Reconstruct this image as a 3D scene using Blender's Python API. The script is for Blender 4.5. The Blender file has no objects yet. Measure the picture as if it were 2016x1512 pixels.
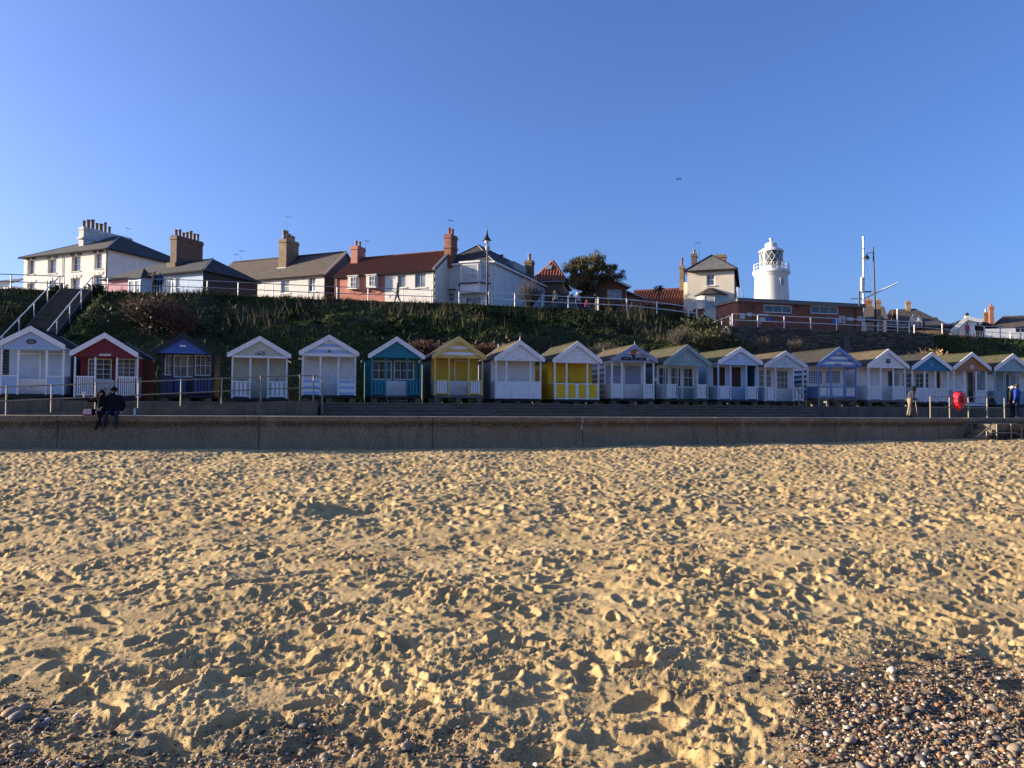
import bpy, bmesh, math, random
import numpy as np
from mathutils import Vector, Matrix
R = math.radians
random.seed(7); rng = np.random.default_rng(7)
SC = bpy.context.scene
COL = SC.collection

# ---------------------------------------------------------------- camera, sky, sun, exposure
CAM = Vector((0.0, 0.0, 1.5)); FPX = 1514.0; PITCH = R(2.16); ROLL = R(0.24)
fw = Vector((0, math.cos(PITCH), math.sin(PITCH)))
u0 = Vector((0, -math.sin(PITCH), math.cos(PITCH))); r0 = Vector((1, 0, 0))
rt = r0 * math.cos(ROLL) + u0 * math.sin(ROLL)
up = u0 * math.cos(ROLL) - r0 * math.sin(ROLL)
cd = bpy.data.cameras.new('camera'); cam = bpy.data.objects.new('camera', cd); COL.objects.link(cam)
cam.matrix_world = Matrix(((rt.x, up.x, -fw.x, CAM.x), (rt.y, up.y, -fw.y, CAM.y), (rt.z, up.z, -fw.z, CAM.z), (0, 0, 0, 1)))
cd.sensor_width = 36.0; cd.lens = 36.0 * FPX / 2016.0; cd.clip_start = 0.05; cd.clip_end = 5000
SC.camera = cam

SUN_EL = R(12.5); SAZ = Vector((-0.99, 0.10, 0)).normalized()
wd = bpy.data.worlds.new('World'); SC.world = wd; wd.use_nodes = True
nt = wd.node_tree; nt.nodes.clear()
sky = nt.nodes.new('ShaderNodeTexSky'); sky.sky_type = 'NISHITA'; sky.sun_disc = False
sky.sun_elevation = SUN_EL; sky.sun_rotation = math.atan2(SAZ.x, SAZ.y)
sky.altitude = 0; sky.air_density = 0.85; sky.dust_density = 2.6; sky.ozone_density = 4.6
bg = nt.nodes.new('ShaderNodeBackground'); bg.inputs[1].default_value = 0.100
wo = nt.nodes.new('ShaderNodeOutputWorld')
tint = nt.nodes.new('ShaderNodeMix'); tint.data_type = 'RGBA'; tint.blend_type = 'MULTIPLY'; tint.inputs[0].default_value = 1.0; tint.inputs[7].default_value = (0.97, 0.97, 1.20, 1)
nt.links.new(sky.outputs[0], tint.inputs[6]); nt.links.new(tint.outputs[2], bg.inputs[0]); nt.links.new(bg.outputs[0], wo.inputs[0])
sl = bpy.data.lights.new('sun', 'SUN'); sl.energy = 5.0; sl.angle = R(0.5); sl.color = (1.0, 0.85, 0.63)
so = bpy.data.objects.new('sun', sl); COL.objects.link(so)
sd = SAZ * math.cos(SUN_EL) + Vector((0, 0, math.sin(SUN_EL)))
so.rotation_euler = sd.to_track_quat('Z', 'Y').to_euler(); so.location = sd * 300
vs = SC.view_settings; vs.view_transform = 'Standard'; vs.look = 'None'; vs.exposure = 1.27; vs.gamma = 1.0

# ---------------------------------------------------------------- measuring helpers (pixel of the photo -> point on a real plane)
TH = R(15.8); CT, ST = math.cos(TH), math.sin(TH); O0 = Vector((0, 38.0))
def W(t, s, z): return Vector((CT * t - ST * s, 38.0 + ST * t + CT * s, z))
def ray(x, y): return fw * FPX + rt * (x - 1008.0) - up * (y - 756.0)
def at_Y(x, y, Y):
    d = ray(x, y); return CAM + d * (Y / d.y)
def at_z(x, y, z):
    d = ray(x, y); return CAM + d * ((z - CAM.z) / d.z)
def on_s(x, y, s):
    d = ray(x, y); b = Vector((-ST, CT, 0)); o = W(0, s, 0)
    p = CAM + d * ((o - CAM).dot(b) / d.dot(b))
    return (p.x * CT + (p.y - 38.0) * ST, p.z)
def ts(p): return (p.x * CT + (p.y - 38.0) * ST, -p.x * ST + (p.y - 38.0) * CT)
def lerp(a, b, f): return a + (b - a) * f

# ---------------------------------------------------------------- materials
MC = {}
def newmat(name):
    m = bpy.data.materials.new(name); m.use_nodes = True
    return m, m.node_tree, m.node_tree.nodes['Principled BSDF']
def nz(t, vec, scale, detail=5, rough=.6):
    n = t.nodes.new('ShaderNodeTexNoise'); n.inputs['Scale'].default_value = scale
    n.inputs['Detail'].default_value = detail; n.inputs['Roughness'].default_value = rough
    t.links.new(vec, n.inputs['Vector']); return n.outputs['Fac']
def ramp(t, fac, stops):
    r = t.nodes.new('ShaderNodeValToRGB'); e = r.color_ramp.elements
    while len(e) < len(stops): e.new(0.5)
    for k, (p, c) in enumerate(stops):
        e[k].position = p; e[k].color = (c[0], c[1], c[2], 1)
    t.links.new(fac, r.inputs[0]); return r.outputs[0]
def mixc(t, fac, a, b, mode='MIX'):
    m = t.nodes.new('ShaderNodeMix'); m.data_type = 'RGBA'; m.blend_type = mode
    for sock, v in ((m.inputs[0], fac), (m.inputs[6], a), (m.inputs[7], b)):
        if hasattr(v, 'is_output'): t.links.new(v, sock)
        elif isinstance(v, (int, float)): sock.default_value = v
        else: sock.default_value = (v[0], v[1], v[2], 1)
    return m.outputs[2]
def bump(t, b, fac, strength, dist=.02):
    n = t.nodes.new('ShaderNodeBump'); n.inputs['Strength'].default_value = strength; n.inputs['Distance'].default_value = dist
    t.links.new(fac, n.inputs['Height']); t.links.new(n.outputs[0], b.inputs['Normal'])
def stretched(t, vec, sc):
    mp = t.nodes.new('ShaderNodeMapping'); mp.inputs['Scale'].default_value = sc; t.links.new(vec, mp.inputs[0]); return mp.outputs[0]
def M(name, c, c2=None, scale=5.0, rough=.65, bp=.15, bs=60., metal=0., spec=.4, fine=None, lo=.38, hi=.66, streak=None):
    if name in MC: return MC[name]
    m, t, b = newmat(name)
    tc = t.nodes.new('ShaderNodeTexCoord').outputs['Object']
    if c2 is None: c2 = tuple(v * .78 for v in c)
    f = nz(t, tc, scale, 7, .65)
    col = ramp(t, f, [(lo, c2), (hi, c)])
    if fine:
        f2 = nz(t, tc, fine[0], 3, .7)
        col = mixc(t, ramp(t, f2, [(.42, (0, 0, 0)), (.62, (1, 1, 1))]), col, fine[1])
    if streak:
        f3 = nz(t, stretched(t, tc, (streak[0], streak[0], streak[0] * .12)), 1.0, 5, .65)
        col = mixc(t, ramp(t, f3, [(streak[2], (0, 0, 0)), (streak[2] + .16, (.75, .75, .75))]), col, streak[1])
    t.links.new(col, b.inputs['Base Color'])
    b.inputs['Roughness'].default_value = rough; b.inputs['Metallic'].default_value = metal
    b.inputs['Specular IOR Level'].default_value = spec
    if bp: bump(t, b, nz(t, tc, bs, 4, .7), bp)
    MC[name] = m; return m
def paint(c, rough=.5):
    n = 'paint_%02x%02x%02x' % tuple(int(max(0, min(1, v)) * 255) for v in c)
    if n in MC: return MC[n]
    return M(n, c, tuple(v * .8 + .01 for v in c), scale=3.5, rough=rough, bp=.12, bs=35, spec=.3, fine=(22., tuple(v * .86 + .005 for v in c)), streak=(7., tuple(v * .68 + .02 for v in c), .54))
def brickmat(name, c1, c2, mortar, bw=.225, bh=.075, msize=.012, bp=.5, offs=.5, rough=.85):
    if name in MC: return MC[name]
    m, t, b = newmat(name)
    tc = t.nodes.new('ShaderNodeTexCoord').outputs['Object']
    sp = t.nodes.new('ShaderNodeSeparateXYZ'); t.links.new(tc, sp.inputs[0])
    ad = t.nodes.new('ShaderNodeMath'); t.links.new(sp.outputs[0], ad.inputs[0]); t.links.new(sp.outputs[1], ad.inputs[1])
    cb = t.nodes.new('ShaderNodeCombineXYZ'); t.links.new(ad.outputs[0], cb.inputs[0]); t.links.new(sp.outputs[2], cb.inputs[1])
    br = t.nodes.new('ShaderNodeTexBrick'); t.links.new(cb.outputs[0], br.inputs['Vector'])
    br.inputs['Scale'].default_value = 1.0; br.inputs['Brick Width'].default_value = bw; br.inputs['Row Height'].default_value = bh
    br.inputs['Mortar Size'].default_value = msize; br.offset = offs
    br.inputs['Color1'].default_value = (*c1, 1); br.inputs['Color2'].default_value = (*c2, 1); br.inputs['Mortar'].default_value = (*mortar, 1)
    col = mixc(t, .55, br.outputs['Color'], ramp(t, nz(t, tc, 2.2, 7, .7), [(.3, tuple(v * .55 for v in c2)), (.7, tuple(min(1, v * 1.35) for v in c1))]))
    t.links.new(col, b.inputs['Base Color']); b.inputs['Roughness'].default_value = rough
    iv = t.nodes.new('ShaderNodeMath'); iv.operation = 'SUBTRACT'; iv.inputs[0].default_value = 1
    t.links.new(br.outputs['Fac'], iv.inputs[1]); bump(t, b, iv.outputs[0], bp, .012)
    MC[name] = m; return m
def attrmat(name, attr='col', rough=.8, spec=.2, sub=0, bp=0, bs=80):
    if name in MC: return MC[name]
    m, t, b = newmat(name)
    a = t.nodes.new('ShaderNodeAttribute'); a.attribute_name = attr
    t.links.new(a.outputs['Color'], b.inputs['Base Color'])
    b.inputs['Roughness'].default_value = rough; b.inputs['Specular IOR Level'].default_value = spec
    if bp:
        tc = t.nodes.new('ShaderNodeTexCoord').outputs['Object']; bump(t, b, nz(t, tc, bs, 4, .7), bp)
    MC[name] = m; return m
def glassmat(name, c=(.03, .036, .042), rough=.08, curtain_sky=None):
    if name in MC: return MC[name]
    m, t, b = newmat(name)
    tc = t.nodes.new('ShaderNodeTexCoord').outputs['Object']
    f = nz(t, tc, 1.6, 3)
    t.links.new(ramp(t, f, [(.4, c), (.62, curtain_sky or tuple(v * 1.8 for v in c))]), b.inputs['Base Color'])
    b.inputs['Roughness'].default_value = rough; b.inputs['Specular IOR Level'].default_value = .45
    MC[name] = m; return m

WHITE = (.86, .85, .81)
WH = paint(WHITE); CREAMW = paint((.76, .72, .63))
GLASS = glassmat('window_glass'); GLASSL = glassmat('curtained_glass', (.09, .088, .08), .12, (.24, .225, .2))
FELT = M('roof_felt', (.095, .085, .05), (.05, .048, .032), scale=2.2, rough=.95, bp=.4, bs=90, spec=.1, fine=(14., (.07, .066, .04)))
FELT2 = M('roof_felt_brown', (.125, .10, .066), (.075, .06, .042), scale=2.2, rough=.95, bp=.4, bs=90, spec=.1)
FELT3 = M('roof_felt_dark', (.055, .052, .044), (.032, .031, .028), scale=2.2, rough=.95, bp=.4, bs=90, spec=.1)  # darker felt: shade on the left huts' roofs is put into the colour
TARRED = M('tarred_wood', (.02, .02, .022), (.012, .012, .014), scale=6, rough=.7, bp=.3)
GREYWOOD = M('weathered_wood', (.17, .155, .13), (.09, .08, .07), scale=5, rough=.9, bp=.4)
CONC = M('concrete', (.22, .18, .135), (.125, .10, .075), scale=1.4, rough=.92, bp=.5, bs=28, fine=(38., (.10, .08, .06)), spec=.2, streak=(3., (.085, .075, .055), .5))
STEEL = M('galvanised_steel', (.55, .54, .52), (.42, .42, .41), scale=8, rough=.38, bp=.05, metal=.75, spec=.5)
IRON = M('black_iron', (.015, .015, .017), rough=.45, bp=.05)
SLATE = brickmat('slate', (.05, .046, .042), (.03, .028, .027), (.02, .02, .02), .3, .16, .006, .5)
SLATEB = brickmat('brown_slate', (.12, .085, .06), (.06, .048, .04), (.03, .028, .025), .3, .14, .006, .6)
BRICK = brickmat('red_brick', (.30, .10, .055), (.17, .06, .04), (.22, .17, .13))
BRICKD = brickmat('brown_brick', (.17, .10, .065), (.085, .055, .04), (.15, .125, .1))
BRICKT = brickmat('tan_brick', (.30, .19, .10), (.17, .11, .065), (.22, .18, .13))
PANT = M('clay_pantile', (.22, .062, .032), (.10, .034, .022), scale=2.5, rough=.85, bp=.3, fine=(9., (.17, .06, .035)))
PANTO = M('orange_pantile', (.48, .15, .065), (.26, .085, .045), scale=2.5, rough=.85, bp=.3, fine=(9., (.3, .10, .05)))
RENDERW = M('white_render', (.82, .78, .72), (.66, .61, .55), scale=1.3, rough=.9, bp=.35, bs=22, fine=(7., (.72, .67, .61)), spec=.2, streak=(2.2, (.55, .5, .44), .58))
POT = M('chimney_pot_clay', (.33, .24, .16), (.2, .14, .1), scale=6, rough=.85)
POTR = M('red_chimney_pot', (.32, .10, .06), (.2, .07, .05), scale=6, rough=.85)

# ---------------------------------------------------------------- mesh builder
class MB:
    def __init__(self): self.v = []; self.f = []; self.sm = []
    def add(self, vs, fs, smooth=False):
        o = len(self.v); self.v += [tuple(p) for p in vs]
        for f in fs: self.f.append(tuple(i + o for i in f)); self.sm.append(smooth)
        return self
    def box(self, x0, x1, y0, y1, z0, z1):
        return self.add([(x0, y0, z0), (x1, y0, z0), (x1, y1, z0), (x0, y1, z0), (x0, y0, z1), (x1, y0, z1), (x1, y1, z1), (x0, y1, z1)],
                        [(0, 3, 2, 1), (4, 5, 6, 7), (0, 1, 5, 4), (1, 2, 6, 5), (2, 3, 7, 6), (3, 0, 4, 7)])
    def prism(self, poly, ext):
        ext = Vector(ext); n = len(poly); P = [Vector(p) for p in poly]
        nrm = Vector((0, 0, 0))
        for i in range(n): nrm += P[i].cross(P[(i + 1) % n])
        if nrm.dot(ext) > 0: P = P[::-1]
        Q = [p + ext for p in P]
        fs = [tuple(range(n)), tuple(range(2 * n - 1, n - 1, -1))]
        for i in range(n):
            j = (i + 1) % n; fs.append((j, i, n + i, n + j))
        return self.add(P + Q, fs)
    def bar(self, p, q, w, h=None):
        h = h or w; p = Vector(p); q = Vector(q); d = (q - p).normalized()
        a = d.cross(Vector((0, 0, 1)))
        a = Vector((1, 0, 0)) if a.length < 1e-4 else a.normalized()
        b = a.cross(d)
        a = a * (w / 2); b = b * (h / 2)
        return self.prism([p - a - b, p + a - b, p + a + b, p - a + b], q - p)
    def tube(self, path, r, n=8, cap=True, smooth=True):
        P = [Vector(p) for p in path]; rs = r if isinstance(r, (list, tuple)) else [r] * len(P)
        vs = []; ref = None
        for i, p in enumerate(P):
            d = (P[min(i + 1, len(P) - 1)] - P[max(i - 1, 0)]).normalized()
            a = d.cross(Vector((0, 0, 1)))
            if a.length < 1e-3: a = d.cross(Vector((1, 0, 0)))
            a.normalize()
            if ref is not None and a.dot(ref) < 0: a = -a
            ref = a; b = a.cross(d)
            for k in range(n):
                an = 2 * math.pi * k / n; vs.append(p + (a * math.cos(an) + b * math.sin(an)) * rs[i])
        fs = []
        for i in range(len(P) - 1):
            for k in range(n):
                k2 = (k + 1) % n; fs.append((i * n + k, (i + 1) * n + k, (i + 1) * n + k2, i * n + k2))
        self.add(vs, fs, smooth)
        if cap:
            self.add(vs[:n], [tuple(range(n))]); self.add(vs[-n:], [tuple(range(n - 1, -1, -1))])
        return self
    def lathe(self, prof, c=(0, 0, 0), n=24, smooth=True):
        vs = []; fs = []; m = len(prof)
        for k in range(n):
            a = 2 * math.pi * k / n
            for r, z in prof: vs.append((c[0] + r * math.cos(a), c[1] + r * math.sin(a), c[2] + z))
        for k in range(n):
            k2 = (k + 1) % n
            for i in range(m - 1): fs.append((k * m + i, k2 * m + i, k2 * m + i + 1, k * m + i + 1))
        return self.add(vs, fs, smooth)
    def ball(self, c, rx, ry, rz, n=12, m=8):
        vs = []; fs = []
        for i in range(m + 1):
            th = math.pi * i / m
            for k in range(n):
                a = 2 * math.pi * k / n
                vs.append((c[0] + rx * math.sin(th) * math.cos(a), c[1] + ry * math.sin(th) * math.sin(a), c[2] + rz * math.cos(th)))
        for i in range(m):
            for k in range(n):
                k2 = (k + 1) % n; fs.append((i * n + k, (i + 1) * n + k, (i + 1) * n + k2, i * n + k2))
        return self.add(vs, fs, True)
    def quad(self, a, b, c, d): return self.add([a, b, c, d], [(0, 1, 2, 3)])
    def build(self, name, mat, parent=None):
        me = bpy.data.meshes.new(name); me.from_pydata(self.v, [], self.f)
        if any(self.sm): me.polygons.foreach_set('use_smooth', self.sm)
        if mat is not None: me.materials.append(mat)
        o = bpy.data.objects.new(name, me); COL.objects.link(o)
        if parent is not None: o.parent = parent
        return o
def tag(o, label=None, cat=None, group=None, kind=None):
    if label: o['label'] = label
    if cat: o['category'] = cat
    if group: o['group'] = group
    if kind: o['kind'] = kind
    return o
def thing(name, label, cat, loc=(0, 0, 0), rz=0, group=None):
    o = bpy.data.objects.new(name, None); COL.objects.link(o); o.empty_display_size = .2
    o.location = loc; o.rotation_euler = (0, 0, rz); return tag(o, label, cat, group)
def npmesh(name, V, F, mat, parent=None, smooth=False, col=None, attr='col'):
    V = np.ascontiguousarray(V, dtype=np.float32); F = np.ascontiguousarray(F, dtype=np.int32); k = F.shape[1]
    me = bpy.data.meshes.new(name); me.vertices.add(len(V)); me.vertices.foreach_set('co', V.ravel())
    me.loops.add(F.size); me.loops.foreach_set('vertex_index', F.ravel())
    me.polygons.add(len(F)); me.polygons.foreach_set('loop_start', np.arange(0, F.size, k, dtype=np.int32))
    me.update(calc_edges=True)
    if smooth: me.polygons.foreach_set('use_smooth', np.ones(len(F), dtype=bool))
    if col is not None:
        a = me.attributes.new(attr, 'FLOAT_COLOR', 'POINT'); c4 = np.ones((len(V), 4), dtype=np.float32); c4[:, :3] = col
        a.data.foreach_set('color', c4.ravel())
    me.materials.append(mat); o = bpy.data.objects.new(name, me); COL.objects.link(o)
    if parent is not None: o.parent = parent
    return o
def hash2(ix, iy, seed):
    h = (ix.astype(np.int64) * 374761393 + iy.astype(np.int64) * 668265263 + seed * 1274126177) & 0xffffffff
    h = ((h ^ (h >> 13)) * 1274126177) & 0xffffffff
    return ((h ^ (h >> 16)) & 0xffffff).astype(np.float32) / 16777215.0
def vnoise(x, y, seed=0):
    ix = np.floor(x); iy = np.floor(y); fx = x - ix; fy = y - iy
    fx = fx * fx * fx * (fx * (fx * 6 - 15) + 10); fy = fy * fy * fy * (fy * (fy * 6 - 15) + 10)
    a = hash2(ix, iy, seed); b = hash2(ix + 1, iy, seed); c = hash2(ix, iy + 1, seed); d = hash2(ix + 1, iy + 1, seed)
    return (a * (1 - fx) + b * fx) * (1 - fy) + (c * (1 - fx) + d * fx) * fy - .5
def pnoise(x, y, seed=0):
    ix = np.floor(x); iy = np.floor(y); fx = x - ix; fy = y - iy; r = 0
    u = fx * fx * fx * (fx * (fx * 6 - 15) + 10); v = fy * fy * fy * (fy * (fy * 6 - 15) + 10); c = []
    for dx, dy in ((0, 0), (1, 0), (0, 1), (1, 1)):
        h = hash2(ix + dx, iy + dy, seed) * 6.2831853; c.append(np.cos(h) * (fx - dx) + np.sin(h) * (fy - dy))
    return (c[0] * (1 - u) + c[1] * u) * (1 - v) + (c[2] * (1 - u) + c[3] * u) * v
# ================================================================ THE BEACH
PROM = 1.35; TERR = 1.92; S_WALL = -6.73; S_TER = -1.35
def stamp(G, x0, y0, res, n, lmin, lmax, dmin, dmax, seed):
    r = np.random.default_rng(seed); H, Wd = G.shape
    for k in range(n):
        cx = r.uniform(x0, x0 + Wd * res); cy = r.uniform(y0, y0 + H * res)
        if abs(cx) > cy * .78 + 1.5 or cy > 33 + .29 * cx: continue
        L = r.uniform(lmin, lmax); Wf = L * r.uniform(.36, .55); an = r.normal(.35, .9); d = r.uniform(dmin, dmax)
        ext = L * 1.15; i0 = max(0, int((cx - ext - x0) / res)); i1 = min(Wd, int((cx + ext - x0) / res) + 1)
        j0 = max(0, int((cy - ext - y0) / res)); j1 = min(H, int((cy + ext - y0) / res) + 1)
        if i1 - i0 < 2 or j1 - j0 < 2: continue
        X, Y = np.meshgrid(x0 + np.arange(i0, i1) * res - cx, y0 + np.arange(j0, j1) * res - cy)
        c, s = math.cos(an), math.sin(an); u = (X * c + Y * s) / (L * .55); v = (-X * s + Y * c) / (Wf * .55)
        q = np.sqrt(u * u + v * v + .25 * np.abs(u * v))
        dent = -d * np.clip(1.25 - q * q, 0, 1) ** .6 * (q < 1.12)
        rim = d * .34 * np.exp(-((q - 1.28) / .23) ** 2) * (1 + .5 * u * r.choice([-1, 1]))
        P = G[j0:j1, i0:i1]; w = np.clip((1.15 - q) * 6, 0, 1)
        G[j0:j1, i0:i1] = P * (1 - .72 * w) + dent + rim
NX0, NY0, NR = -7.0, 1.4, .0125
GN = np.zeros((int(8.8 / NR), int(14 / NR)), dtype=np.float32)
stamp(GN, NX0, NY0, NR, 1500, .16, .29, .014, .04, 3); stamp(GN, NX0, NY0, NR, 4200, .05, .12, .007, .022, 4)
FX0, FY0, FR = -32.0, 9.4, .04
GF = np.zeros((int(34 / FR), int(68 / FR)), dtype=np.float32)
stamp(GF, FX0, FY0, FR, 62000, .15, .29, .02, .05, 5)
def sample(G, x0, y0, res, x, y):
    H, Wd = G.shape; u = np.clip((x - x0) / res, 0, Wd - 2); v = np.clip((y - y0) / res, 0, H - 2)
    i = u.astype(int); j = v.astype(int); fu = u - i; fv = v - j
    g = (G[j, i] * (1 - fu) + G[j, i + 1] * fu) * (1 - fv) + (G[j + 1, i] * (1 - fu) + G[j + 1, i + 1] * fu) * fv
    inside = (x > x0) & (x < x0 + (Wd - 2) * res) & (y > y0) & (y < y0 + (H - 2) * res)
    return g * inside
WT = [on_s(x, y, S_WALL) for x, y in ((-300, 884), (100, 884), (600, 885), (900, 885), (1100, 882), (1370, 875), (1700, 869), (1900, 864), (2016, 859), (2400, 850))]
def sand_base(x, y):
    t = x * CT + (y - 38) * ST; s = -x * ST + (y - 38) * CT
    zb = np.interp(t, [w[0] for w in WT], [w[1] for w in WT])
    f = np.clip((s + 34) / 27.0, 0, 1); f = f * f * (3 - 2 * f)
    return zb * f
def gravel_mask(x, y):
    n = vnoise(x * 1.1, y * 1.1, 31) * .9 + vnoise(x * 3.2, y * 3.2, 32) * .55 + vnoise(x * 8, y * 8, 33) * .3
    edge = np.interp(x, [-6, -2.6, -1.7, -1.05, -.6, .3, .75, 1.2, 1.75, 2.4, 3.4, 6], [4.1, 3.9, 3.8, 3.66, 3.42, 3.15, 3.45, 3.85, 4.25, 4.5, 4.55, 4.7])
    return np.clip((edge - y + n * 1.25) / 1.5 + .42, 0, 1)
def sand_z(x, y):
    z = sand_base(x, y)
    z = z + .10 * pnoise(x * .28, y * .28, 1) + .07 * pnoise(x * .8, y * .8, 2)
    near = np.clip((11.0 - y) / 2.5, 0, 1)
    g = gravel_mask(x, y)
    fp = sample(GN, NX0, NY0, NR, x, y) * near + sample(GF, FX0, FY0, FR, x, y) * np.clip((y - 9.4) / 1.2, 0, 1)
    z = z + fp * (1 - .75 * g) * 1.0
    rough = np.clip(.9 + 1.6 * pnoise(x * .9 + 7, y * .9, 11) + 1.0 * pnoise(x * 2.7, y * 2.7, 18), .45, 1.6) * (1 - .5 * g)
    wx = pnoise(x * 5, y * 5, 19) * .10; wy = pnoise(x * 5, y * 5, 20) * .10
    z = z + rough * (.030 * pnoise((x + wx) * 2.6, (y + wy) * 3.4, 12) + .010 * (.3 - np.abs(pnoise((x + wx) * 6.5, (y + wy) * 6.5, 13)) * 2))
    z = z + rough * (.014 * pnoise((x + wx) * 12, (y + wy) * 12, 14) + .0095 * (np.abs(pnoise((x + wx) * 21, (y + wy) * 21, 15)) * 2 - .3))
    fine = np.clip((10 - y) / 5, 0, 1)
    z = z + fine * rough * (.0075 * (2 * np.abs(pnoise(x * 38, y * 38, 16)) - .3) + .0055 * pnoise(x * 80, y * 80, 17))
    # a low mound of dug sand
    mx, my = MOUND
    q2 = ((x - mx) / .62) ** 2 + ((y - my) / .45) ** 2
    z = z + .12 * np.exp(-q2 * 1.5) * (1 + 1.1 * pnoise(x * 5, y * 5, 21) + .8 * pnoise(x * 13, y * 13, 22))
    return z
mp = at_z(588, 1000, .08); MOUND = (mp.x, mp.y)
ys = [1.3]
while ys[-1] < 45: ys.append(ys[-1] + max(.0085, .0031 * ys[-1] ** 1.28))
ys = np.array(ys); nu = 1120; us = np.linspace(-1.0, 1.0, nu)
Yg, Ug = np.meshgrid(ys, us, indexing='ij'); Xg = Ug * (Yg * .90 + .9)
Zg = sand_z(Xg.ravel(), Yg.ravel()).reshape(Xg.shape)
nr = len(ys); idx = np.arange(nr * nu).reshape(nr, nu)
F = np.stack([idx[:-1, :-1], idx[:-1, 1:], idx[1:, 1:], idx[1:, :-1]], -1).reshape(-1, 4)
m, t, b = newmat('beach_sand')
tcw = t.nodes.new('ShaderNodeTexCoord').outputs['Object']
c1 = ramp(t, nz(t, tcw, .9, 8, .65), [(.33, (.42, .285, .125)), (.52, (.52, .365, .165)), (.7, (.60, .44, .215))])
red = ramp(t, nz(t, tcw, 2.3, 5, .6), [(.64, (0, 0, 0)), (.74, (1, 1, 1))])
c1 = mixc(t, red, c1, (.33, .19, .10))
c1 = mixc(t, ramp(t, nz(t, tcw, 160, 2, .6), [(.36, (1, 1, 1)), (.44, (0, 0, 0))]), c1, (.22, .15, .085))
ga = t.nodes.new('ShaderNodeAttribute'); ga.attribute_name = 'gravel'
c1 = mixc(t, ga.outputs['Fac'], c1, ramp(t, nz(t, tcw, 90, 3, .7), [(.4, (.07, .05, .03)), (.6, (.30, .21, .11))]))
t.links.new(c1, b.inputs['Base Color']); b.inputs['Roughness'].default_value = .95; b.inputs['Specular IOR Level'].default_value = .15
bump(t, b, nz(t, tcw, 120, 5, .75), .55, .012)
SAND = m
GM = gravel_mask(Xg.ravel(), Yg.ravel())
sand = npmesh('sand', np.stack([Xg.ravel(), Yg.ravel(), Zg.ravel()], -1), F, SAND, smooth=True, col=np.repeat(GM[:, None], 3, 1), attr='gravel')
tag(sand, 'trampled yellow beach sand', None, kind='structure')
# the rest of the beach, coarser and just below, to both sides and behind the viewer
xs2 = np.linspace(-260, 260, 131); ys2 = np.linspace(-25, 120, 60)
Y2, X2 = np.meshgrid(ys2, xs2, indexing='ij'); Z2 = sand_base(X2, Y2) - .3 + .03 * vnoise(X2, Y2, 9)
i2 = np.arange(X2.size).reshape(X2.shape)
F2 = np.stack([i2[:-1, :-1], i2[:-1, 1:], i2[1:, 1:], i2[1:, :-1]], -1).reshape(-1, 4)
tag(npmesh('beach', np.stack([X2.ravel(), Y2.ravel(), Z2.ravel()], -1), F2, SAND, smooth=True, col=np.zeros((X2.size, 3)), attr='gravel'), None, None, kind='structure')

# ---------------------------------------------------------------- shingle
def ico(sub):
    bm = bmesh.new(); bmesh.ops.create_icosphere(bm, subdivisions=sub, radius=1)
    V = np.array([v.co[:] for v in bm.verts]); Fq = np.array([[v.index for v in f.verts] for f in bm.faces]); bm.free(); return V, Fq
IV1, IF1 = ico(1); IV2, IF2 = ico(2)
PEBC = np.array([(.27, .19, .11), (.15, .10, .065), (.075, .06, .048), (.045, .038, .034), (.36, .18, .07), (.23, .10, .045), (.42, .33, .22), (.58, .51, .41), (.19, .155, .12), (.30, .22, .145)])
PEBP = np.array([.17, .16, .14, .1, .08, .06, .09, .05, .1, .05])
def pebbles(n, smin, smax, V0, F0, seed, ymax=5.2, lift=.25, pw=1.6, sparse=0.):
    r = np.random.default_rng(seed); Vs = []; Fs = []; Cs = []; off = 0; got = 0
    x = r.uniform(-3.6, 4.4, n * 6); y = r.uniform(2.7, ymax, n * 6)
    keep = (np.abs(x) < y * .78 + .5) & (r.random(n * 6) < np.clip(gravel_mask(x, y) ** 2.2 + sparse, 0, 1))
    x = x[keep][:n]; y = y[keep][:n]; z = sand_z(x, y); m_ = len(x)
    s = smin + (smax - smin) * r.random(m_) ** pw * r.random(m_) ** .5
    sc = np.stack([s * r.uniform(.8, 1.25, m_), s * r.uniform(.55, .95, m_), s * r.uniform(.35, .65, m_)], -1)
    an = r.uniform(0, 6.28, m_); tl = r.normal(0, .35, m_); ca, sa, cb_, sb = np.cos(an), np.sin(an), np.cos(tl), np.sin(tl)
    P = V0[None] * (1 + .12 * r.normal(size=(m_, len(V0), 1)) * (len(V0) < 30) + .05 * r.normal(size=(m_, len(V0), 1))) * sc[:, None]
    X = P[..., 0] * cb_[:, None] - P[..., 2] * sb[:, None]; Z = P[..., 0] * sb[:, None] + P[..., 2] * cb_[:, None]; Yv = P[..., 1]
    XX = X * ca[:, None] - Yv * sa[:, None]; YY = X * sa[:, None] + Yv * ca[:, None]
    V = np.stack([XX + x[:, None], YY + y[:, None], Z + (z + sc[:, 2] * lift)[:, None]], -1)
    Fq = F0[None] + (np.arange(m_) * len(V0))[:, None, None]
    C = PEBC[r.choice(len(PEBC), m_, p=PEBP)] * r.uniform(.75, 1.25, (m_, 1))
    return V.reshape(-1, 3), Fq.reshape(-1, 3), np.repeat(C, len(V0), 0)
PEB = attrmat('pebble', 'col', .72, .25, bp=.15, bs=150)
Va, Fa, Ca = pebbles(26000, .0045, .011, IV1, IF1, 51, lift=.4, pw=.9, sparse=.02)
Vb, Fb, Cb = pebbles(5500, .009, .020, IV2, IF2, 52, lift=.65, pw=1.1)
sh = npmesh('shingle', np.concatenate([Va, Vb]), np.concatenate([Fa, Fb + len(Va)]), PEB, smooth=True, col=np.concatenate([Ca, Cb]))
tag(sh, 'dark mixed shingle lying along the near edge of the sand', 'shingle', kind='stuff')
pm, pt, pb = newmat('large_pebble')
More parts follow.
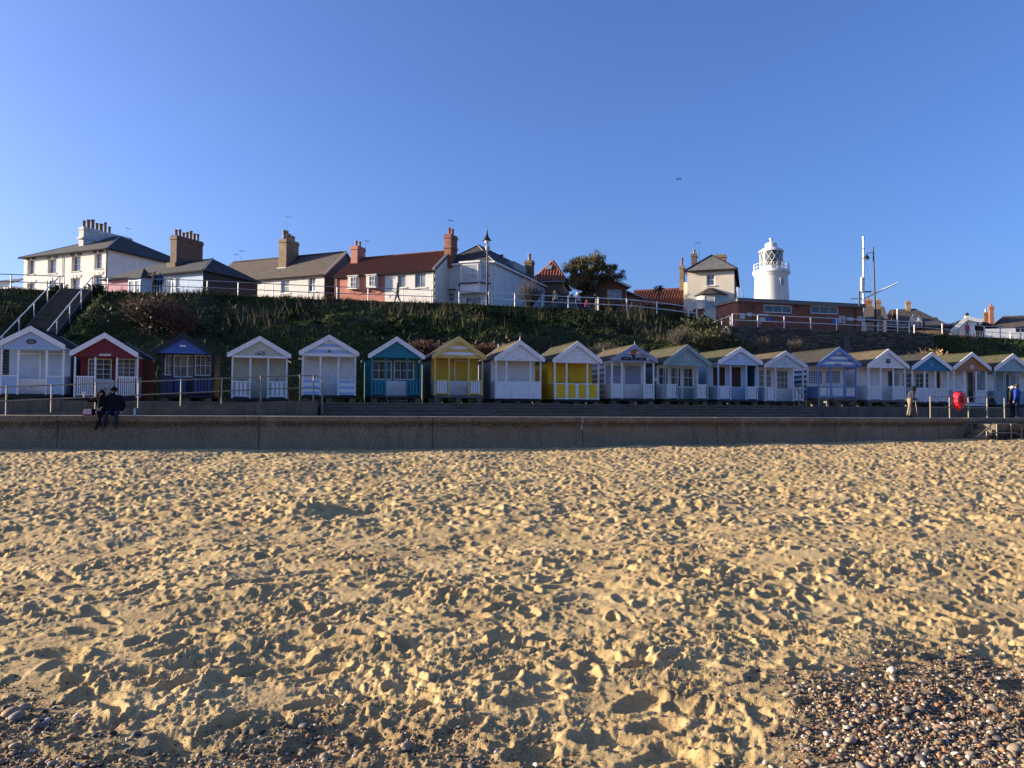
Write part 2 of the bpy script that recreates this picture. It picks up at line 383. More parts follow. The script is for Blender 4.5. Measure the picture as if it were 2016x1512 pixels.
oi = pt.nodes.new('ShaderNodeObjectInfo')
pr = pt.nodes.new('ShaderNodeValToRGB'); pr.color_ramp.interpolation = 'CONSTANT'
cum = np.concatenate([[0], np.cumsum(PEBP)[:-1]])
while len(pr.color_ramp.elements) < len(PEBC): pr.color_ramp.elements.new(.5)
for k, e in enumerate(pr.color_ramp.elements): e.position = float(cum[k]); e.color = (*PEBC[k], 1)
pt.links.new(oi.outputs['Random'], pr.inputs[0])
ptc = pt.nodes.new('ShaderNodeTexCoord').outputs['Object']
pt.links.new(mixc(pt, .35, pr.outputs[0], ramp(pt, nz(pt, ptc, 1.6, 5), [(.35, (.08, .07, .06)), (.7, (.45, .4, .34))])), pb.inputs['Base Color'])
pb.inputs['Roughness'].default_value = .68; pb.inputs['Specular IOR Level'].default_value = .25
pebm = []
for k in range(6):
    r_ = np.random.default_rng(80 + k); V = IV2 * np.array([1, r_.uniform(.6, .9), r_.uniform(.4, .62)])
    V = V * (1 + .10 * np.sin(V[:, :1] * 2.3 + k) + .06 * np.cos(V[:, 1:2] * 3.1 + k))
    me = bpy.data.meshes.new('pebble'); me.from_pydata(V.tolist(), [], IF2.tolist()); me.polygons.foreach_set('use_smooth', [True] * len(IF2))
    me.materials.append(pm); pebm.append(me)
r_ = np.random.default_rng(91); n_ = 0
while n_ < 230:
    x = r_.uniform(-2.6, 3.2); y = r_.uniform(2.7, 4.9)
    if abs(x) > y * .72 or r_.random() > gravel_mask(np.array([x]), np.array([y]))[0] ** 2: continue
    s = r_.uniform(.016, .025) if r_.random() < .85 else r_.uniform(.025, .034)
    o = bpy.data.objects.new('pebble', pebm[n_ % 6]); COL.objects.link(o)
    o.location = (x, y, float(sand_z(np.array([x]), np.array([y]))[0]) + s * .32); o.scale = (s, s, s)
    o.rotation_euler = (r_.normal(0, .25), r_.normal(0, .25), r_.uniform(0, 6.28))
    side = 'left' if x < .2 else 'right'
    tag(o, 'large rounded pebble in the shingle patch at the %s corner of the foreground' % side, 'pebble', 'large pebbles in the %s shingle patch' % side); n_ += 1
for (px, py, s) in ((22, 1412, .055), (34, 1416, .05)):
    p = at_z(px, py + 6, 0.0); o = bpy.data.objects.new('pebble', pebm[px % 6]); COL.objects.link(o)
    o.location = (p.x, p.y, float(sand_z(np.array([p.x]), np.array([p.y]))[0]) + s * .3); o.scale = (s * .8, s * .8, s * .8); o.rotation_euler = (.1, -.3, .8)
    tag(o, 'grey oval pebble lying on bare sand beside its twin near the left edge' if px < 30 else 'brown grey oval pebble touching its twin on bare sand near the left edge', 'pebble')

# ================================================================ SEA WALL, PROMENADE, RAMP, STEPS, TERRACE
def rowbox(name, t0, t1, s0, s1, z0, z1, mat, parent=None):
    mb = MB(); mb.prism([W(t0, s0, z0), W(t1, s0, z0), W(t1, s1, z0), W(t0, s1, z0)], (0, 0, z1 - z0)); return mb.build(name, mat, parent)
m, t, b = newmat('seawall_concrete')
tc = t.nodes.new('ShaderNodeTexCoord').outputs['Object']
sep = t.nodes.new('ShaderNodeSeparateXYZ'); t.links.new(tc, sep.inputs[0])
wob = t.nodes.new('ShaderNodeMath'); wob.operation = 'MULTIPLY_ADD'; t.links.new(nz(t, tc, .5, 4), wob.inputs[0]); wob.inputs[1].default_value = .22
t.links.new(sep.outputs[2], wob.inputs[2])
wsc = t.nodes.new('ShaderNodeMath'); wsc.operation = 'MULTIPLY'; t.links.new(wob.outputs[0], wsc.inputs[0]); wsc.inputs[1].default_value = .5; wob = wsc
base = ramp(t, nz(t, tc, .7, 8, .7), [(.3, (.17, .115, .068)), (.55, (.25, .178, .11)), (.75, (.30, .23, .155))])
lip_band = ramp(t, wob.outputs[0], [(.40, (0, 0, 0)), (.50, (.15, .15, .15)), (.535, (.9, .9, .9)), (.615, (1, 1, 1)), (.65, (.12, .12, .12)), (.78, (0, 0, 0))])  # dark brown band along the recess below the lip
base = mixc(t, lip_band, base, (.085, .05, .032))
low = ramp(t, wob.outputs[0], [(.15, (1, 1, 1)), (.38, (0, 0, 0))])
base = mixc(t, low, base, (.23, .195, .145))
base = mixc(t, ramp(t, nz(t, stretched(t, tc, (2.6, 2.6, .22)), 1.0, 6, .7), [(.52, (0, 0, 0)), (.68, (.8, .8, .8))]), base, (.095, .07, .045))
base = mixc(t, ramp(t, nz(t, stretched(t, tc, (1.1, 1.1, .5)), 1.0, 7, .7), [(.56, (0, 0, 0)), (.7, (.7, .7, .7))]), base, (.33, .27, .19))
base = mixc(t, ramp(t, nz(t, tc, 26, 3, .75), [(.5, (0, 0, 0)), (.63, (1, 1, 1))]), base, (.40, .30, .19))
base = mixc(t, ramp(t, nz(t, tc, 33, 3, .75), [(.36, (1, 1, 1)), (.46, (0, 0, 0))]), base, (.07, .055, .042))
t.links.new(base, b.inputs['Base Color']); b.inputs['Roughness'].default_value = .93; b.inputs['Specular IOR Level'].default_value = .2
bump(t, b, nz(t, tc, 30, 5, .75), .8, .03); SEAW = m
wall = thing('sea_wall', 'long brown concrete sea wall with a rounded lip along the back of the beach', 'sea wall', W(0, S_WALL, 0))
wall.location = (0, 0, 0)
prof = [(.55, PROM), (.05, PROM), (.012, PROM - .012), (0, PROM - .045), (0, 1.16), (.025, 1.10), (.07, 1.04), (.09, .96), (.075, .8), (.03, .45), (-.05, -.4), (.55, -.4)]
jx = [-700, -330, 112, 510, 852, 1148, 1413, 1646, 1905, 2190, 2600]
jt = [on_s(x, 850, S_WALL)[0] for x in jx]
for k in range(len(jt) - 1):
    dz = random.uniform(-.006, .006); ds = random.uniform(-.008, .008)
    mb = MB(); a_ = jt[k] + .012; b_ = jt[k + 1] - .012
    mb.prism([W(a_, S_WALL + s + ds, z + (dz if z > 1.2 else 0)) for s, z in prof], W(b_, 0, 0) - W(a_, 0, 0)); mb.build('wall_panel', SEAW, wall)
ft, _ = on_s(1148, 850, S_WALL)
mb = MB(); mb.prism([W(ft - .06, S_WALL + s - .006, z) for s, z in prof[2:9]] + [W(ft - .06, S_WALL + .4, .8), W(ft - .06, S_WALL + .4, PROM - .02)], W(.10, 0, 0) - W(0, 0, 0))
tag(mb.build('mortar_repair', M('pale_mortar', (.42, .38, .32), (.3, .27, .22)), wall), 'pale mortar repair streak in a joint')
rowbox('joint_backing', jt[0], jt[-1], S_WALL + .3, S_WALL + .5, -.3, PROM - .03, CONC, wall)
PAVE = M('promenade_concrete', (.52, .47, .39), (.40, .36, .30), scale=.8, rough=.9, bp=.3, fine=(30., (.34, .3, .24)))
tag(rowbox('promenade', -90, 110, S_WALL + .55, S_TER + .2, .4, PROM - .004, PAVE), kind='structure')
# terrace for the huts
T_STEP0 = on_s(630, 800, S_TER)[0]; T_STEP1 = on_s(1583, 800, S_TER)[0]
GROUNDM = M('terrace_ground', (.16, .15, .11), (.09, .09, .06), scale=1.5, rough=.95, bp=.5, bs=25)
tag(rowbox('terrace', -90, 110, S_TER + .31, 8.5, .5, TERR - .004, GROUNDM), kind='structure')
tw = thing('terrace_wall', 'low grey concrete terrace wall under the three huts at the left behind the ramp', 'retaining wall')
for a_, b_ in ((-90, -26), (-26, -19.5), (-19.5, T_STEP0 - .02)): rowbox('wall_panel', a_ + .01, b_ - .01, S_TER, S_TER + .3, .6, TERR + .02, CONC, tw)
tw = thing('terrace_wall', 'low grey concrete terrace wall under the huts at the right end with a drain hole', 'retaining wall')
cuts = [T_STEP1 + .02] + [on_s(x, 810, S_TER)[0] for x in (1672, 1850)] + [110]
for a_, b_ in zip(cuts[:-1], cuts[1:]): rowbox('wall_panel', a_ + .01, b_ - .01, S_TER, S_TER + .3, .6, TERR + .02, CONC, tw)
td, zd = on_s(1619, 820, S_TER - .01); mb = MB(); mb.tube([W(td, S_TER - .012, zd + .02), W(td, S_TER + .03, zd + .02)], .05, 10); mb.build('drain_hole', IRON, tw)
STEPN = M('added_step_lip', (.235, .195, .145), (.13, .105, .08), scale=2, rough=.9, bp=.4, bs=30)
st = thing('terrace_steps', 'long flight of four grey concrete steps in front of the beach huts', 'steps')
seg = np.linspace(T_STEP0, T_STEP1, 7)
for k in range(4):
    z1 = PROM + (k + 1) * (TERR + .02 - PROM) / 4; z0 = z1 - (TERR + .02 - PROM) / 4
    s0 = S_TER - (3 - k) * .34
    for q in range(6):
        off = random.uniform(-.3, .3) if 0 < q < 6 else 0
        rowbox('step', seg[q] + .006, seg[q + 1] - .006, s0 + random.uniform(-.01, .01), S_TER + .3, z0 + .001 if k else z0 - .3, z1 + random.uniform(-.004, .004), CONC, st)
        rowbox('added_nosing', seg[q] + .006, seg[q + 1] - .006, s0 - .03, s0 + .05, z1 - .04, z1 + .008, STEPN, st)  # lip added so that each step casts a shadow line
# ramp with its front wall
S_RAMP = -3.3
ra = on_s(12, 816, S_RAMP); rb = on_s(563, 789, S_RAMP); rc = on_s(625, 788.7, S_RAMP)
rp = thing('ramp', 'sloping concrete ramp with a low front wall rising to the right behind the seated couple', 'ramp')
mid = [ra[0] + (rb[0] - ra[0]) * f for f in (0, .5, 1)]
def rz_(tt): return lerp(ra[1], rb[1], (tt - ra[0]) / (rb[0] - ra[0]))
for a_, b_ in ((mid[0], mid[1]), (mid[1], mid[2])):
    mb = MB(); mb.prism([W(a_ + .006, S_RAMP, PROM - .2), W(b_ - .006, S_RAMP, PROM - .2), W(b_ - .006, S_RAMP, rz_(b_)), W(a_ + .006, S_RAMP, rz_(a_))], W(0, .25, 0) - W(0, 0, 0)); mb.build('wall_panel', CONC, rp)
rowbox('wall_panel', rb[0] + .006, rc[0], S_RAMP, S_RAMP + .25, PROM - .2, rb[1], CONC, rp)
mb = MB(); mb.prism([W(ra[0], S_RAMP + .25, PROM - .2), W(rb[0], S_RAMP + .25, PROM - .2), W(rb[0], S_RAMP + .25, TERR), W(ra[0], S_RAMP + .25, PROM + .01)], W(0, S_TER - S_RAMP - .26, 0) - W(0, 0, 0)); mb.build('ramp_surface', PAVE, rp)
rowbox('landing', rb[0] + .002, rc[0], S_RAMP + .25, S_TER - .005, PROM - .2, TERR, PAVE, rp)

# ================================================================ THE CLIFF
S_TOP = 23.1; S_FOOT = 6.9; S_RET = 19.2; ZRET = 8.72
TOPL = [on_s(x, y, S_TOP) for x, y in ((-600, 556), (0, 566), (120, 570), (400, 577), (620, 587), (900, 596), (1100, 606), (1250, 612), (1380, 628), (1420, 634))]
TOPR = [on_s(x, y, S_TOP) for x, y in ((1830, 655), (1900, 660), (2016, 667), (2400, 684))]
T_W0 = on_s(1437, 650, S_RET)[0]; T_W1 = on_s(1838, 655, S_RET)[0]
tl = np.array([p[0] for p in TOPL + TOPR]); zl = np.array([p[1] for p in TOPL + TOPR]) - .12
def top_z(tt): return np.interp(tt, tl, zl)
def sm(x): x = np.clip(x, 0, 1); return x * x * (3 - 2 * x)
def in_ret(tt, pad=0.): return sm((tt - T_W0 + 1.6 + pad) / 2.4) * (1 - sm((tt - T_W1 - .2 - pad) / 3.0))
STT = ts(at_Y(150, 572, 53.4))[0]
def bank_z(tt, ss):
    f = np.clip((ss - S_FOOT) / (S_TOP - S_FOOT), 0, 1.0); zt = top_z(tt)
    fr = f + .10 * np.sin(f * math.pi)
    z1 = TERR - .05 + (zt - TERR) * np.minimum(fr, 1)
    fw_ = np.clip((ss - S_FOOT) / (S_RET - S_FOOT), 0, 1)
    z2 = TERR - .05 + 3.9 * (fw_ ** .85)
    w = in_ret(tt)
    z = z1 * (1 - w) + z2 * w
    ws = sm((1.9 - np.abs(tt - STT)) / .6); zlin = TERR - .05 + (zt - TERR) * f - .25; z = z * (1 - ws) + np.minimum(z, zlin) * ws
    n = (1 - ws) * .55 * vnoise(tt * .35, ss * .35, 41) + .34 * vnoise(tt * .9, ss * .9, 42) + .2 * vnoise(tt * 2.3, ss * 2.3, 43)
    return z + n * np.clip(f * 5, 0, 1) * np.clip((1.0 - f) * 6, .25, 1)
tg = np.arange(-75, 95, .35); sg = np.linspace(S_FOOT - 1, S_TOP, 60)
Tg, Sg = np.meshgrid(tg, sg, indexing='ij'); Zb = bank_z(Tg, Sg)
mask_s = in_ret(Tg) > .5
Sg2 = np.where((in_ret(Tg, -1.2) > .6) & (Sg > S_RET - .05), S_RET - .05, Sg); Zb = bank_z(Tg, Sg2)
PX = CT * Tg - ST * Sg2; PY = 38 + ST * Tg + CT * Sg2
ib = np.arange(PX.size).reshape(PX.shape)
Fbk = np.stack([ib[:-1, :-1], ib[1:, :-1], ib[1:, 1:], ib[:-1, 1:]], -1).reshape(-1, 4)
EARTH = M('bank_turf', (.04, .048, .019), (.020, .027, .011), scale=.6, rough=.95, bp=.6, bs=12, fine=(5., (.04, .034, .02)), spec=.1)
tag(npmesh('grass_bank', np.stack([PX.ravel(), PY.ravel(), Zb.ravel()], -1), Fbk, EARTH, smooth=True), kind='structure')
# the town's ground on top
tg2 = np.concatenate([np.arange(-420, -80, 20), np.arange(-80, 100, 1.5), np.arange(100, 460, 20)]); sg2 = np.concatenate([[S_TOP - .35], np.arange(S_TOP + .4, 60, 2.5), np.arange(62, 700, 40)])
Tt, Ss = np.meshgrid(tg2, sg2, indexing='ij'); Zt = top_z(Tt) + np.clip((Ss - S_TOP) / 60, 0, 1) * .6 - .02
wr = in_ret(Tt, -.6); Zt = Zt * (1 - wr) + wr * (ZRET - .02 + np.clip((Ss - 30) / 25, 0, 1) * 1.2)
PX = CT * Tt - ST * Ss; PY = 38 + ST * Tt + CT * Ss; ib = np.arange(PX.size).reshape(PX.shape)
Ft = np.stack([ib[:-1, :-1], ib[1:, :-1], ib[1:, 1:], ib[:-1, 1:]], -1).reshape(-1, 4)
TOWNG = M('clifftop_ground', (.20, .18, .14), (.10, .11, .06), scale=.25, rough=.95, bp=.3)
tag(npmesh('ground', np.stack([PX.ravel(), PY.ravel(), Zt.ravel()], -1), Ft, TOWNG, smooth=True), kind='structure')
tag(rowbox('paved_yard', T_W0 - .2, T_W1 - .15, S_RET + .05, S_TOP + 1.5, 5, ZRET - .01, PAVE), kind='structure')
# grass and weeds on the bank (nobody could count them)
def grass(n, seed, hmin, hmax, w, pal, blades=3, lean=.35, mask=None, name='grass', label='', top_only=False):
    r = np.random.default_rng(seed); tt = r.uniform(-62, 78, n * 2); ss = r.uniform(S_FOOT + .2, S_TOP + .25, n * 2)
    if top_only: ss = S_TOP - np.abs(r.normal(0, .8, n * 2)) + .2
    keep = ~((in_ret(tt, -1.0) > .5) & (ss > S_RET - .3))
    st_w = np.abs(tt - STAIR_T(ss)); keep &= st_w > .95
    if mask is not None: keep &= r.random(n * 2) < mask(tt, ss)
    tt = tt[keep][:n]; ss = ss[keep][:n]; m_ = len(tt); z = bank_z(tt, np.minimum(ss, S_TOP)) - .04
    x = CT * tt - ST * ss; y = 38 + ST * tt + CT * ss
    pal = np.array(pal); V = []; C = []
    big = np.clip(.75 + 1.3 * vnoise(tt * .25, ss * .25, seed + 1), .4, 1.5)
    ci = np.clip(((vnoise(tt * .22, ss * .22, seed + 2) + .5) * .6 + r.random(m_) * .4) * len(pal), 0, len(pal) - 1).astype(int)
    for k in range(blades):
        h = r.uniform(hmin, hmax, m_) * big; a = r.uniform(0, 6.28, m_); l = r.normal(0, lean, m_) * h; l2 = r.normal(0, lean, m_) * h
        ww = w * r.uniform(.6, 1.4, m_); ox = r.normal(0, .08, m_); oy = r.normal(0, .08, m_)
        p0 = np.stack([x + ox - np.cos(a) * ww, y + oy - np.sin(a) * ww, z], -1); p1 = np.stack([x + ox + np.cos(a) * ww, y + oy + np.sin(a) * ww, z], -1)
        p2 = np.stack([x + ox + l, y + oy + l2 - h * .15, z + h], -1)
        V.append(np.stack([p0, p1, p2], 1)); c = pal[ci] * r.uniform(.6, 1.4, (m_, 1)); C.append(np.repeat(c[:, None], 3, 1))
    V = np.concatenate(V).reshape(-1, 3); C = np.concatenate(C).reshape(-1, 3)
    o = npmesh(name, V, np.arange(len(V)).reshape(-1, 3), attrmat('grass_blade', 'col', .8, .15), col=C)
    return tag(o, label, 'grass', kind='stuff')
sb_ = at_z(17, 783, 2.1); stt = ts(at_Y(150, 572, 53.4)); stb = (ts(sb_)[0], S_FOOT)
def STAIR_T(ss): return stt[0] + 0 * ss
G1 = [(.032, .056, .012), (.048, .078, .017), (.064, .096, .022), (.082, .10, .030), (.075, .072, .030)]
grass(60000, 61, .10, .32, .04, G1, 3, .55, name='grass', label='dark green rough grass covering the cliff slope')
grass(5200, 63, .5, 1.15, .02, [(.10, .078, .047), (.14, .11, .07), (.075, .06, .038)], 2, .28, mask=lambda t_, s_: np.clip(vnoise(t_ * .3, s_ * .3, 77) * 3 + .45, 0.05, 1), name='dry_grass', label='tall pale dead grass stalks standing among the green slope')
grass(5200, 65, .2, .5, .03, [(.10, .08, .045), (.065, .06, .03), (.045, .052, .02)], 3, .4, name='verge_grass', label='straw coloured grass fringe along the cliff top edge', top_only=True)
grass(9000, 67, .12, .3, .09, [(.018, .03, .009), (.03, .045, .012), (.045, .06, .018)], 4, 1.1, mask=lambda t_, s_: np.clip(vnoise(t_ * .4, s_ * .4, 78) * 4 + .3, 0, 1), name='ground_cover', label='low leafy ground cover in patches on the slope')
# ================================================================ BEACH HUTS
PD = .95; HUTD = 4.1
PALEB = (.40, .52, .72); RED = (.19, .016, .024); NAVY = (.012, .016, .03); ROYAL = (.055, .13, .42); CREAM = (.56, .56, .46)
SKYB = (.36, .52, .78); TEAL = (.015, .20, .27); YEL = (.74, .52, .15); YELD = (.66, .40, .03); GREYB = (.30, .34, .45); YEL2 = (.86, .52, .012)
SAGE = (.26, .37, .39); PBLUE = (.46, .60, .82); PSAGE = (.52, .64, .70); CBLUE = (.17, .28, .56); OCB = (.03, .20, .36); ORG = (.42, .17, .06); SEAF = (.30, .42, .47)
BW = (.85, .84, .84)
def hut(sp):
    ax, ay = sp['apex']; tc, za = on_s(ax, ay, 0)
    F = on_s(ax, sp['floor'], 0)[1] - TERR; Ha = za - TERR
    L = lambda x, y=760: on_s(x, y, 0)[0] - tc
    (lx, ly), (rx, ry) = sp['ends']; hw = (L(rx) - L(lx)) / 2; ze = (on_s(lx, ly, 0)[1] + on_s(rx, ry, 0)[1]) / 2 - TERR
    zb = on_s(ax, sp['beam'], 0)[1] - TERR; zr = on_s(ax, sp['rail'], 0)[1] - TERR
    P = [L(x) for x in sp['posts']]
    trim = paint(sp['trim']); post = paint(sp.get('post', sp['trim'])); felt = sp.get('felt', FELT)
    root = thing('beach_hut', sp['label'], 'beach hut', W(tc, 0, TERR), TH, 'row of beach huts')
    x0, x1 = P[0] - .03, P[3] + .03
    bt = .15                                                   # barge depth
    zt = ze + bt                                               # roof top at the eaves
    sl = (Ha - zt) / hw
    # base
    for px_ in np.linspace(x0 + .15, x1 - .15, 3):
        for py_ in (.12, 3.4): MB().box(px_ - .14, px_ + .14, py_ - .1, py_ + .25, -.03, F - .13).build('pier', GREYWOOD if sp.get('wood') else CONC, root)
    MB().box(x0, x1, -.02, HUTD - .25, F - .13, F).build('floor', paint(sp['skirt']) if 'skirt' in sp else TARRED, root)
    # body
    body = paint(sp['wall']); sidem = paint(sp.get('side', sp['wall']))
    bx0, bx1 = x0 + .02, x1 - .02; zc = lambda x: Ha - .07 - sl * abs(x)
    pent = lambda y: [(bx0, y, F), (bx1, y, F), (bx1, y, zc(bx1)), (0, y, zc(0)), (bx0, y, zc(bx0))]
    MB().prism(pent(PD), (0, .05, 0)).build('front_wall', body, root)
    MB().prism(pent(HUTD - .3), (0, .05, 0)).build('back_wall', sidem, root)
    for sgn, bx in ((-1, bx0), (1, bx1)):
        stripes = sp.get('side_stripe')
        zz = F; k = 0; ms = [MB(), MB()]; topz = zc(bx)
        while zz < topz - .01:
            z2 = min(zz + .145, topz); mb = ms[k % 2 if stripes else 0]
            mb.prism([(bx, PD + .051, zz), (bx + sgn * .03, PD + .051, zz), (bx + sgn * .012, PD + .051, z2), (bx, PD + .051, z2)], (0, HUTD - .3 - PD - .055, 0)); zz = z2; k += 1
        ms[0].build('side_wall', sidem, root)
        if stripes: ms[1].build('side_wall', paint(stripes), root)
    # porch ceiling plate along each side
    for bx in (x0 + .03, x1 - .03): MB().box(bx - .035, bx + .035, .05, PD - .002, zc(bx) - .12, zc(bx) - .04).build('wall_plate', post, root)
    # roof
    for sgn in (-1, 1):
        MB().prism([(0, -.13, Ha), (sgn * hw, -.13, zt), (sgn * hw, -.13, zt - .05), (0, -.13, Ha - .06)], (0, HUTD + .02, 0)).build('roof', felt, root)
        bb = MB(); y = -.185
        bb.prism([(0, y, Ha + .04), (sgn * (hw + .03), y, zt + .03), (sgn * (hw + .03), y, ze), (sgn * (hw - .07), y, ze - .0), (0, y, Ha - .2)], (0, .055, 0)); bb.build('barge_board', trim, root)
        bb = MB(); y = HUTD - .1
        bb.prism([(0, y, Ha + .02), (sgn * (hw + .01), y, zt + .015), (sgn * (hw + .01), y, ze + .03), (0, y, Ha - .14)], (0, .025, 0)); bb.build('barge_board', trim, root)
    for k, (o_, fx) in enumerate(((-.1, 0),)):
        MB().bar((0, -.13, Ha + .008), (0, HUTD - .1, Ha + .008), .12, .025).build('ridge_capping', felt, root)
    # gable
    gx = lambda z: max(0.0, (Ha - .10 - z) / sl - .03); gz0 = zb; bh = sp.get('boardh', .145)
    if sp.get('vertical'):
        MB().prism([(-gx(zb), -.06, zb + .08), (gx(zb), -.06, zb + .08), (0, -.06, Ha - .13)], (0, .03, 0)).build('gable_panel', paint(sp['gable']), root)
        MB().box(P[0] - .03, P[3] + .03, -.11, -.03, zb, zb + .10).build('beam', trim, root)
    else:
        z = zb; k = 0
        while z < Ha - .2:
            z2 = min(z + bh, Ha - .12)
            wa, wb = min(gx(z), hw - .02), min(gx(z2), hw - .02); c = sp['gable'] if (k % 2 == 0 or 'gable2' not in sp) else sp['gable2']
            q = MB(); e = .01
            q.add([(-wa, -.085, z), (wa, -.085, z), (wb, -.066, z2 - .004), (-wb, -.066, z2 - .004), (-wa, -.05, z), (wa, -.05, z), (wb, -.05, z2 - .004), (-wb, -.05, z2 - .004)],
                  [(0, 1, 2, 3), (5, 4, 7, 6), (1, 0, 4, 5), (3, 2, 6, 7), (0, 3, 7, 4), (2, 1, 5, 6)])
            q.build('gable_board', paint(c), root); z = z2; k += 1
        MB().box(P[0], P[3], -.045, .03, zb - .02, zb + .06).build('beam', paint(sp.get('beamc', sp['gable'])), root)
    # posts
    for x in P: MB().box(x - .035, x + .035, -.04, .03, F - .02, zb - .001 if sp.get('vertical') else zb - .022).build('post', post, root)
    # balustrades
    rail = paint(sp.get('railc', sp['trim'])); bal = paint(sp.get('balc', sp['trim']))
    spans = [(P[0], P[1]), (P[2], P[3])]
    if sp.get('front') == 'all': spans = [(P[0], P[1]), (P[1], (P[1] + P[2]) / 2), ((P[1] + P[2]) / 2, P[2]), (P[2], P[3])]
    elif sp.get('front') == 'gate': pass
    elif sp.get('front') == 'wide': spans.append((P[1], P[2]))
    kind = sp.get('bal', 'bal'); nb = sp.get('nb', 5)
    if sp.get('front') == 'all': MB().box((P[1] + P[2]) / 2 - .035, (P[1] + P[2]) / 2 + .035, -.032, .01, F + .01, zr - .01).build('gate_stile', rail, root)
    for a_, b_ in spans:
        MB().box(a_ + .036, b_ - .036, -.035, .02, zr - .05, zr).build('rail', rail, root)
        if kind == 'bal':
            MB().box(a_ + .036, b_ - .036, -.03, .015, F + .06, F + .11).build('rail', rail, root)
            for q in range(nb):
                x = lerp(a_ + .03, b_ - .03, (q + 1) / (nb + 1)); bwid = (b_ - a_) / (nb + 1) * .28
                MB().box(x - bwid, x + bwid, -.02, .002, F + .111, zr - .051).build('baluster', bal, root)
            if sp.get('infill'):
                MB().box(a_ + .036, b_ - .036, .006, .014, F + .111, zr - .051).build('panel', paint(sp['infill']), root)
        else:
            zz = F + .02; k = 0; hb = (zr - .052 - zz) / sp.get('pn', 4)
            for k in range(sp.get('pn', 4)):
                cc = sp['panel'] if (k % 2 == 0 or 'panel2' not in sp) else sp['panel2']
                MB().box(a_ + .036, b_ - .036, -.018 + .003 * (k % 2), .008, zz + k * hb, zz + (k + 1) * hb - .004).build('board', paint(cc), root)
            if sp.get('frame'):
                MB().box(a_ + .036, a_ + .075, -.03, -.019, F, zr - .052).build('frame', rail, root); MB().box(b_ - .075, b_ - .036, -.03, -.019, F, zr - .052).build('frame', rail, root)
                MB().box(a_ + .076, b_ - .076, -.03, -.019, F + .0, F + .05).build('frame', rail, root)
    for x in (x0 + .03, x1 - .03):
        MB().box(x - .025, x + .025, .032, PD - .002, zr - .05, zr).build('rail', rail, root)
        MB().box(x - .012, x + .012, .032, PD - .002, F + .002, zr - .052).build('side_panel', paint(sp.get('sidepanel', sp.get('panel', sp['trim']))), root)
    # recessed wall furniture
    RL = lambda x: on_s(x, 760, PD)[0] - tc
    RZ = lambda x, y: on_s(x, y, PD)[1] - TERR
    for it in sp.get('items', []):
        kd, xa, ya, xb, yb = it[:5]; xa, xb = RL(xa), RL(xb); zt_, zb_ = RZ((it[1] + it[3]) / 2, ya), RZ((it[1] + it[3]) / 2, yb); zb_ = max(zb_, F + .02)
        xa = max(xa, bx0 + .03); xb = min(xb, bx1 - .03)
        fc = paint(it[6] if len(it) > 6 else WHITE); y = PD - .03
        if kd == 'w':
            nx, ny = it[5]; win = MB().box(xa, xb, y + .018, y + .024, zb_, zt_).build('window', it[7] if len(it) > 7 else GLASS, root)
            fw_ = .045
            fr = MB(); fr.box(xa - fw_, xa, y, PD - .001, zb_ - fw_, zt_ + fw_); fr.box(xb, xb + fw_, y, PD - .001, zb_ - fw_, zt_ + fw_)
            fr.box(xa, xb, y, PD - .001, zt_, zt_ + fw_); fr.box(xa, xb, y, PD - .001, zb_ - fw_, zb_); fr.build('frame', fc, win)
            for q in range(1, nx): xx = lerp(xa, xb, q / nx); MB().box(xx - .011, xx + .011, y + .004, y + .017, zb_, zt_).build('glazing_bar', fc, win)
            for q in range(1, ny): zz = lerp(zb_, zt_, q / ny); MB().box(xa, xb, y + .006, y + .0175, zz - .011, zz + .011).build('glazing_bar', fc, win)
        elif kd == 'd':
            d = MB().box(xa, xb, y, PD - .001, zb_, zt_).build('door', fc, root)
            n = it[5]
            for q in range(n):
                MB().box(lerp(xa, xb, (q + .12) / n), lerp(xa, xb, (q + .88) / n), y - .012, y - .001, zb_ + .1, zb_ + (zt_ - zb_) * .42).build('door_panel', fc, d)
                MB().box(lerp(xa, xb, (q + .12) / n), lerp(xa, xb, (q + .88) / n), y - .012, y - .001, zb_ + (zt_ - zb_) * .48, zt_ - .1).build('door_panel', fc, d)
            hx = lerp(xa, xb, .5); hz = lerp(zb_, zt_, .47)
            MB().box(hx - .035, hx + .035, y - .03, y - .013, hz - .018, hz + .018).build('handle', IRON, d)
        elif kd == 'p':
            s_ = MB().box(xa, xb, y, PD - .001, zb_, zt_).build('shutter', fc, root)
            MB().box(xa - .05, xa - .001, y - .004, PD - .001, zb_ - .05, zt_ + .05).build('frame', paint(it[5]), s_); MB().box(xb + .001, xb + .05, y - .004, PD - .001, zb_ - .05, zt_ + .05).build('frame', paint(it[5]), s_)
            MB().box(xa, xb, y - .004, PD - .001, zt_ + .001, zt_ + .05).build('frame', paint(it[5]), s_)
    if sp.get('steps'):
        for k in range(2): MB().box(-.42, .42, -.75 + k * .3, -.5 + k * .3, .12 + k * .17, .155 + k * .17).build('step', GREYWOOD, root)
        for x in (-.45, .45):
            mb = MB(); mb.prism([(x - .02, -.8, 0), (x - .02, -.6, 0), (x - .02, -.03, F - .15), (x - .02, -.03, F - .02), (x - .02, -.1, F - .02)], (.04, 0, 0)); mb.build('stringer', GREYWOOD, root)
    if sp.get('finial'):
        for y in (-.14, HUTD - .09):
            MB().lathe([(0, -.22), (.022, -.2), (.028, 0), (.035, .03), (.02, .07), (.012, .16), (0, .2)], (0, y - .02 if y < 0 else y + .02, Ha + .02), 8).build('finial', trim, root)
    if sp.get('braces'):
        for sgn in (-1, 1): MB().bar((sgn * (P[3] - P[0]) / 2 * .98 + (P[0] + P[3]) / 2, 0, zb - .3), (sgn * ((P[3] - P[0]) / 2 - .28) + (P[0] + P[3]) / 2, 0, zb - .03), .03, .05).build('brace', post, root)
    root['_g'] = 0; del root['_g']
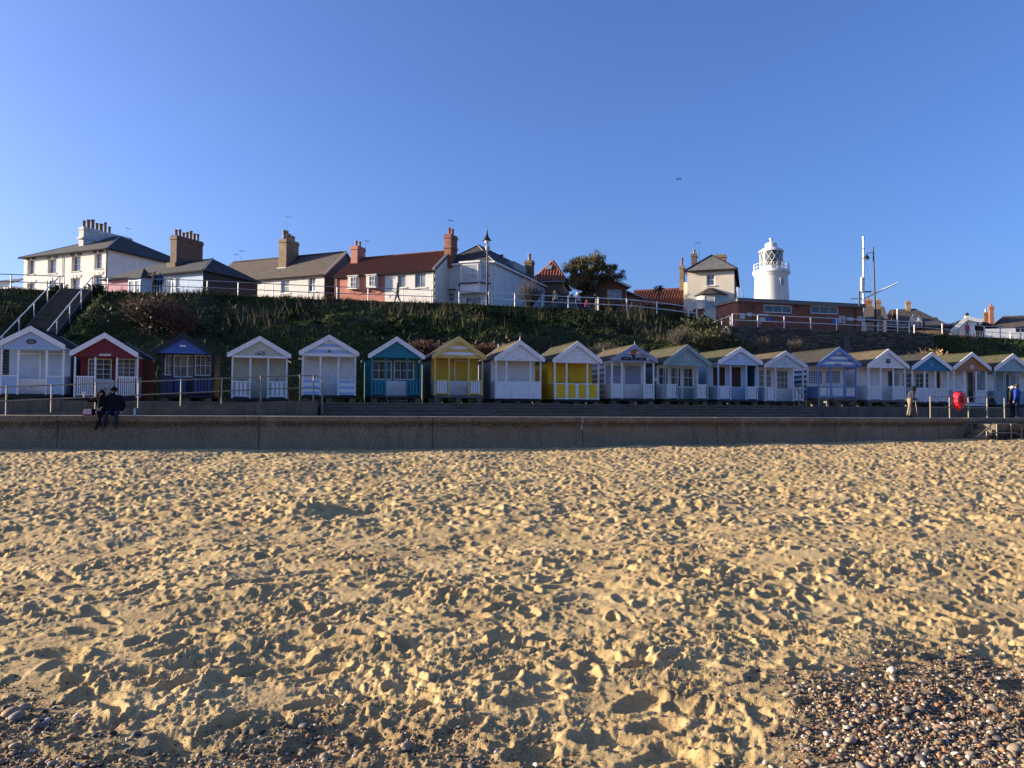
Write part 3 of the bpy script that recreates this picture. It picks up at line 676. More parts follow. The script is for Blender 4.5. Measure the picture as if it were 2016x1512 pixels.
    return root, dict(Ha=Ha, zb=zb, F=F, P=P, hw=hw, zr=zr, tc=tc, sl=sl, L=L, Z=lambda x, y: on_s(x, y, 0)[1] - TERR)
def sign(root, x0, x1, z0, z1, mat, y=-.11, name='sign', rim=None):
    s = MB().box(x0, x1, y, y + .024, z0, z1).build(name, mat, root)
    if rim:
        for a in ((x0 - .015, x1 + .015, z1, z1 + .015), (x0 - .015, x1 + .015, z0 - .015, z0)): MB().box(a[0], a[1], y - .004, y + .02, a[2], a[3]).build('rim', rim, s)
    return s
def disc(root, x, z, rx, rz, mat, y=-.1, name='plaque', th=.02):
    mb = MB(); n = 20; mb.prism([(x + rx * math.cos(2 * math.pi * k / n), y, z + rz * math.sin(2 * math.pi * k / n)) for k in range(n)], (0, th, 0)); return mb.build(name, mat, root)
DARK = paint((.03, .03, .035)); OFFW = paint((.7, .7, .68)); LETTER = paint((.05, .05, .05))
def marks(root, x, z, w, h, y, n=7, mat=None):
    mb = MB(); p = w / n
    for k in range(n):
        xx = x - w / 2 + k * p
        if k % 5 == 4 and n > 6: continue
        mb.box(xx, xx + p * .3, y - .002, y, z - h / 2, z + h / 2); mb.box(xx + p * .3, xx + p * .75, y - .002, y, z + (h * .2 if k % 2 else -h * .5), z + (h * .5 if k % 2 else -h * .2))
    return mb.build('lettering', mat or LETTER, root)
H = []
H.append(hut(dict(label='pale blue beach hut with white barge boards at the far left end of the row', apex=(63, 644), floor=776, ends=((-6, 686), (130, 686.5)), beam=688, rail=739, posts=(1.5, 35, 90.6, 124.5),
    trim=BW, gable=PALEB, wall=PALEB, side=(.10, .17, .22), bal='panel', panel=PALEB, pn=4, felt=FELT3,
    items=[('p', 38, 697, 77, 743, BW, PALEB), ('p', 94, 697, 121, 739, BW, PALEB), ('d', 37, 746, 88, 775, 1, BW)])))
H.append(hut(dict(label='beach hut with dark red gable and white pickets behind the seated couple', apex=(208, 657), floor=781.5, ends=((141.7, 702), (274, 702)), beam=702.4, rail=741, posts=(147, 187, 229.4, 270),
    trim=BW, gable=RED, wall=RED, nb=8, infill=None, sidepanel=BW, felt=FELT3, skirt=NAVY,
    items=[('w', 175, 708, 186, 741, (2, 4)), ('w', 189, 708, 217, 746, (2, 4)), ('d', 189, 748, 225, 781, 1, BW), ('w', 232, 708, 265, 741, (3, 4), WHITE, GLASSL)])))
H.append(hut(dict(label='navy and royal blue beach hut with curtained white windows', apex=(361.7, 657), floor=777.5, ends=((303, 699), (421, 699)), beam=696, rail=740, posts=(318, 339, 381, 415.6),
    trim=NAVY, gable=ROYAL, wall=NAVY, side=(.10, .075, .045), nb=4, infill=ROYAL, sidepanel=NAVY, felt=TARRED, beamc=NAVY, braces=True,
    items=[('w', 324, 701, 338, 737, (2, 2), WHITE, GLASSL), ('w', 343, 701, 367, 741, (2, 2), WHITE, GLASSL), ('d', 343, 744, 366, 777, 1, ROYAL), ('w', 370, 701, 379, 741, (1, 2), WHITE, GLASSL), ('w', 385, 701, 413, 738, (3, 2), WHITE, GLASSL)])))
H.append(hut(dict(label='cream beach hut with plain shutters and a wave shaped plaque on its gable', apex=(511.8, 663.6), floor=783.4, ends=((449.4, 704), (572.5, 705)), beam=705, rail=751, posts=(457, 492.4, 527.5, 564),
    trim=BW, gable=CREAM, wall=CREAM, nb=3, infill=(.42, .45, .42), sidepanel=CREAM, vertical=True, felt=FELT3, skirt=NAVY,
    items=[('d', 463, 707, 491, 783, 1, CREAM), ('d', 496, 707, 525, 783, 2, CREAM), ('d', 529, 707, 561, 783, 1, CREAM)])))
H.append(hut(dict(label='white beach hut with pale blue stripes on its gable and porch panels', apex=(648.4, 661), floor=778, ends=((590, 699.5), (705.8, 701)), beam=701.6, rail=746, posts=(596, 630.4, 666, 699),
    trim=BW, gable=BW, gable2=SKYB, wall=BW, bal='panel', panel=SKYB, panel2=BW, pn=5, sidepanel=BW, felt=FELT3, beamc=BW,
    items=[('d', 600, 709, 630, 778, 1, BW), ('d', 633, 706, 665, 778, 2, BW), ('d', 669, 709, 694, 778, 1, BW)])))
H.append(hut(dict(label='teal beach hut with white barge boards and small panes in white doors', apex=(780.8, 664.5), floor=779, ends=((725, 706), (834, 706.5)), beam=704, rail=748, posts=(732, 759, 801, 827),
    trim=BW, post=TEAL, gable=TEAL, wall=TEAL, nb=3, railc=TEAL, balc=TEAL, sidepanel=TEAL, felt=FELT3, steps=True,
    items=[('w', 734, 712, 757, 746, (2, 2)), ('w', 761, 712, 769, 746, (1, 2)), ('d', 760, 750, 799, 779, 2, BW), ('w', 777, 712, 799, 746, (2, 2)), ('w', 803, 712, 813, 746, (1, 2))])))
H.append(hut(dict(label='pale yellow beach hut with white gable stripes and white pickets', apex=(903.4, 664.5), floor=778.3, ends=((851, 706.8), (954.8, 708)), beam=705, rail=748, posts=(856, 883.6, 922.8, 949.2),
    trim=YEL, gable=YEL, gable2=BW, wall=YELD, side=(.14, .16, .15), nb=4, railc=YEL, balc=BW, infill=(.5, .5, .5), sidepanel=BW, felt=TARRED, wood=True, skirt=(.12, .11, .10),
    items=[('p', 860, 711, 886, 748, YEL, YELD), ('p', 896, 711, 920, 748, BW, YELD), ('d', 884, 750, 920, 778, 1, BW), ('p', 926, 711, 936, 748, YELD, YELD)])))
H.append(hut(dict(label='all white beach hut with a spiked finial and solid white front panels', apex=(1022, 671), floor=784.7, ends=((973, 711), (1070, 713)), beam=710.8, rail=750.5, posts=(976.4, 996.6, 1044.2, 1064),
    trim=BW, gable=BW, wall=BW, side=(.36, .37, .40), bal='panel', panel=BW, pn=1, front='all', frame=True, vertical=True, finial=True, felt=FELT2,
    items=[('d', 978, 714, 1042, 784, 2, BW)])))
H.append(hut(dict(label='bright yellow beach hut with white gable and white framed yellow panels', apex=(1135.2, 673.3), floor=786, ends=((1088, 714), (1182.6, 716)), beam=714.5, rail=754.7, posts=(1092, 1115.5, 1156, 1178),
    trim=BW, gable=BW, wall=YEL2, bal='panel', panel=YEL2, pn=1, front='all', frame=True, sidepanel=YEL2, felt=FELT,
    items=[('d', 1088, 717, 1114, 786, 1, YEL2), ('d', 1119, 717, 1149, 786, 2, YEL2)])))
H.append(hut(dict(label='grey blue beach hut with an orange balloon emblem on a striped gable', apex=(1247, 679.6), floor=784.7, ends=((1201, 713), (1290.6, 714.5)), beam=713.4, rail=755.5, posts=(1204.6, 1224, 1268.7, 1286.4),
    trim=GREYB, post=BW, gable=GREYB, gable2=BW, wall=BW, side=GREYB, side_stripe=BW, nb=4, railc=BW, balc=BW, sidepanel=BW, finial=True, felt=FELT2,
    items=[('p', 1192, 720, 1222, 755, BW, GREYB), ('p', 1230, 720, 1261, 756, BW, GREYB), ('d', 1230, 758, 1262, 784, 1, BW)])))
H.append(hut(dict(label='sage green beach hut with an oval white plaque and paned white doors', apex=(1350.8, 679.6), floor=785.4, ends=((1305, 719), (1397, 722)), beam=720, rail=756.4, posts=(1310, 1334, 1369.3, 1392.6),
    trim=SAGE, gable=SAGE, wall=BW, side=SAGE, nb=5, railc=BW, balc=BW, sidepanel=BW, felt=FELT,
    items=[('w', 1297, 725, 1314, 756, (2, 2)), ('w', 1321, 725, 1339, 760, (2, 2)), ('d', 1321, 763, 1340, 785, 1, SAGE), ('w', 1346, 726, 1363, 761, (2, 2)), ('d', 1346, 764, 1364, 785, 1, SAGE)])))
H.append(hut(dict(label='powder blue beach hut with maroon windows in rounded white frames', apex=(1454.8, 684.7), floor=786.7, ends=((1410.5, 717), (1496.5, 718.5)), beam=718.4, rail=760.6, posts=(1414, 1437.5, 1469, 1490.6),
    trim=BW, post=PBLUE, gable=PBLUE, wall=PBLUE, side=PBLUE, nb=6, railc=BW, balc=BW, sidepanel=PSAGE, felt=FELT, skirt=NAVY,
    items=[('p', 1403, 723, 1427, 759, BW, (.04, .008, .012)), ('p', 1440, 723, 1458, 761, BW, (.04, .008, .012))])))
H.append(hut(dict(label='small pale grey green beach hut with a round plaque beside the blue striped hut', apex=(1543.7, 692.3), floor=789.6, ends=((1503, 724), (1586, 725.5)), beam=723.8, rail=762, posts=(1506.6, 1526.5, 1561.4, 1580.5),
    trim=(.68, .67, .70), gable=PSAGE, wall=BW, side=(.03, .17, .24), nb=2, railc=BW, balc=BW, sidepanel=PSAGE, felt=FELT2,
    items=[('w', 1494, 729, 1503, 760, (1, 3), WHITE, GLASSL), ('w', 1508, 729, 1517, 762, (1, 3), WHITE, GLASSL), ('w', 1530, 731, 1550, 765, (3, 3), WHITE, GLASSL), ('d', 1528, 768, 1553, 789, 1, BW)])))
H.append(hut(dict(label='cobalt blue and white striped beach hut with lattice windows and wooden steps', apex=(1649, 684.7), floor=783.4, ends=((1608.7, 721), (1692, 723)), beam=722.6, rail=761.4, posts=(1611, 1636, 1662.6, 1685),
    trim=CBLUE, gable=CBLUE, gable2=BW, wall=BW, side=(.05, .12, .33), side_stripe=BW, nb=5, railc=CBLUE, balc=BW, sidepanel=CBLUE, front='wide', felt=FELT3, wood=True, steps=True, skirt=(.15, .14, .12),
    items=[('w', 1592, 731, 1618, 755, (8, 7), WHITE, paint((.03, .06, .22))), ('w', 1626, 731, 1653, 754, (8, 7), WHITE, paint((.03, .06, .22)))])))
H.append(hut(dict(label='plain white beach hut with a small dark picture above its porch', apex=(1745, 688.4), floor=787.6, ends=((1706.4, 724), (1787.3, 727)), beam=724.3, rail=759.8, posts=(1710, 1733.7, 1758.6, 1781.4),
    trim=BW, gable=BW, wall=BW, side=BW, nb=7, railc=BW, balc=BW, sidepanel=BW, felt=FELT2, wood=True, steps=True, skirt=(.15, .14, .12),
    items=[('d', 1692, 729, 1708, 787, 1, BW), ('d', 1716, 729, 1730, 787, 1, BW), ('p', 1748, 731, 1756, 760, BW, (.05, .05, .05))])))
H.append(hut(dict(label='ocean blue gabled beach hut with white pickets behind the man with a stick', apex=(1830.7, 694.8), floor=791.8, ends=((1792.4, 728), (1870, 729.5)), beam=729.4, rail=764, posts=(1796, 1820, 1841.8, 1865.7),
    trim=BW, gable=OCB, wall=BW, side=BW, nb=7, railc=BW, balc=BW, sidepanel=BW, front='wide', felt=FELT3,
    items=[('w', 1777, 736, 1793, 763, (2, 3)), ('w', 1802, 736, 1817, 763, (2, 3)), ('w', 1822, 736, 1827, 763, (1, 3))])))
H.append(hut(dict(label='burnt orange gabled beach hut with a round white plaque behind the red float case', apex=(1909.6, 694.8), floor=795, ends=((1874, 728), (1946.7, 729.4)), beam=729.4, rail=768, posts=(1877.6, 1898.6, 1921.4, 1941.3),
    trim=BW, gable=ORG, wall=BW, side=ORG, nb=5, railc=BW, balc=BW, sidepanel=BW, felt=FELT, skirt=BW,
    items=[('p', 1906, 734, 1914, 790, ORG, (.03, .05, .06)), ('d', 1858, 734, 1873, 790, 1, BW), ('d', 1880, 734, 1896, 790, 1, BW)])))
H.append(hut(dict(label='seafoam beach hut with scalloped white barge boards at the right edge', apex=(1989.7, 697.7), floor=797, ends=((1954, 730), (2025.5, 731)), beam=731, rail=770, posts=(1958.5, 1979, 2000, 2020),
    trim=BW, post=SEAF, gable=SEAF, wall=SEAF, side=BW, nb=5, railc=SEAF, balc=SEAF, sidepanel=SEAF, felt=FELT,
    items=[('d', 1940, 737, 1958, 795, 1, BW), ('p', 1976, 737, 1986, 795, BW, (.04, .09, .10))])))
H.append(hut(dict(label='white sided beach hut mostly cut off by the right edge of the picture', apex=(2064, 701), floor=799, ends=((2031, 734), (2098, 735)), beam=735, rail=773, posts=(2034, 2054, 2074, 2094),
    trim=BW, gable=SKYB, wall=BW, side=BW, nb=5, felt=FELT2)))
# scalloped edging of the seafoam hut
r_, q = H[17]
for sgn in (-1, 1):
    for k in range(9):
        f = (k + .5) / 9; x = sgn * q['hw'] * f; z = q['Ha'] - .16 - q['sl'] * q['hw'] * f
        disc(r_, x, z - .01, .055, .055, paint(BW), y=-.15, name='scallop', th=.02)
disc(r_, 0, q['Ha'] - .28, .07, .07, paint(BW), y=-.152, name='scallop')
# plaques, signs and emblems
def lz(i, x, y): return H[i][1]['L'](x, y), H[i][1]['Z'](x, y)
x, z = lz(0, 63, 673); d = disc(H[0][0], x, z, .19, .11, DARK); disc(d, x, z, .13, .07, paint((.16, .16, .2)), y=-.105, name='emblem', th=.004)
x, z = lz(0, 62, 684); sign(H[0][0], x - .06, x + .06, z - .035, z + .035, OFFW)
x, z = lz(1, 208, 699)
mb = MB(); mb.prism([(x - .26, -.115, z - .045), (x + .18, -.115, z - .045), (x + .26, -.115, z + .045), (x - .18, -.115, z + .045)], (0, .025, 0)); s_ = mb.build('sign', OFFW, H[1][0]); marks(s_, x, z, .3, .035, -.118)
x, z = lz(2, 360.5, 681.5); sign(H[2][0], x - .12, x + .12, z - .04, z + .04, OFFW); sign(H[2][0], x - .045, x + .045, z - .10, z - .06, GREYWOOD)
x, z = lz(3, 511.5, 696)
mb = MB(); pts = [(-.24, -.06), (.22, -.07), (.22, .09), (.0, .085), (-.1, .06), (-.18, 0)]
mb.prism([(x + a, -.1, z + b_) for a, b_ in pts], (0, .03, 0)); wv = mb.build('wave_plaque', paint((.13, .11, .10)), H[3][0])
mb = MB(); mb.tube([(x - .16, -.105, z - .04), (x - .06, -.105, z + .035), (x + .06, -.105, z + .04), (x + .16, -.105, z - .03)], .018, 6); mb.build('wave_line', OFFW, wv)
x, z = lz(3, 543, 696.5); sign(H[3][0], x - .1, x + .1, z - .06, z + .06, OFFW); marks(H[3][0], x, z, .13, .06, -.113, 3)
x, z = lz(4, 648.5, 692); d = disc(H[4][0], x, z, .11, .09, paint((.5, .46, .38))); disc(d, x, z, .07, .055, paint((.1, .1, .1)), y=-.105, name='emblem', th=.004)
x, z = lz(6, 902, 703); marks(H[6][0], x, z, .5, .05, -.09, 11); x, z = lz(6, 872, 702.5); marks(H[6][0], x, z, .09, .04, -.09, 3)
x, z = lz(7, 1021, 708); marks(H[7][0], x, z, .26, .05, -.113, 7); x, z = lz(7, 989, 707.5); marks(H[7][0], x, z, .09, .04, -.113, 2)
q = H[7][1]; zz = q['zb'] + .1
MB().box(-.03, .03, -.085, -.062, zz, q['Ha'] - .17).build('king_post', paint(BW), H[7][0])
for sgn in (-1, 1):
    mb = MB(); mb.tube([(sgn * (.28 + .28 * math.cos(a)) if 0 else sgn * (.62 - .36 * math.cos(a)), -.07, zz + .36 * math.sin(a)) for a in np.linspace(.02, 1.45, 8)], .014, 5); mb.build('curved_moulding', paint(BW), H[7][0])
# balloon emblem on the grey blue hut
g = H[9][0]; x, z = lz(9, 1246, 693.5)
OR_ = paint((.62, .14, .03)); em = MB(); n = 20
em.prism([(x + .155 * math.cos(a) * (1 if math.sin(a) > 0 else .8 + .2 * (1 + math.sin(a))), -.12, z + (.16 if math.sin(a) > 0 else .15) * math.sin(a)) for a in np.linspace(0, 2 * math.pi, 21)[:-1]], (0, .03, 0)); e = em.build('balloon_emblem', OR_, g)
for k in range(3): MB().box(x - .145 + .02 * abs(k - 1), x + .145 - .02 * abs(k - 1), -.126, -.1201, z - .085 + k * .075, z - .06 + k * .075).build('band', DARK, e)
mb = MB(); mb.prism([(x - .095, -.122, z - .13), (x + .095, -.122, z - .13), (x + .08, -.122, z - .42), (x - .08, -.122, z - .42)], (0, .025, 0)); mb.build('basket', paint((.015, .015, .05)), e)
for sgn in (-1, 1):
    xx = x + sgn * .415; mb = MB()
    pts = [(xx + .30 * math.copysign(abs(math.cos(a)) ** .5, math.cos(a)) + 0, -.118, z - .345 + .085 * math.copysign(abs(math.sin(a)) ** .7, math.sin(a))) for a in np.linspace(0, 2 * math.pi, 21)[:-1]]
    mb.prism(pts, (0, .03, 0)); w_ = mb.build('oblong_emblem', paint((.015, .015, .04)), g); MB().box(xx - .10, xx + .10, -.124, -.119, z - .352, z - .338).build('highlight', OFFW, w_)
for xx in (1202, 1290): x, z = lz(9, xx, 747); s_ = sign(g, x - .07, x + .07, z - .075, z + .075, OFFW, y=-.07, name='notice'); MB().box(x - .03, x + .03, -.075, -.071, z - .03, z + .03).build('print', DARK, s_)
x, z = lz(10, 1351, 707); d = disc(H[10][0], x, z, .13, .085, paint((.66, .66, .66))); disc(d, x, z, .05, .045, paint((.12, .12, .14)), y=-.106, name='emblem', th=.005)
x, z = lz(11, 1454.8, 704.5); d = disc(H[11][0], x, z, .13, .13, paint((.7, .7, .72))); disc(d, x, z, .085, .085, paint(PBLUE), y=-.105, name='emblem', th=.004)
disc(d, x + .02, z - .01, .045, .04, OFFW, y=-.11, name='emblem', th=.004)
x, z = lz(12, 1544.5, 716); d = disc(H[12][0], x, z, .12, .085, paint((.4, .42, .42))); disc(d, x + .02, z, .06, .045, OFFW, y=-.105, name='emblem', th=.004)
x, z = lz(13, 1648.5, 717.5); sign(H[13][0], x - .2, x + .2, z - .05, z + .05, paint((.2, .2, .22)))
x, z = lz(14, 1746.5, 711); s_ = sign(H[14][0], x - .14, x + .14, z - .12, z + .12, paint((.02, .04, .07)), name='picture'); MB().box(x - .08, x + .1, -.114, -.111, z - .02, z + .03).build('print', paint((.2, .3, .4)), s_)
x, z = lz(14, 1746.5, 720.5); marks(H[14][0], x, z, .16, .1, -.09, 2, paint((.3, .38, .34)))
x, z = lz(15, 1831.5, 718); sign(H[15][0], x - .08, x + .08, z - .07, z + .07, paint((.3, .42, .52)))
x, z = lz(16, 1911, 723); d = disc(H[16][0], x, z, .125, .125, OFFW); disc(d, x, z - .01, .06, .035, paint((.25, .25, .25)), y=-.106, name='emblem', th=.005)
# ================================================================ CLIFF STAIRS AND RAILINGS
stair = thing('cliff_stairs', 'dark flight of steps climbing the grass bank at the left between white handrails', 'stairs')
STAIRM = M('stair_concrete', (.11, .09, .07), (.06, .05, .042), scale=3, rough=.95, bp=.4)
STAIRN = M('stair_lit_edge', (.20, .165, .13), (.13, .105, .085), scale=3, rough=.95, bp=.4)  # paler than the steps: lit tread edges put into the colour
tS = stt[0]; zS1 = float(top_z(np.array([tS]))[0]); nst = 44; sA, sB = S_FOOT + .3, S_TOP + .2
for k in range(nst):
    f0 = k / nst; s0 = lerp(sA, sB, f0); s1 = lerp(sA, sB, (k + 1) / nst); z1 = lerp(TERR, zS1 + .05, (k + 1) / nst) + .12
    rowbox('step', tS - .82, tS + .82, s0, s1 + .02, z1 - .5, z1, STAIRM, stair)
    rowbox('added_nosing', tS - .82, tS + .82, s0 - .03, s0 + .06, z1 - .055, z1 + .006, STAIRN, stair)
for sg_ in (-1, 1):
    mb = MB(); a_ = W(tS + sg_ * .92, sA, TERR + .1); b_ = W(tS + sg_ * .92, sB, zS1 + .15); mb.bar(a_, b_, .12, .34); mb.build('side_kerb', STAIRM, stair)
RAILW = paint((.72, .72, .72)); RAILG = M('grey_rail', (.42, .43, .44), (.3, .31, .32), rough=.4, bp=.05, metal=.4)
def railing(name, label, pts, hgt, mat, r=.028, pr=.035, rails=(1.0, .52), ball=False, group=None):
    """pts: base points of the posts"""
    root = thing(name, label, 'railing', pts[0], 0, group); o = Vector(pts[0])
    P = [Vector(p) - o for p in pts]
    for p in P:
        mb = MB(); mb.tube([p - Vector((0, 0, .3)), p + Vector((0, 0, hgt))], pr, 8)
        if ball: mb.ball(p + Vector((0, 0, hgt)), pr * 1.5, pr * 1.5, pr * 1.5, 8, 6)
        mb.build('post', mat, root)
    for f in rails:
        mb = MB(); mb.tube([p + Vector((0, 0, hgt * f)) for p in P], r, 8); mb.build('rail', mat, root)
    return root
for sg_, lab in ((-1, 'left'), (1, 'right')):
    pts = [W(tS + sg_ * 1.0, s_, lerp(TERR, zS1, (s_ - sA) / (sB - sA)) + .2) for s_ in np.linspace(sA, sB - .3, 7)]
    railing('handrail', 'white tubular handrail on the %s side of the cliff stairs' % lab, pts, 1.0, RAILW, .035, .035, (1.0,), group='stair handrails')
def cliffpts(xs, s=S_TOP + .15): return [W(tt, s, float(top_z(np.array([tt]))[0]) + .02) for tt in [on_s(x, 575, s)[0] for x in xs]]
railing('cliff_railing', 'galvanised railing on the cliff top left of the stairs', cliffpts([-160, -80, -10, 21, 97, 126]), 1.05, RAILG, .032, .04)
railing('cliff_railing', 'thin galvanised railing along the cliff top between stairs and lamp post', cliffpts([181, 212, 276, 338, 408, 469, 519, 538, 607, 617, 664, 725, 793, 849, 904, 962]), 1.05, RAILG, .03, .04)
railing('cliff_railing', 'thick white railing along the cliff top in front of the pine tree', cliffpts([962.5, 1014, 1068, 1119, 1178, 1234, 1293, 1355, 1372]), 1.08, RAILW, .04, .06, ball=True)
# railing round the yard with the brick toilet block
yp = [W(on_s(x, 640, S_RET + .2)[0], S_RET + .2, ZRET) for x in (1442, 1492, 1544, 1596, 1647, 1698, 1744, 1790)]
railing('yard_railing', 'white railing on top of the stone retaining wall before the brick toilet block', yp, 1.05, RAILW, .035, .05)
p0 = W(T_W0 - .1, S_RET + .4, ZRET - .1); p1 = W(T_W0 - 1.3, S_RET + .6, ZRET - .75)
railing('handrail', 'short white handrail dropping to the left of the stone wall end', [W(on_s(1407, 640, S_RET + 1)[0], S_RET + 1, ZRET - .55), W(on_s(1421, 640, S_RET + 1)[0], S_RET + 1, ZRET - .3), W(on_s(1438, 640, S_RET + 1)[0], S_RET + 1, ZRET)], 1.0, RAILW, .03, .04, (1.0, .15))
railing('cliff_railing', 'white railing on the grass top above the right hand huts', [W(t_, S_TOP + .1, float(top_z(np.array([t_]))[0])) for t_ in [on_s(x, 640, S_TOP + .1)[0] for x in (1800, 1855, 1897, 1938, 1969, 2009, 2060)]], 1.15, RAILW, .03, .06)
railing('yard_railing', 'upper white railing behind the yard right of the toilet block', [W(on_s(x, 630, S_TOP + 3)[0], S_TOP + 3, ZRET + .5) for x in (1704, 1728, 1767, 1800)], 1.2, RAILW, .03, .045)

# ================================================================ STONE RETAINING WALL
rw = thing('retaining_wall', 'dark coursed stone retaining wall below the brick toilet block', 'retaining wall')
STONE = attrmat('wall_stone', 'col', .95, .15, bp=.5, bs=9)
r_ = np.random.default_rng(5); V = []; Fq = []; C = []
def stone_face(origin, du, length, z0, z1, dn):
    z = z0; 
    while z < z1:
        h = r_.uniform(.11, .19); u = 0.0
        while u < length:
            l = min(r_.uniform(.25, .8), length - u); pr = r_.uniform(.0, .09); g = .02
            a_ = origin + du * (u + g); b_ = origin + du * (u + l - g)
            zt_ = min(z + h - .03, z1); o = len(V)
            for q in (a_, b_):
                for zz in (z, zt_):
                    V.append(Vector((q.x, q.y, zz)) - dn * .1); V.append(Vector((q.x, q.y, zz)) + dn * (pr + r_.uniform(-.01, .01)))
            Fq.extend([(o + 1, o + 5, o + 7, o + 3), (o, o + 1, o + 3, o + 2), (o + 4, o + 6, o + 7, o + 5), (o + 2, o + 3, o + 7, o + 6), (o, o + 4, o + 5, o + 1)])
            c = np.array([(.12, .105, .085), (.085, .078, .068), (.15, .13, .10), (.10, .095, .085)][r_.integers(4)]) * r_.uniform(.7, 1.3); C.extend([c] * 8); u += l
        z += h
dA = W(1, 0, 0) - W(0, 0, 0); dN = -(W(0, 1, 0) - W(0, 0, 0))
stone_face(W(T_W0, S_RET, 0), dA, T_W1 - T_W0, 5.2, ZRET - .06, dN)
stone_face(W(T_W0, S_RET + 2.6, 0), -(W(0, 1, 0) - W(0, 0, 0)), 2.6, 5.4, ZRET - .06, -dA)
o = npmesh('stone_courses', np.array([v[:] for v in V]), np.array(Fq), STONE, rw, col=np.array(C)); o['kind'] = 'stuff'
rowbox('core', T_W0 + .02, T_W1, S_RET + .02, S_RET + .5, 4.8, ZRET - .08, TARRED, rw)
rowbox('coping', T_W0 - .05, T_W1, S_RET - .06, S_RET + .45, ZRET - .06, ZRET + .01, CONC, rw)
for x in (1452, 1664):
    tt = on_s(x, 670, S_RET)[0]; mb = MB(); mb.prism([W(tt - .45, S_RET - .9, 4.9), W(tt + .45, S_RET - .9, 4.9), W(tt + .3, S_RET - .1, ZRET - .5), W(tt - .3, S_RET - .1, ZRET - .5)], W(0, .8, 0) - W(0, 0, 0)); mb.build('buttress', M('buttress_stone', (.10, .085, .07), (.05, .045, .04), bp=.5), rw)
mb = MB(); mb.prism([W(T_W0 - .25, S_RET - .15, 4.6), W(T_W0 + .15, S_RET - .15, 4.6), W(T_W0 + .05, S_RET - .05, ZRET - .2), W(T_W0 - .12, S_RET - .05, ZRET - .2)], W(0, .3, 0) - W(0, 0, 0)); mb.build('corner_buttress', BRICKT, rw)

# ================================================================ HOUSES
GLASS = glassmat('house_glass', (.15, .18, .22), .12, (.25, .29, .34)); GLASSL = glassmat('house_curtained_glass', (.26, .28, .30), .15, (.42, .43, .43))  # grey-blue sky reflection is put into the house pane colour
class House:
    def __init__(s, label, corner, phi, name='house', base=9.0, cat='house'):
        """corner: front right corner (x, y); facade runs to the left and away by phi"""
        s.phi = phi; s.c = Vector((corner[0], corner[1], base)); s.base = base
        s.ux = Vector((math.cos(phi), -math.sin(phi), 0)); s.uy = Vector((math.sin(phi), math.cos(phi), 0))
        s.root = thing(name, label, cat, s.c, -phi)
    def px(s, x, y, d=0.0):
        """pixel -> local (x, z) on the plane at local depth d"""
        r = ray(x, y); o = s.c + s.uy * d; k = (o - CAM).dot(s.uy) / r.dot(s.uy); p = CAM + r * k - s.c
        return p.dot(s.ux), p.z
    def pside(s, x, y, lx=0.0):
        r = ray(x, y); o = s.c + s.ux * lx; k = (o - CAM).dot(s.ux) / r.dot(s.ux); p = CAM + r * k - s.c
        return p.dot(s.uy), p.z
    def rect(s, x0, y0, x1, y1, d=0.0):
        a = s.px(x0, (y0 + y1) / 2, d); b = s.px(x1, (y0 + y1) / 2, d); xm = (x0 + x1) / 2
        return (a[0], s.px(xm, y1, d)[1], b[0], s.px(xm, y0, d)[1])
def holed(mb, x0, x1, z0, z1, rects, rev=.14, y=0.0):
    xs = sorted({x0, x1, *[v for r in rects for v in (r[0], r[2])]}); zs = sorted({z0, z1, *[v for r in rects for v in (r[1], r[3])]})
    xs = [v for v in xs if x0 <= v <= x1]; zs = [v for v in zs if z0 <= v <= z1]
    for i in range(len(xs) - 1):
        for j in range(len(zs) - 1):
            cx, cz = (xs[i] + xs[i + 1]) / 2, (zs[j] + zs[j + 1]) / 2
            if any(r[0] < cx < r[2] and r[1] < cz < r[3] for r in rects): continue
            mb.quad((xs[i], y, zs[j]), (xs[i + 1], y, zs[j]), (xs[i + 1], y, zs[j + 1]), (xs[i], y, zs[j + 1]))
    for a, b, c, d in rects:
        e = y + rev
        mb.quad((a, y, b), (a, y, d), (a, e, d), (a, e, b)); mb.quad((c, y, b), (c, e, b), (c, e, d), (c, y, d))
        mb.quad((a, y, d), (c, y, d), (c, e, d), (a, e, d)); mb.quad((a, y, b), (a, e, b), (c, e, b), (c, y, b))
def window(root, rc, y=0.0, rev=.14, nx=2, ny=2, frame=WH, glass=GLASS, sill=None, fw=.06):
    a, b, c, d = rc; yy = y + rev
    w = MB().box(a, c, yy + .02, yy + .03, b, d).build('window', glass, root)
    mb = MB(); mb.box(a, a + fw, yy - .03, yy + .019, b, d); mb.box(c - fw, c, yy - .03, yy + .019, b, d); mb.box(a + fw, c - fw, yy - .03, yy + .019, d - fw, d); mb.box(a + fw, c - fw, yy - .03, yy + .019, b, b + fw)
    mb.build('frame', frame, w)
    for k in range(1, nx): x = lerp(a, c, k / nx); MB().box(x - .02, x + .02, yy - .01, yy + .018, b + fw, d - fw).build('glazing_bar', frame, w)
    for k in range(1, ny): z = lerp(b, d, k / ny); MB().box(a + fw, c - fw, yy - .014, yy + .0185, z - .025, z + .025).build('glazing_bar', frame, w)
    if sill: MB().box(a - .1, c + .1, y - .07, y + rev - .032, b - .09, b - .002).build('sill', sill, w)
    return w
def facade(h, x0, x1, z1, rects, mat, rev=.14, y=0.0, z0=-1.5, name='wall'):
    mb = MB(); holed(mb, x0, x1, z0, z1, rects, rev, y); return mb.build(name, mat, h.root)
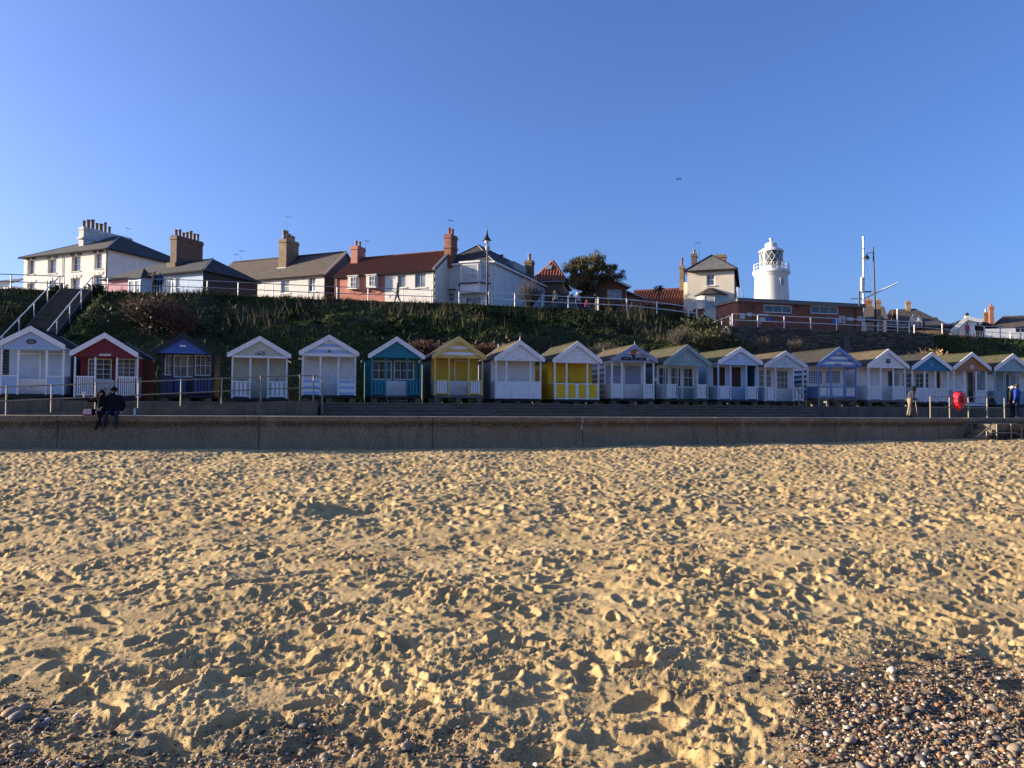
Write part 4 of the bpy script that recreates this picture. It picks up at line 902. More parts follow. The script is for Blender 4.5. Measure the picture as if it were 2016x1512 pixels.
def pantile_face(mb, p0, p1, q0, q1, pitch=.29, course=.34):
    """roof face with eave p0->p1 and ridge q0->q1 as rolls of tiles laid in courses"""
    p0, p1, q0, q1 = map(Vector, (p0, p1, q0, q1)); e = (p1 - p0).normalized(); n0 = ((p1 - p0).cross(q0 - p0)).normalized()
    if n0.z < 0: n0 = -n0
    v = n0.cross(e); v = v if v.z > 0 else -v
    L = (p1 - p0).length; a0 = (q0 - p0).dot(e); a1 = (q1 - p0).dot(e); Hs = (q0 - p0).dot(v)
    n = max(1, int(L / pitch)); w = L / n
    def top(x):
        t_ = Hs
        if a0 > 0 and x < a0: t_ = min(t_, Hs * x / a0)
        if a1 < L and x > a1: t_ = min(t_, Hs * (L - x) / (L - a1))
        return max(t_, 0)
    def bot(x): return 0.0
    for k in range(n):
        prof = [(0, .0), (.16, .085), (.40, .10), (.60, .03), (.82, -.03), (1, 0)]
        xs = [(k + f) * w for f, _ in prof]; hs = [h_ for _, h_ in prof]; tp = min(top(xs[0]), top(xs[-1])) if a0 > 0 or a1 < L else Hs
        tp = max(tp, top((xs[0] + xs[-1]) / 2) - .1)
        if tp < .05: continue
        s0 = 0.0
        while s0 < tp - .02:
            s1 = min(s0 + course, tp); vs = []
            for x, h_ in zip(xs, hs):
                vs.append(p0 + e * x + v * (s0 - .03) + n0 * (h_ + .035)); vs.append(p0 + e * x + v * s1 + n0 * (h_ + .008))
            fs = [(2 * i, 2 * i + 2, 2 * i + 3, 2 * i + 1) for i in range(len(xs) - 1)]
            mb.add(vs, fs, True); s0 = s1
def chimney(h, x, y, wx, wy, z0, z1, mat, pots, potmat=POT, cap=True, potr=.11, poth=.45, span=1.0):
    """chimney stack centred x, y (local); pots = number along the longer side"""
    c = MB(); c.box(x - wx / 2, x + wx / 2, y - wy / 2, y + wy / 2, z0, z1)
    if cap:
        c.box(x - wx / 2 - .06, x + wx / 2 + .06, y - wy / 2 - .06, y + wy / 2 + .06, z1 - .32, z1 - .12); c.box(x - wx / 2 - .02, x + wx / 2 + .02, y - wy / 2 - .02, y + wy / 2 + .02, z1 - .12, z1 + .02)
    o = c.build('chimney', mat, h.root)
    for k in range(pots):
        f = (k + .5) / pots * span; px_, py_ = (x, lerp(y - wy / 2 + .05, y + wy / 2 - .05, f)) if wy >= wx else (lerp(x - wx / 2 + .05, x + wx / 2 - .05, f), y)
        hh = poth * random.uniform(.7, 1.2); rr = potr * random.uniform(.85, 1.15)
        MB().lathe([(rr * .95, 0), (rr, .05), (rr * .8, .1), (rr * .78, hh - .08), (rr * 1.05, hh - .05), (rr * 1.05, hh), (rr * .7, hh), (rr * .7, hh - .2)], (px_, py_, z1 + .02), 10).build('chimney_pot', potmat, o)
    return o
def aerial(h, p, hgt, ang=0, l=.9):
    a = MB(); p = Vector(p); a.tube([p, p + Vector((0, 0, hgt))], .014, 6); d = Vector((math.cos(ang), math.sin(ang), -.18)) * l
    t0 = p + Vector((0, 0, hgt - .05)); a.bar(t0 - d * .3, t0 + d, .03)
    for k in range(9):
        q = t0 - d * .25 + d * (k / 8 * 1.2); e = Vector((-math.sin(ang), math.cos(ang), 0)) * (.22 - .012 * k); a.bar(q - e, q + e, .012)
    a.build('aerial', IRON, h.root)
def slab(name, h, pts, mat, th=.08, parent=None):
    P = [Vector(p) for p in pts]; n = (P[1] - P[0]).cross(P[2] - P[0]).normalized(); n = n if n.z > 0 else -n
    mb = MB(); mb.prism(P, n * -th); return mb.build(name, mat, parent or h.root)
GUT = M('dark_gutter', (.03, .03, .032), rough=.9, bp=0, spec=.08); DW = paint((.10, .095, .09)); DOWNP = GUT

# ---- 1 tall white house at the left
Y1 = 80.0; P = at_Y(211, 490, Y1); zg = 9.2
h = House('tall white rendered house with sash windows and a white chimney slab at the left', (P.x, P.y), R(23), base=zg)
L1 = -h.px(47, 520)[0]; D1 = 12.3; E = P.z - zg; ap = 3.15
wins = [(54, 511, 68, 540), (94, 510, 111, 538), (141, 504, 158.5, 534), (185.5, 498, 200.7, 529), (53, 557, 68, 588), (92, 552, 110, 583), (139, 547, 157, 577), (184, 541, 200.7, 571)]
rcs = [h.rect(*w) for w in wins]
facade(h, -L1, 0, E, rcs, RENDERW, .3)
MB().box(-.3, 0, .001, D1, -1.5, E).build('side_wall', RENDERW, h.root); MB().box(-L1, -L1 + .3, .001, D1, -1.5, E).build('side_wall', RENDERW, h.root)
for rc in rcs:
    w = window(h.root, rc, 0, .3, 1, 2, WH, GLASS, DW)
    for sg_ in (-1, 1):
        xe = rc[0] if sg_ < 0 else rc[2]; mb = MB(); mb.prism([(xe + sg_ * .06, -.04, rc[3] - .02), (xe + sg_ * .26, -.04, rc[3] + .28), (xe - sg_ * .42, -.04, rc[3] + .28), (xe - sg_ * .42, -.04, rc[3] - .02)], (0, .038, 0)); mb.build('lintel', DW, w)
    xm = (rc[0] + rc[2]) / 2; MB().box(xm - .13, xm + .13, -.06, -.002, rc[3] - .02, rc[3] + .3).build('keystone', WH, w)
ov = .4; c = [(-L1 - ov, -ov, E), (ov, -ov, E), (ov, D1 + ov, E), (-L1 - ov, D1 + ov, E)]; ra_, rb_ = (-L1 / 2 - .9, D1 / 2, E + ap), (-L1 / 2 + .9, D1 / 2, E + ap)
slab('roof', h, [c[0], c[1], rb_, ra_], SLATE); slab('roof', h, [c[1], c[2], rb_], SLATE); slab('roof', h, [c[2], c[3], ra_, rb_], SLATE); slab('roof', h, [c[3], c[0], ra_], SLATE)
LEAD = M('pale_hip_tile', (.27, .25, .21), (.18, .165, .14))
for a_, b_ in ((c[1], rb_), (c[0], ra_), (c[2], rb_), (ra_, rb_)): MB().bar(a_, b_, .2, .07).build('hip_tile', LEAD, h.root)
MB().box(-L1 - ov, ov, -ov - .06, -ov + .04, E - .14, E - .03).build('gutter', GUT, h.root); MB().box(ov - .04, ov + .06, -ov + .05, D1 + ov, E - .14, E - .03).build('gutter', GUT, h.root)
MB().tube([(-.0, -.1, E - .15), (.08, -.08, E - .5), (.08, -.08, -1)], .06, 8).build('downpipe', GUT, h.root); MB().tube([(h.px(124, 520)[0], -.06, E - .2), (h.px(124, 520)[0], -.06, -1)], .03, 6).build('downpipe', DW, h.root)
cx = h.px(166, 470, 3.0)[0]; zc_ = h.px(168, 447, 2.8)[1]
WSTUC = M('white_stucco', (.72, .69, .63), (.5, .47, .42), scale=1.5, rough=.9, bp=.3)
ch = chimney(h, cx, 2.6 + 3.2, .74, 6.4, E + .6, zc_, WSTUC, 7, POT, poth=1.0, potr=.22, span=.6); MB().box(cx - .47, cx + .47, 2.4, 9.2, zc_ - 1.35, zc_ - 1.18).build('band', WSTUC, ch)
aerial(h, (cx + .1, 8.5, zc_), 1.2, .3, .5)

# ---- 2 blue cottage with a bay and the large brown chimney
P = at_Y(399.8, 533, 61.7); zg = 9.4
h = House('pale blue and pink low cottage with a big brown brick chimney', (P.x, P.y), R(24), base=zg); E = P.z - zg; L2 = 11.2; D2 = 6.2
xb = h.px(262, 560)[0]; xc_ = h.px(300, 560)[0]
rc1 = h.rect(321, 545, 343, 586); rc2 = h.rect(346, 545, 356, 586)
BLUEW = M('blue_weatherboard', (.36, .46, .62), (.30, .39, .54), scale=2, rough=.7, bp=.2); PINKW = M('pink_render', (.50, .26, .30), (.4, .2, .24), rough=.85)
facade(h, xc_, 0, E, [rc1, rc2], BLUEW); facade(h, -L2, xc_, E, [], PINKW)
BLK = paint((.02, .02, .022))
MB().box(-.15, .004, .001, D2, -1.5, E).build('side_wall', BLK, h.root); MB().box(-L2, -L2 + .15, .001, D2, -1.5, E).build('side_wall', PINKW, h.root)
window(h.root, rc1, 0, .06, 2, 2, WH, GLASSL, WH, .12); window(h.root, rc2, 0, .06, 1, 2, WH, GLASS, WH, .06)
bay = MB(); bay.prism([(xb, 0, -1.5), (xb + .35, -.75, -1.5), (xc_ - .35, -.75, -1.5), (xc_, 0, -1.5)], (0, 0, E + 1.2)); by = bay.build('bay', BLUEW, h.root)
w0, w1 = xb + .4, xc_ - .4
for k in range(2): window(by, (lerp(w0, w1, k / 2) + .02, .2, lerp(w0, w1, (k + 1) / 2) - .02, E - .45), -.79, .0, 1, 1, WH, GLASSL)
xm = (xb + xc_) / 2
for tri in (((xb - .15, 0), (xb + .3, -.92)), ((xb + .3, -.92), (xc_ - .3, -.92)), ((xc_ - .3, -.92), (xc_ + .15, 0))): slab('bay_roof', h, [(*tri[0], E - .3), (*tri[1], E - .3), (xm, .1, E + .75)], SLATE, .05)
ov = .35; c = [(-L2 - ov, -ov, E), (ov, -ov, E), (ov, D2 + ov, E), (-L2 - ov, D2 + ov, E)]; zr_ = 1.75; ra_, rb_ = (-L2 + 2.8, D2 / 2, E + zr_), (-2.2, D2 / 2, E + zr_)
slab('roof', h, [c[0], c[1], rb_, ra_], SLATE); slab('roof', h, [c[1], c[2], rb_], SLATE); slab('roof', h, [c[2], c[3], ra_, rb_], SLATE); slab('roof', h, [c[3], c[0], ra_], SLATE)
MB().bar(c[1], rb_, .22, .07).build('hip_tile', LEAD, h.root); MB().box(-L2 - ov, ov, -ov - .05, -ov + .05, E - .12, E - .01).build('gutter', GUT, h.root)
cx = h.px(347, 490, 2.0)[0]; zc_ = h.px(350, 463, 1.7)[1]
chimney(h, cx, 1.7 + 1.45, .72, 2.9, E - .2, zc_, BRICKD, 7, POT, poth=.65, potr=.16); MB().box(cx - .5, cx + .5, 1.45, 4.8, E - .1, E + 1.35).build('chimney_base', BRICKD, h.root)
aerial(h, (cx - .5, 2.2, zc_ - .8), 1.0, 2.6, .6)

# ---- 3 white cottage with a long brown roof
P = at_Y(638.7, 539, 72); zg = 9.5
h = House('long white cottage with a mossy brown slate roof and tan chimney', (P.x, P.y), R(23), base=zg); E = P.z - zg; L3 = -h.px(411, 560)[0]; D3 = 6.7
rcs = [h.rect(*w) for w in ((553, 550, 570, 577), (607, 545, 621, 574), (470, 558, 489, 590), (423, 563, 437, 580))]
facade(h, -L3, 0, E, rcs, RENDERW)
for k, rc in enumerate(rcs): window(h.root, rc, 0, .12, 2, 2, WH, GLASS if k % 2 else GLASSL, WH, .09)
rz3 = 2.65
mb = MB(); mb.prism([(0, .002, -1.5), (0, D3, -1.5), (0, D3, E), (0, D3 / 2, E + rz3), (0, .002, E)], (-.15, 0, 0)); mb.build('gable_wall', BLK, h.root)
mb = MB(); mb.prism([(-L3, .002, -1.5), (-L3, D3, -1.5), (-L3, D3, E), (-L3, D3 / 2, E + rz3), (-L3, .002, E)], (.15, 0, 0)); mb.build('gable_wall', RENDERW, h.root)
k_ = rz3 / (D3 / 2); ov = .22
slab('roof', h, [(-L3 - .1, -ov, E - ov * k_ + .1), (.12, -ov, E - ov * k_ + .1), (.12, D3 / 2, E + rz3 + .1), (-L3 - .1, D3 / 2, E + rz3 + .1)], SLATEB); slab('roof', h, [(-L3 - .1, D3 + ov, E - ov * k_ + .1), (.12, D3 + ov, E - ov * k_ + .1), (.12, D3 / 2, E + rz3 + .1), (-L3 - .1, D3 / 2, E + rz3 + .1)], SLATEB)
MB().bar((.14, -ov, E - ov * k_ + .06), (.14, D3 / 2, E + rz3 + .06), .05, .2).build('barge_board', M('pale_board', (.5, .48, .44)), h.root); MB().bar((-L3, D3 / 2, E + rz3 + .12), (.1, D3 / 2, E + rz3 + .12), .22, .08).build('ridge_tile', SLATEB, h.root)
MB().box(-L3, .1, -ov - .06, -ov + .03, E - .22, E - .12).build('gutter', GUT, h.root)
cx = (h.px(546, 490, 1.6)[0] + h.px(568, 490, 1.6)[0]) / 2; zc_ = h.px(557, 473, 1.9)[1]
ch = chimney(h, cx, 2.5, .92, 1.9, E + .8, zc_, BRICKT, 5, POT, poth=.8, potr=.18); MB().box(cx - .55, cx + .55, 1.4, 1.52, E + 1.0, E + 1.3).build('flashing', paint((.6, .58, .54)), ch)
aerial(h, (cx + .35, 1.7, zc_ - .2), 2.5, -.3, .7); aerial(h, (-L3 + .6, 3.0, E + rz3), .9, .2, .4); aerial(h, (-L3 + 1.3, 3.0, E + rz3), 1.2, .9, .4)
# bench and white parasol-like things in front are too small to build

# ---- 4 pink and white cottage pair with red pantiles
P = at_Y(857.5, 531.5, 66.5); zg = 9.3
h = House('pink and white cottage pair under one red pantile roof with two chimneys', (P.x, P.y), R(22.3), base=zg); E = P.z - zg; L4 = -h.px(660, 560)[0]; D4 = 6.6
PINK = M('salmon_render', (.52, .22, .16), (.42, .17, .125), scale=1.6, rough=.9, bp=.2, fine=(6., (.48, .2, .15)))
xs_ = h.px(758, 560)[0]
rcs = [h.rect(*w) for w in ((783, 540, 799, 566), (817, 536.5, 838, 566))]
facade(h, xs_, 0, E, rcs, RENDERW); facade(h, -L4, xs_, E, [], PINK)
SAGEF = paint((.42, .45, .40))
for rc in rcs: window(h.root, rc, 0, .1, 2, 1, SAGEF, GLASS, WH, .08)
for k in range(9):
    z = lerp(-.6, E - .35, k / 8); MB().box(xs_ + .02, xs_ + (.5 if k % 2 else .3), -.03, -.001, z, z + .26).build('quoin', WH, h.root); MB().box(-(.5 if k % 2 else .3), -.01, -.03, -.001, z, z + .26).build('quoin', WH, h.root)
for (x0, y0, x1, y1) in ((690, 545, 708, 569), (726, 543, 745, 567)):
    a, b_, c_, d = h.rect(x0, y0, x1, y1); mb = MB(); mb.box(a, c_, -.42, -.001, b_, d); o = mb.build('oriel', CREAMW, h.root); mb = MB(); mb.box(a - .08, c_ + .08, -.5, -.002, d, d + .07); mb.build('oriel_top', CREAMW, o)
    window(o, (a + .32, b_ + .12, c_ - .1, d - .1), -.45, .0, 2, 2, CREAMW, GLASS, None, .04); MB().prism([((a + c_) / 2 - .12, -.4, b_), ((a + c_) / 2 + .25, -.4, b_), ((a + c_) / 2 + .16, -.02, b_ - .7)], (0, .02, 0)).build('bracket', PINK, o)
    MB().box(a - .06, c_ + .06, -.5, -.002, b_ - .07, b_).build('sill', CREAMW, o)
rz4 = 2.25; mb = MB(); mb.prism([(0, .002, -1.5), (0, D4, -1.5), (0, D4, E), (0, D4 / 2, E + rz4), (0, .002, E)], (-.2, 0, 0)); mb.build('gable_wall', RENDERW, h.root)
mb = MB(); mb.prism([(-L4, .002, -1.5), (-L4, D4, -1.5), (-L4, D4, E), (-L4, D4 / 2, E + rz4), (-L4, .002, E)], (.2, 0, 0)); mb.build('gable_wall', PINK, h.root)
k_ = rz4 / (D4 / 2); ov = .18
mb = MB(); pantile_face(mb, (-L4 - .1, -ov, E - ov * k_ + .06), (-.25, -ov, E - ov * k_ + .06), (-L4 - .1, D4 / 2, E + rz4 + .06), (-.25, D4 / 2, E + rz4 + .06)); mb.build('roof', PANT, h.root)
slab('roof_deck', h, [(-L4, -ov, E - ov * k_), (-.2, -ov, E - ov * k_), (-.2, D4 / 2, E + rz4), (-L4, D4 / 2, E + rz4)], TARRED, .05); slab('roof_deck', h, [(-L4, D4 + ov, E - ov * k_), (-.2, D4 + ov, E - ov * k_), (-.2, D4 / 2, E + rz4), (-L4, D4 / 2, E + rz4)], PANT, .05)
MB().bar((-L4 - .1, D4 / 2, E + rz4 + .12), (-.3, D4 / 2, E + rz4 + .12), .24, .1).build('ridge_tile', PANT, h.root)
mb = MB(); mb.prism([(-.24, -ov, E - ov * k_), (-.24, D4 / 2, E + rz4), (-.24, D4 / 2, E + rz4 + .3), (-.24, -ov, E - ov * k_ + .3)], (.3, 0, 0)); mb.build('parapet', paint((.13, .12, .12)), h.root)
MB().box(-L4, 0, -ov - .08, -ov + .0, E - .12, E - .02).build('gutter', GUT, h.root); MB().tube([(-.12, -.08, E - .1), (-.12, -.08, -1)], .06, 8).build('downpipe', paint((.06, .035, .035)), h.root); MB().tube([(-L4 + .08, -.08, E - .1), (-L4 + .08, -.08, -1)], .05, 8).build('downpipe', paint((.2, .07, .06)), h.root)
xa, xb_ = h.px(690, 500, 2.2)[0], h.px(703, 500, 2.2)[0]; zc_ = h.px(697, 484, 2.2)[1]
chimney(h, (xa + xb_) / 2, 2.9, xb_ - xa, 1.3, E + 1.2, zc_, M('salmon_brick', (.42, .15, .10), (.32, .11, .08), bp=.3), 2, POT, poth=.65, potr=.17)
xa, xb_ = h.px(874, 490, 2.2)[0], h.px(887, 490, 2.2)[0]; zc_ = h.px(880, 461, 2.2)[1]
ch = chimney(h, (xa + xb_) / 2, 2.9, xb_ - xa, 1.3, E + .6, zc_, BRICK, 2, POTR, poth=.85, potr=.17); MB().box(xa - .07, xb_ + .07, 2.18, 3.62, zc_ - 1.25, zc_ - 1.1).build('band', BRICK, ch)
MB().box(xa - .06, xb_ + .06, 2.2, 3.6, E + .7, E + 1.5).build('chimney_base', BRICK, ch)
aerial(h, ((xa + xb_) / 2, 2.6, zc_ + .3), 1.1, .4, .4); aerial(h, (h.px(720, 500, 2.9)[0], 2.9, E + rz4), 1.7, .2, .35)
x0, x1 = h.px(790, 585)[0], h.px(852, 585)[0]
mb = MB(); mb.prism([(x0, -1.3, -1), (x1, -1.3, -1), (x1, -1.3, .55), ((x0 + x1) / 2 + .3, -1.3, .95), (x0, -1.3, .55)], (0, 1.29, 0)); p_ = mb.build('porch', WH, h.root)
slab('porch_roof', h, [(x0 - .15, -1.45, .56), ((x0 + x1) / 2 + .3, -1.45, 1.0), ((x0 + x1) / 2 + .3, 0, 1.0), (x0 - .15, 0, .56)], paint((.35, .35, .35)), .05); slab('porch_roof', h, [(x1 + .15, -1.45, .56), ((x0 + x1) / 2 + .3, -1.45, 1.0), ((x0 + x1) / 2 + .3, 0, 1.0), (x1 + .15, 0, .56)], paint((.35, .35, .35)), .05)

# ---- 5 white house with the two storey bay
P = at_Y(970, 514.5, 67.3); zg = 9.2
h = House('white house with a projecting bay window behind the tall lamp post', (P.x, P.y), R(21.5), base=zg); E = P.z - zg; L5 = -h.px(862, 540)[0]; D5 = 16.0
WPAINT = M('white_smooth_render', (.72, .72, .72), (.62, .62, .63), scale=.8, rough=.8, bp=.1)
rcl = [h.rect(878, 578, 894, 592), h.rect(919, 586, 946, 606)]
facade(h, -L5, 0, E, rcl, WPAINT)
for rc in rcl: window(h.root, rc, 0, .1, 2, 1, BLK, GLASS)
MB().box(-.25, 0, .001, D5, -1.5, E).build('side_wall', WPAINT, h.root); MB().box(-L5, -L5 + .2, .001, D5, -1.5, E + .2).build('side_wall', WPAINT, h.root)
bx0, bx1 = h.px(903, 540, -.9)[0], h.px(956, 540, -.6)[0]; zt_ = h.px(930, 517, -.9)[1]; zl_ = h.px(930, 576, -.9)[1]
ply = [(bx0 - .25, 0), (bx0 + .2, -.95), (bx1 - .45, -.95), (bx1 + .2, 0)]
mb = MB(); mb.prism([(*p, zl_) for p in ply], (0, 0, zt_ - zl_)); by = mb.build('bay', WPAINT, h.root)
mb = MB(); mb.prism([(ply[0][0] - .12, 0, zt_), (ply[1][0] - .1, -1.1, zt_), (ply[2][0] + .1, -1.1, zt_), (ply[3][0] + .12, 0, zt_)], (0, 0, .14)); mb.build('cornice', WH, by)
def angled_window(par, p, q, z0, z1, out=.03, **kw):
    p = Vector((*p, 0)); q = Vector((*q, 0)); d = (q - p); L = d.length; e = bpy.data.objects.new('window_panel', None); d.normalize()
    mb = MB(); n = Vector((d.y, -d.x, 0)); a = p + d * .08 + n * out; b_ = q - d * .08 + n * out
    mb.prism([(a.x, a.y, z0), (b_.x, b_.y, z0), (b_.x, b_.y, z1), (a.x, a.y, z1)], n * -.02); w = mb.build('window', kw.get('glass', GLASSL), par)
    f = MB()
    for s_, t_, zz0, zz1 in ((a, a + d * .06, z0, z1), (b_ - d * .06, b_, z0, z1), (a, b_, z1 - .06, z1), (a, b_, z0, z0 + .06), (a, b_, (z0 + z1) / 2 - .02, (z0 + z1) / 2 + .02)):
        f.prism([(s_.x, s_.y, zz0), (t_.x, t_.y, zz0), (t_.x, t_.y, zz1), (s_.x, s_.y, zz1)], n * .03)
    f.build('frame', WH, w)
    bpy.data.objects.remove(e); return w
zw0, zw1 = h.px(930, 555, -.95)[1], h.px(930, 520, -.95)[1]
for i in range(3):
    w = angled_window(by, ply[i], ply[i + 1], zw0, zw1); a = Vector((*ply[i], 0)); b_ = Vector((*ply[i + 1], 0)); d = (b_ - a).normalized(); n = Vector((d.y, -d.x, 0)); a += d * .1; b_ -= d * .1
    MB().prism([(a.x, a.y, zw0 - .16), (b_.x, b_.y, zw0 - .16), (b_.x, b_.y, zw0 - .01), (a.x, a.y, zw0 - .01)], n * .18).build('window_box', paint((.09, .08, .09)), w)
rz5 = 2.25; ov = .2; c = [(-L5 - .1, -ov, E), (ov, -ov, E), (ov, D5 + ov, E), (-L5 - .1, D5 + ov, E)]; ra_ = (-L5 / 2, 2.9, E + rz5); rb_ = (-L5 / 2, D5 - 2.5, E + rz5)
slab('roof', h, [c[0], c[1], ra_], SLATE); slab('roof', h, [c[1], c[2], rb_, ra_], SLATE); slab('roof', h, [c[3], c[0], ra_, rb_], SLATE); slab('roof', h, [c[2], c[3], rb_], SLATE)
for a_, b_ in ((c[1], ra_), (c[0], ra_), (ra_, rb_)): MB().bar(a_, b_, .18, .06).build('hip_tile', LEAD if b_ is ra_ and a_ is c[1] else SLATE, h.root)
MB().box(-L5, ov + .1, -ov - .1, -ov + .03, E - .16, E - .01).build('gutter', WH, h.root); MB().box(ov - .05, ov + .1, -ov + .04, D5 + ov, E - .16, E - .01).build('gutter', WH, h.root)
for yy in (.25, ): MB().tube([(.09, yy, E - .2), (.09, yy, -1)], .06, 8).build('downpipe', WH, h.root)
MB().tube([(-.25, -.08, E - .2), (-.25, -.08, -1)], .06, 8).build('downpipe', WH, h.root)
fy, fz = h.pside(1003, 520, -1.6); MB().lathe([(.13, 0), (.13, 1.0), (.18, 1.0), (.18, 1.08), (0, 1.1)], (-1.6, 6.0, E + .8), 10).build('flue', STEEL, h.root)
dy0 = h.pside(1012, 530, -.6)[0]; dy1 = h.pside(1036, 530, -.6)[0]; dm = MB(); dm.box(-2.2, -.6, dy0, dy1, E + .1, h.pside(1024, 520, -.6)[1]); dm.build('dormer', M('dormer_lead', (.33, .34, .36), (.27, .28, .3), rough=.6), h.root)
MB().tube([(-.35, -.45, .75), (-1.5, -.5, .75)], .09, 6) and None
mb = MB(); mb.box(h.px(880, 572)[0], h.px(898, 572)[0], -.35, -.02, h.px(889, 574)[1], h.px(889, 570)[1]); mb.build('door_hood', paint((.05, .045, .06)), h.root)
cy0 = h.pside(1046, 530, -1.0)[0]; chimney(h, -1.2, cy0, .75, .8, E - .6, h.pside(1046, 514, -1.0)[1], BRICKD, 1, POT, poth=1.0, potr=.18)

# ---- 6 orange pantile roof with a roof light
P = at_Y(1111, 553, 80); zg = 9.3
h = House('house with a bright orange pantile roof and small roof light beside the pine', (P.x, P.y), R(10), base=zg); E = P.z - zg
xl = h.px(1070, 554)[0]; xe = h.px(1046, 540)[0]
MB().box(xe + .3, -.2, .1, 7, -1.5, E).build('wall', BRICKT, h.root)
axx, axz = h.px(1089, 514, 3.2); mb = MB(); pantile_face(mb, (xe, -.25, E), (.25, -.25, E), (axx, 3.2, axz), (axx + .02, 3.2, axz)); mb.build('roof', PANTO, h.root)
slab('roof_deck', h, [(xe, -.2, E - .06), (.2, -.2, E - .06), (axx, 3.2, axz - .08)], TARRED, .04); slab('roof_deck', h, [(.2, -.2, E - .06), (.2, 6.6, E - .06), (axx, 3.2, axz - .08)], PANTO, .04); slab('roof_deck', h, [(xe, -.2, E - .06), (xe, 6.6, E - .06), (axx, 3.2, axz - .08)], PANTO, .04); slab('roof_deck', h, [(xe, 6.6, E - .06), (.2, 6.6, E - .06), (axx, 3.2, axz - .08)], PANTO, .04)
MB().bar((.25, -.25, E + .05), (axx, 3.2, axz + .05), .22, .12).build('hip_tile', PANTO, h.root); MB().bar((xe, -.25, E + .05), (axx, 3.2, axz + .05), .22, .12).build('hip_tile', PANTO, h.root)
sx0, sz0 = h.px(1075, 534, 1.4); sx1, sz1 = h.px(1087, 526, 2.0); mb = MB(); sl_ = (axz - E) / 3.45
mb.prism([(sx0, 1.4, E + 1.65 * sl_ + .12), (sx1, 1.4, E + 1.65 * sl_ + .12), (sx1, 2.15, E + 2.4 * sl_ + .12), (sx0, 2.15, E + 2.4 * sl_ + .12)], (0, -.05, .1)); mb.build('roof_light', GLASS, h.root)
MB().box(xe, .3, -.36, -.26, E - .15, E - .02).build('gutter', paint((.4, .38, .34)), h.root)

# ---- 7 brown brick house with the white window
P = at_Y(1231, 560, 76); zg = 9.2
h = House('dark brick gabled house with one wide white window right of the pine', (P.x, P.y), R(-8), base=zg)
x0 = h.px(1170, 575)[0]; xm, zm = h.px(1198, 548.5); ze = h.px(1231, 564)[1]; rc = h.rect(1196, 567, 1224, 588)
mb = MB(); holed(mb, x0, 0, -1.5, ze - .3, [rc], .1); mb.add([(x0, 0, ze - .3), (0, 0, ze - .3), (0, 0, ze), (xm, 0, zm), (x0, 0, ze)], [(0, 1, 2, 3, 4)]); mb.build('wall', BRICK, h.root)
window(h.root, rc, 0, .1, 2, 2, WH, GLASSL, WH, .1); MB().box(-.2, -.005, .01, 8, -1.5, ze).build('side_wall', BRICK, h.root); MB().box(x0 + .005, x0 + .2, .01, 8, -1.5, ze).build('side_wall', BRICK, h.root)
sr = (zm - ze) / (0 - xm)
slab('roof', h, [(xm, -.3, zm + .14), (.5, -.3, ze - .5 * sr + .14), (.5, 8, ze - .5 * sr + .14), (xm, 8, zm + .14)], SLATE, .1); slab('roof', h, [(xm, -.3, zm + .14), (x0 - .4, -.3, ze - .4 * sr + .14), (x0 - .4, 8, ze - .4 * sr + .14), (xm, 8, zm + .14)], SLATE, .1)
MB().bar((xm, -.33, zm + .1), (.5, -.33, ze - .5 * sr + .1), .05, .22).build('barge_board', WH, h.root); MB().bar((xm, -.33, zm + .1), (x0 - .4, -.33, ze - .4 * sr + .1), .05, .22).build('barge_board', WH, h.root)
x2 = h.px(1264, 580, 1.5)[0]; MB().box(.002, x2, 1.5, 8, -1.5, ze - .6).build('extension', BRICK, h.root); slab('roof', h, [(.3, 1.2, ze - .1), (x2 + .3, 1.2, ze - .9), (x2 + .3, 8, ze - .9), (.3, 8, ze - .1)], paint((.55, .55, .56)), .1)
MB().tube([(.05, -.05, ze), (.05, -.05, -1)], .05, 6).build('downpipe', paint((.35, .35, .36)), h.root)

# ---- 8 low house with a long red roof and tall chimney
P = at_Y(1346, 600, 82); zg = 9.2
h = House('low house with a long dark red pantile roof and slim tall brown chimney', (P.x, P.y), R(20), base=zg); E = P.z - zg; x0 = h.px(1236, 603)[0]; zr_ = h.px(1338, 570, 3.5)[1]
MB().box(x0, 0, .1, 7, -1.5, E).build('wall', BRICKD, h.root); mb = MB(); pantile_face(mb, (x0, -.3, E), (.2, -.3, E), (x0, 3.5, zr_), (.2, 3.5, zr_)); mb.build('roof', PANT, h.root)
slab('roof_deck', h, [(x0, -.3, E - .06), (.2, -.3, E - .06), (.2, 3.5, zr_ - .06), (x0, 3.5, zr_ - .06)], TARRED, .04); slab('roof_deck', h, [(x0, 7.3, E - .06), (.2, 7.3, E - .06), (.2, 3.5, zr_ - .06), (x0, 3.5, zr_ - .06)], PANT, .04)
MB().bar((x0, 3.5, zr_ + .1), (.2, 3.5, zr_ + .1), .3, .16).build('ridge_tile', PANT, h.root)
xa, za_ = h.px(1338, 530, 3.2); xb_ = h.px(1346, 530, 3.2)[0]; chimney(h, (xa + xb_) / 2, 3.6, xb_ - xa, 1.1, E, h.px(1342, 523, 3.0)[1], BRICKT, 1, POTR, poth=.95, potr=.16)

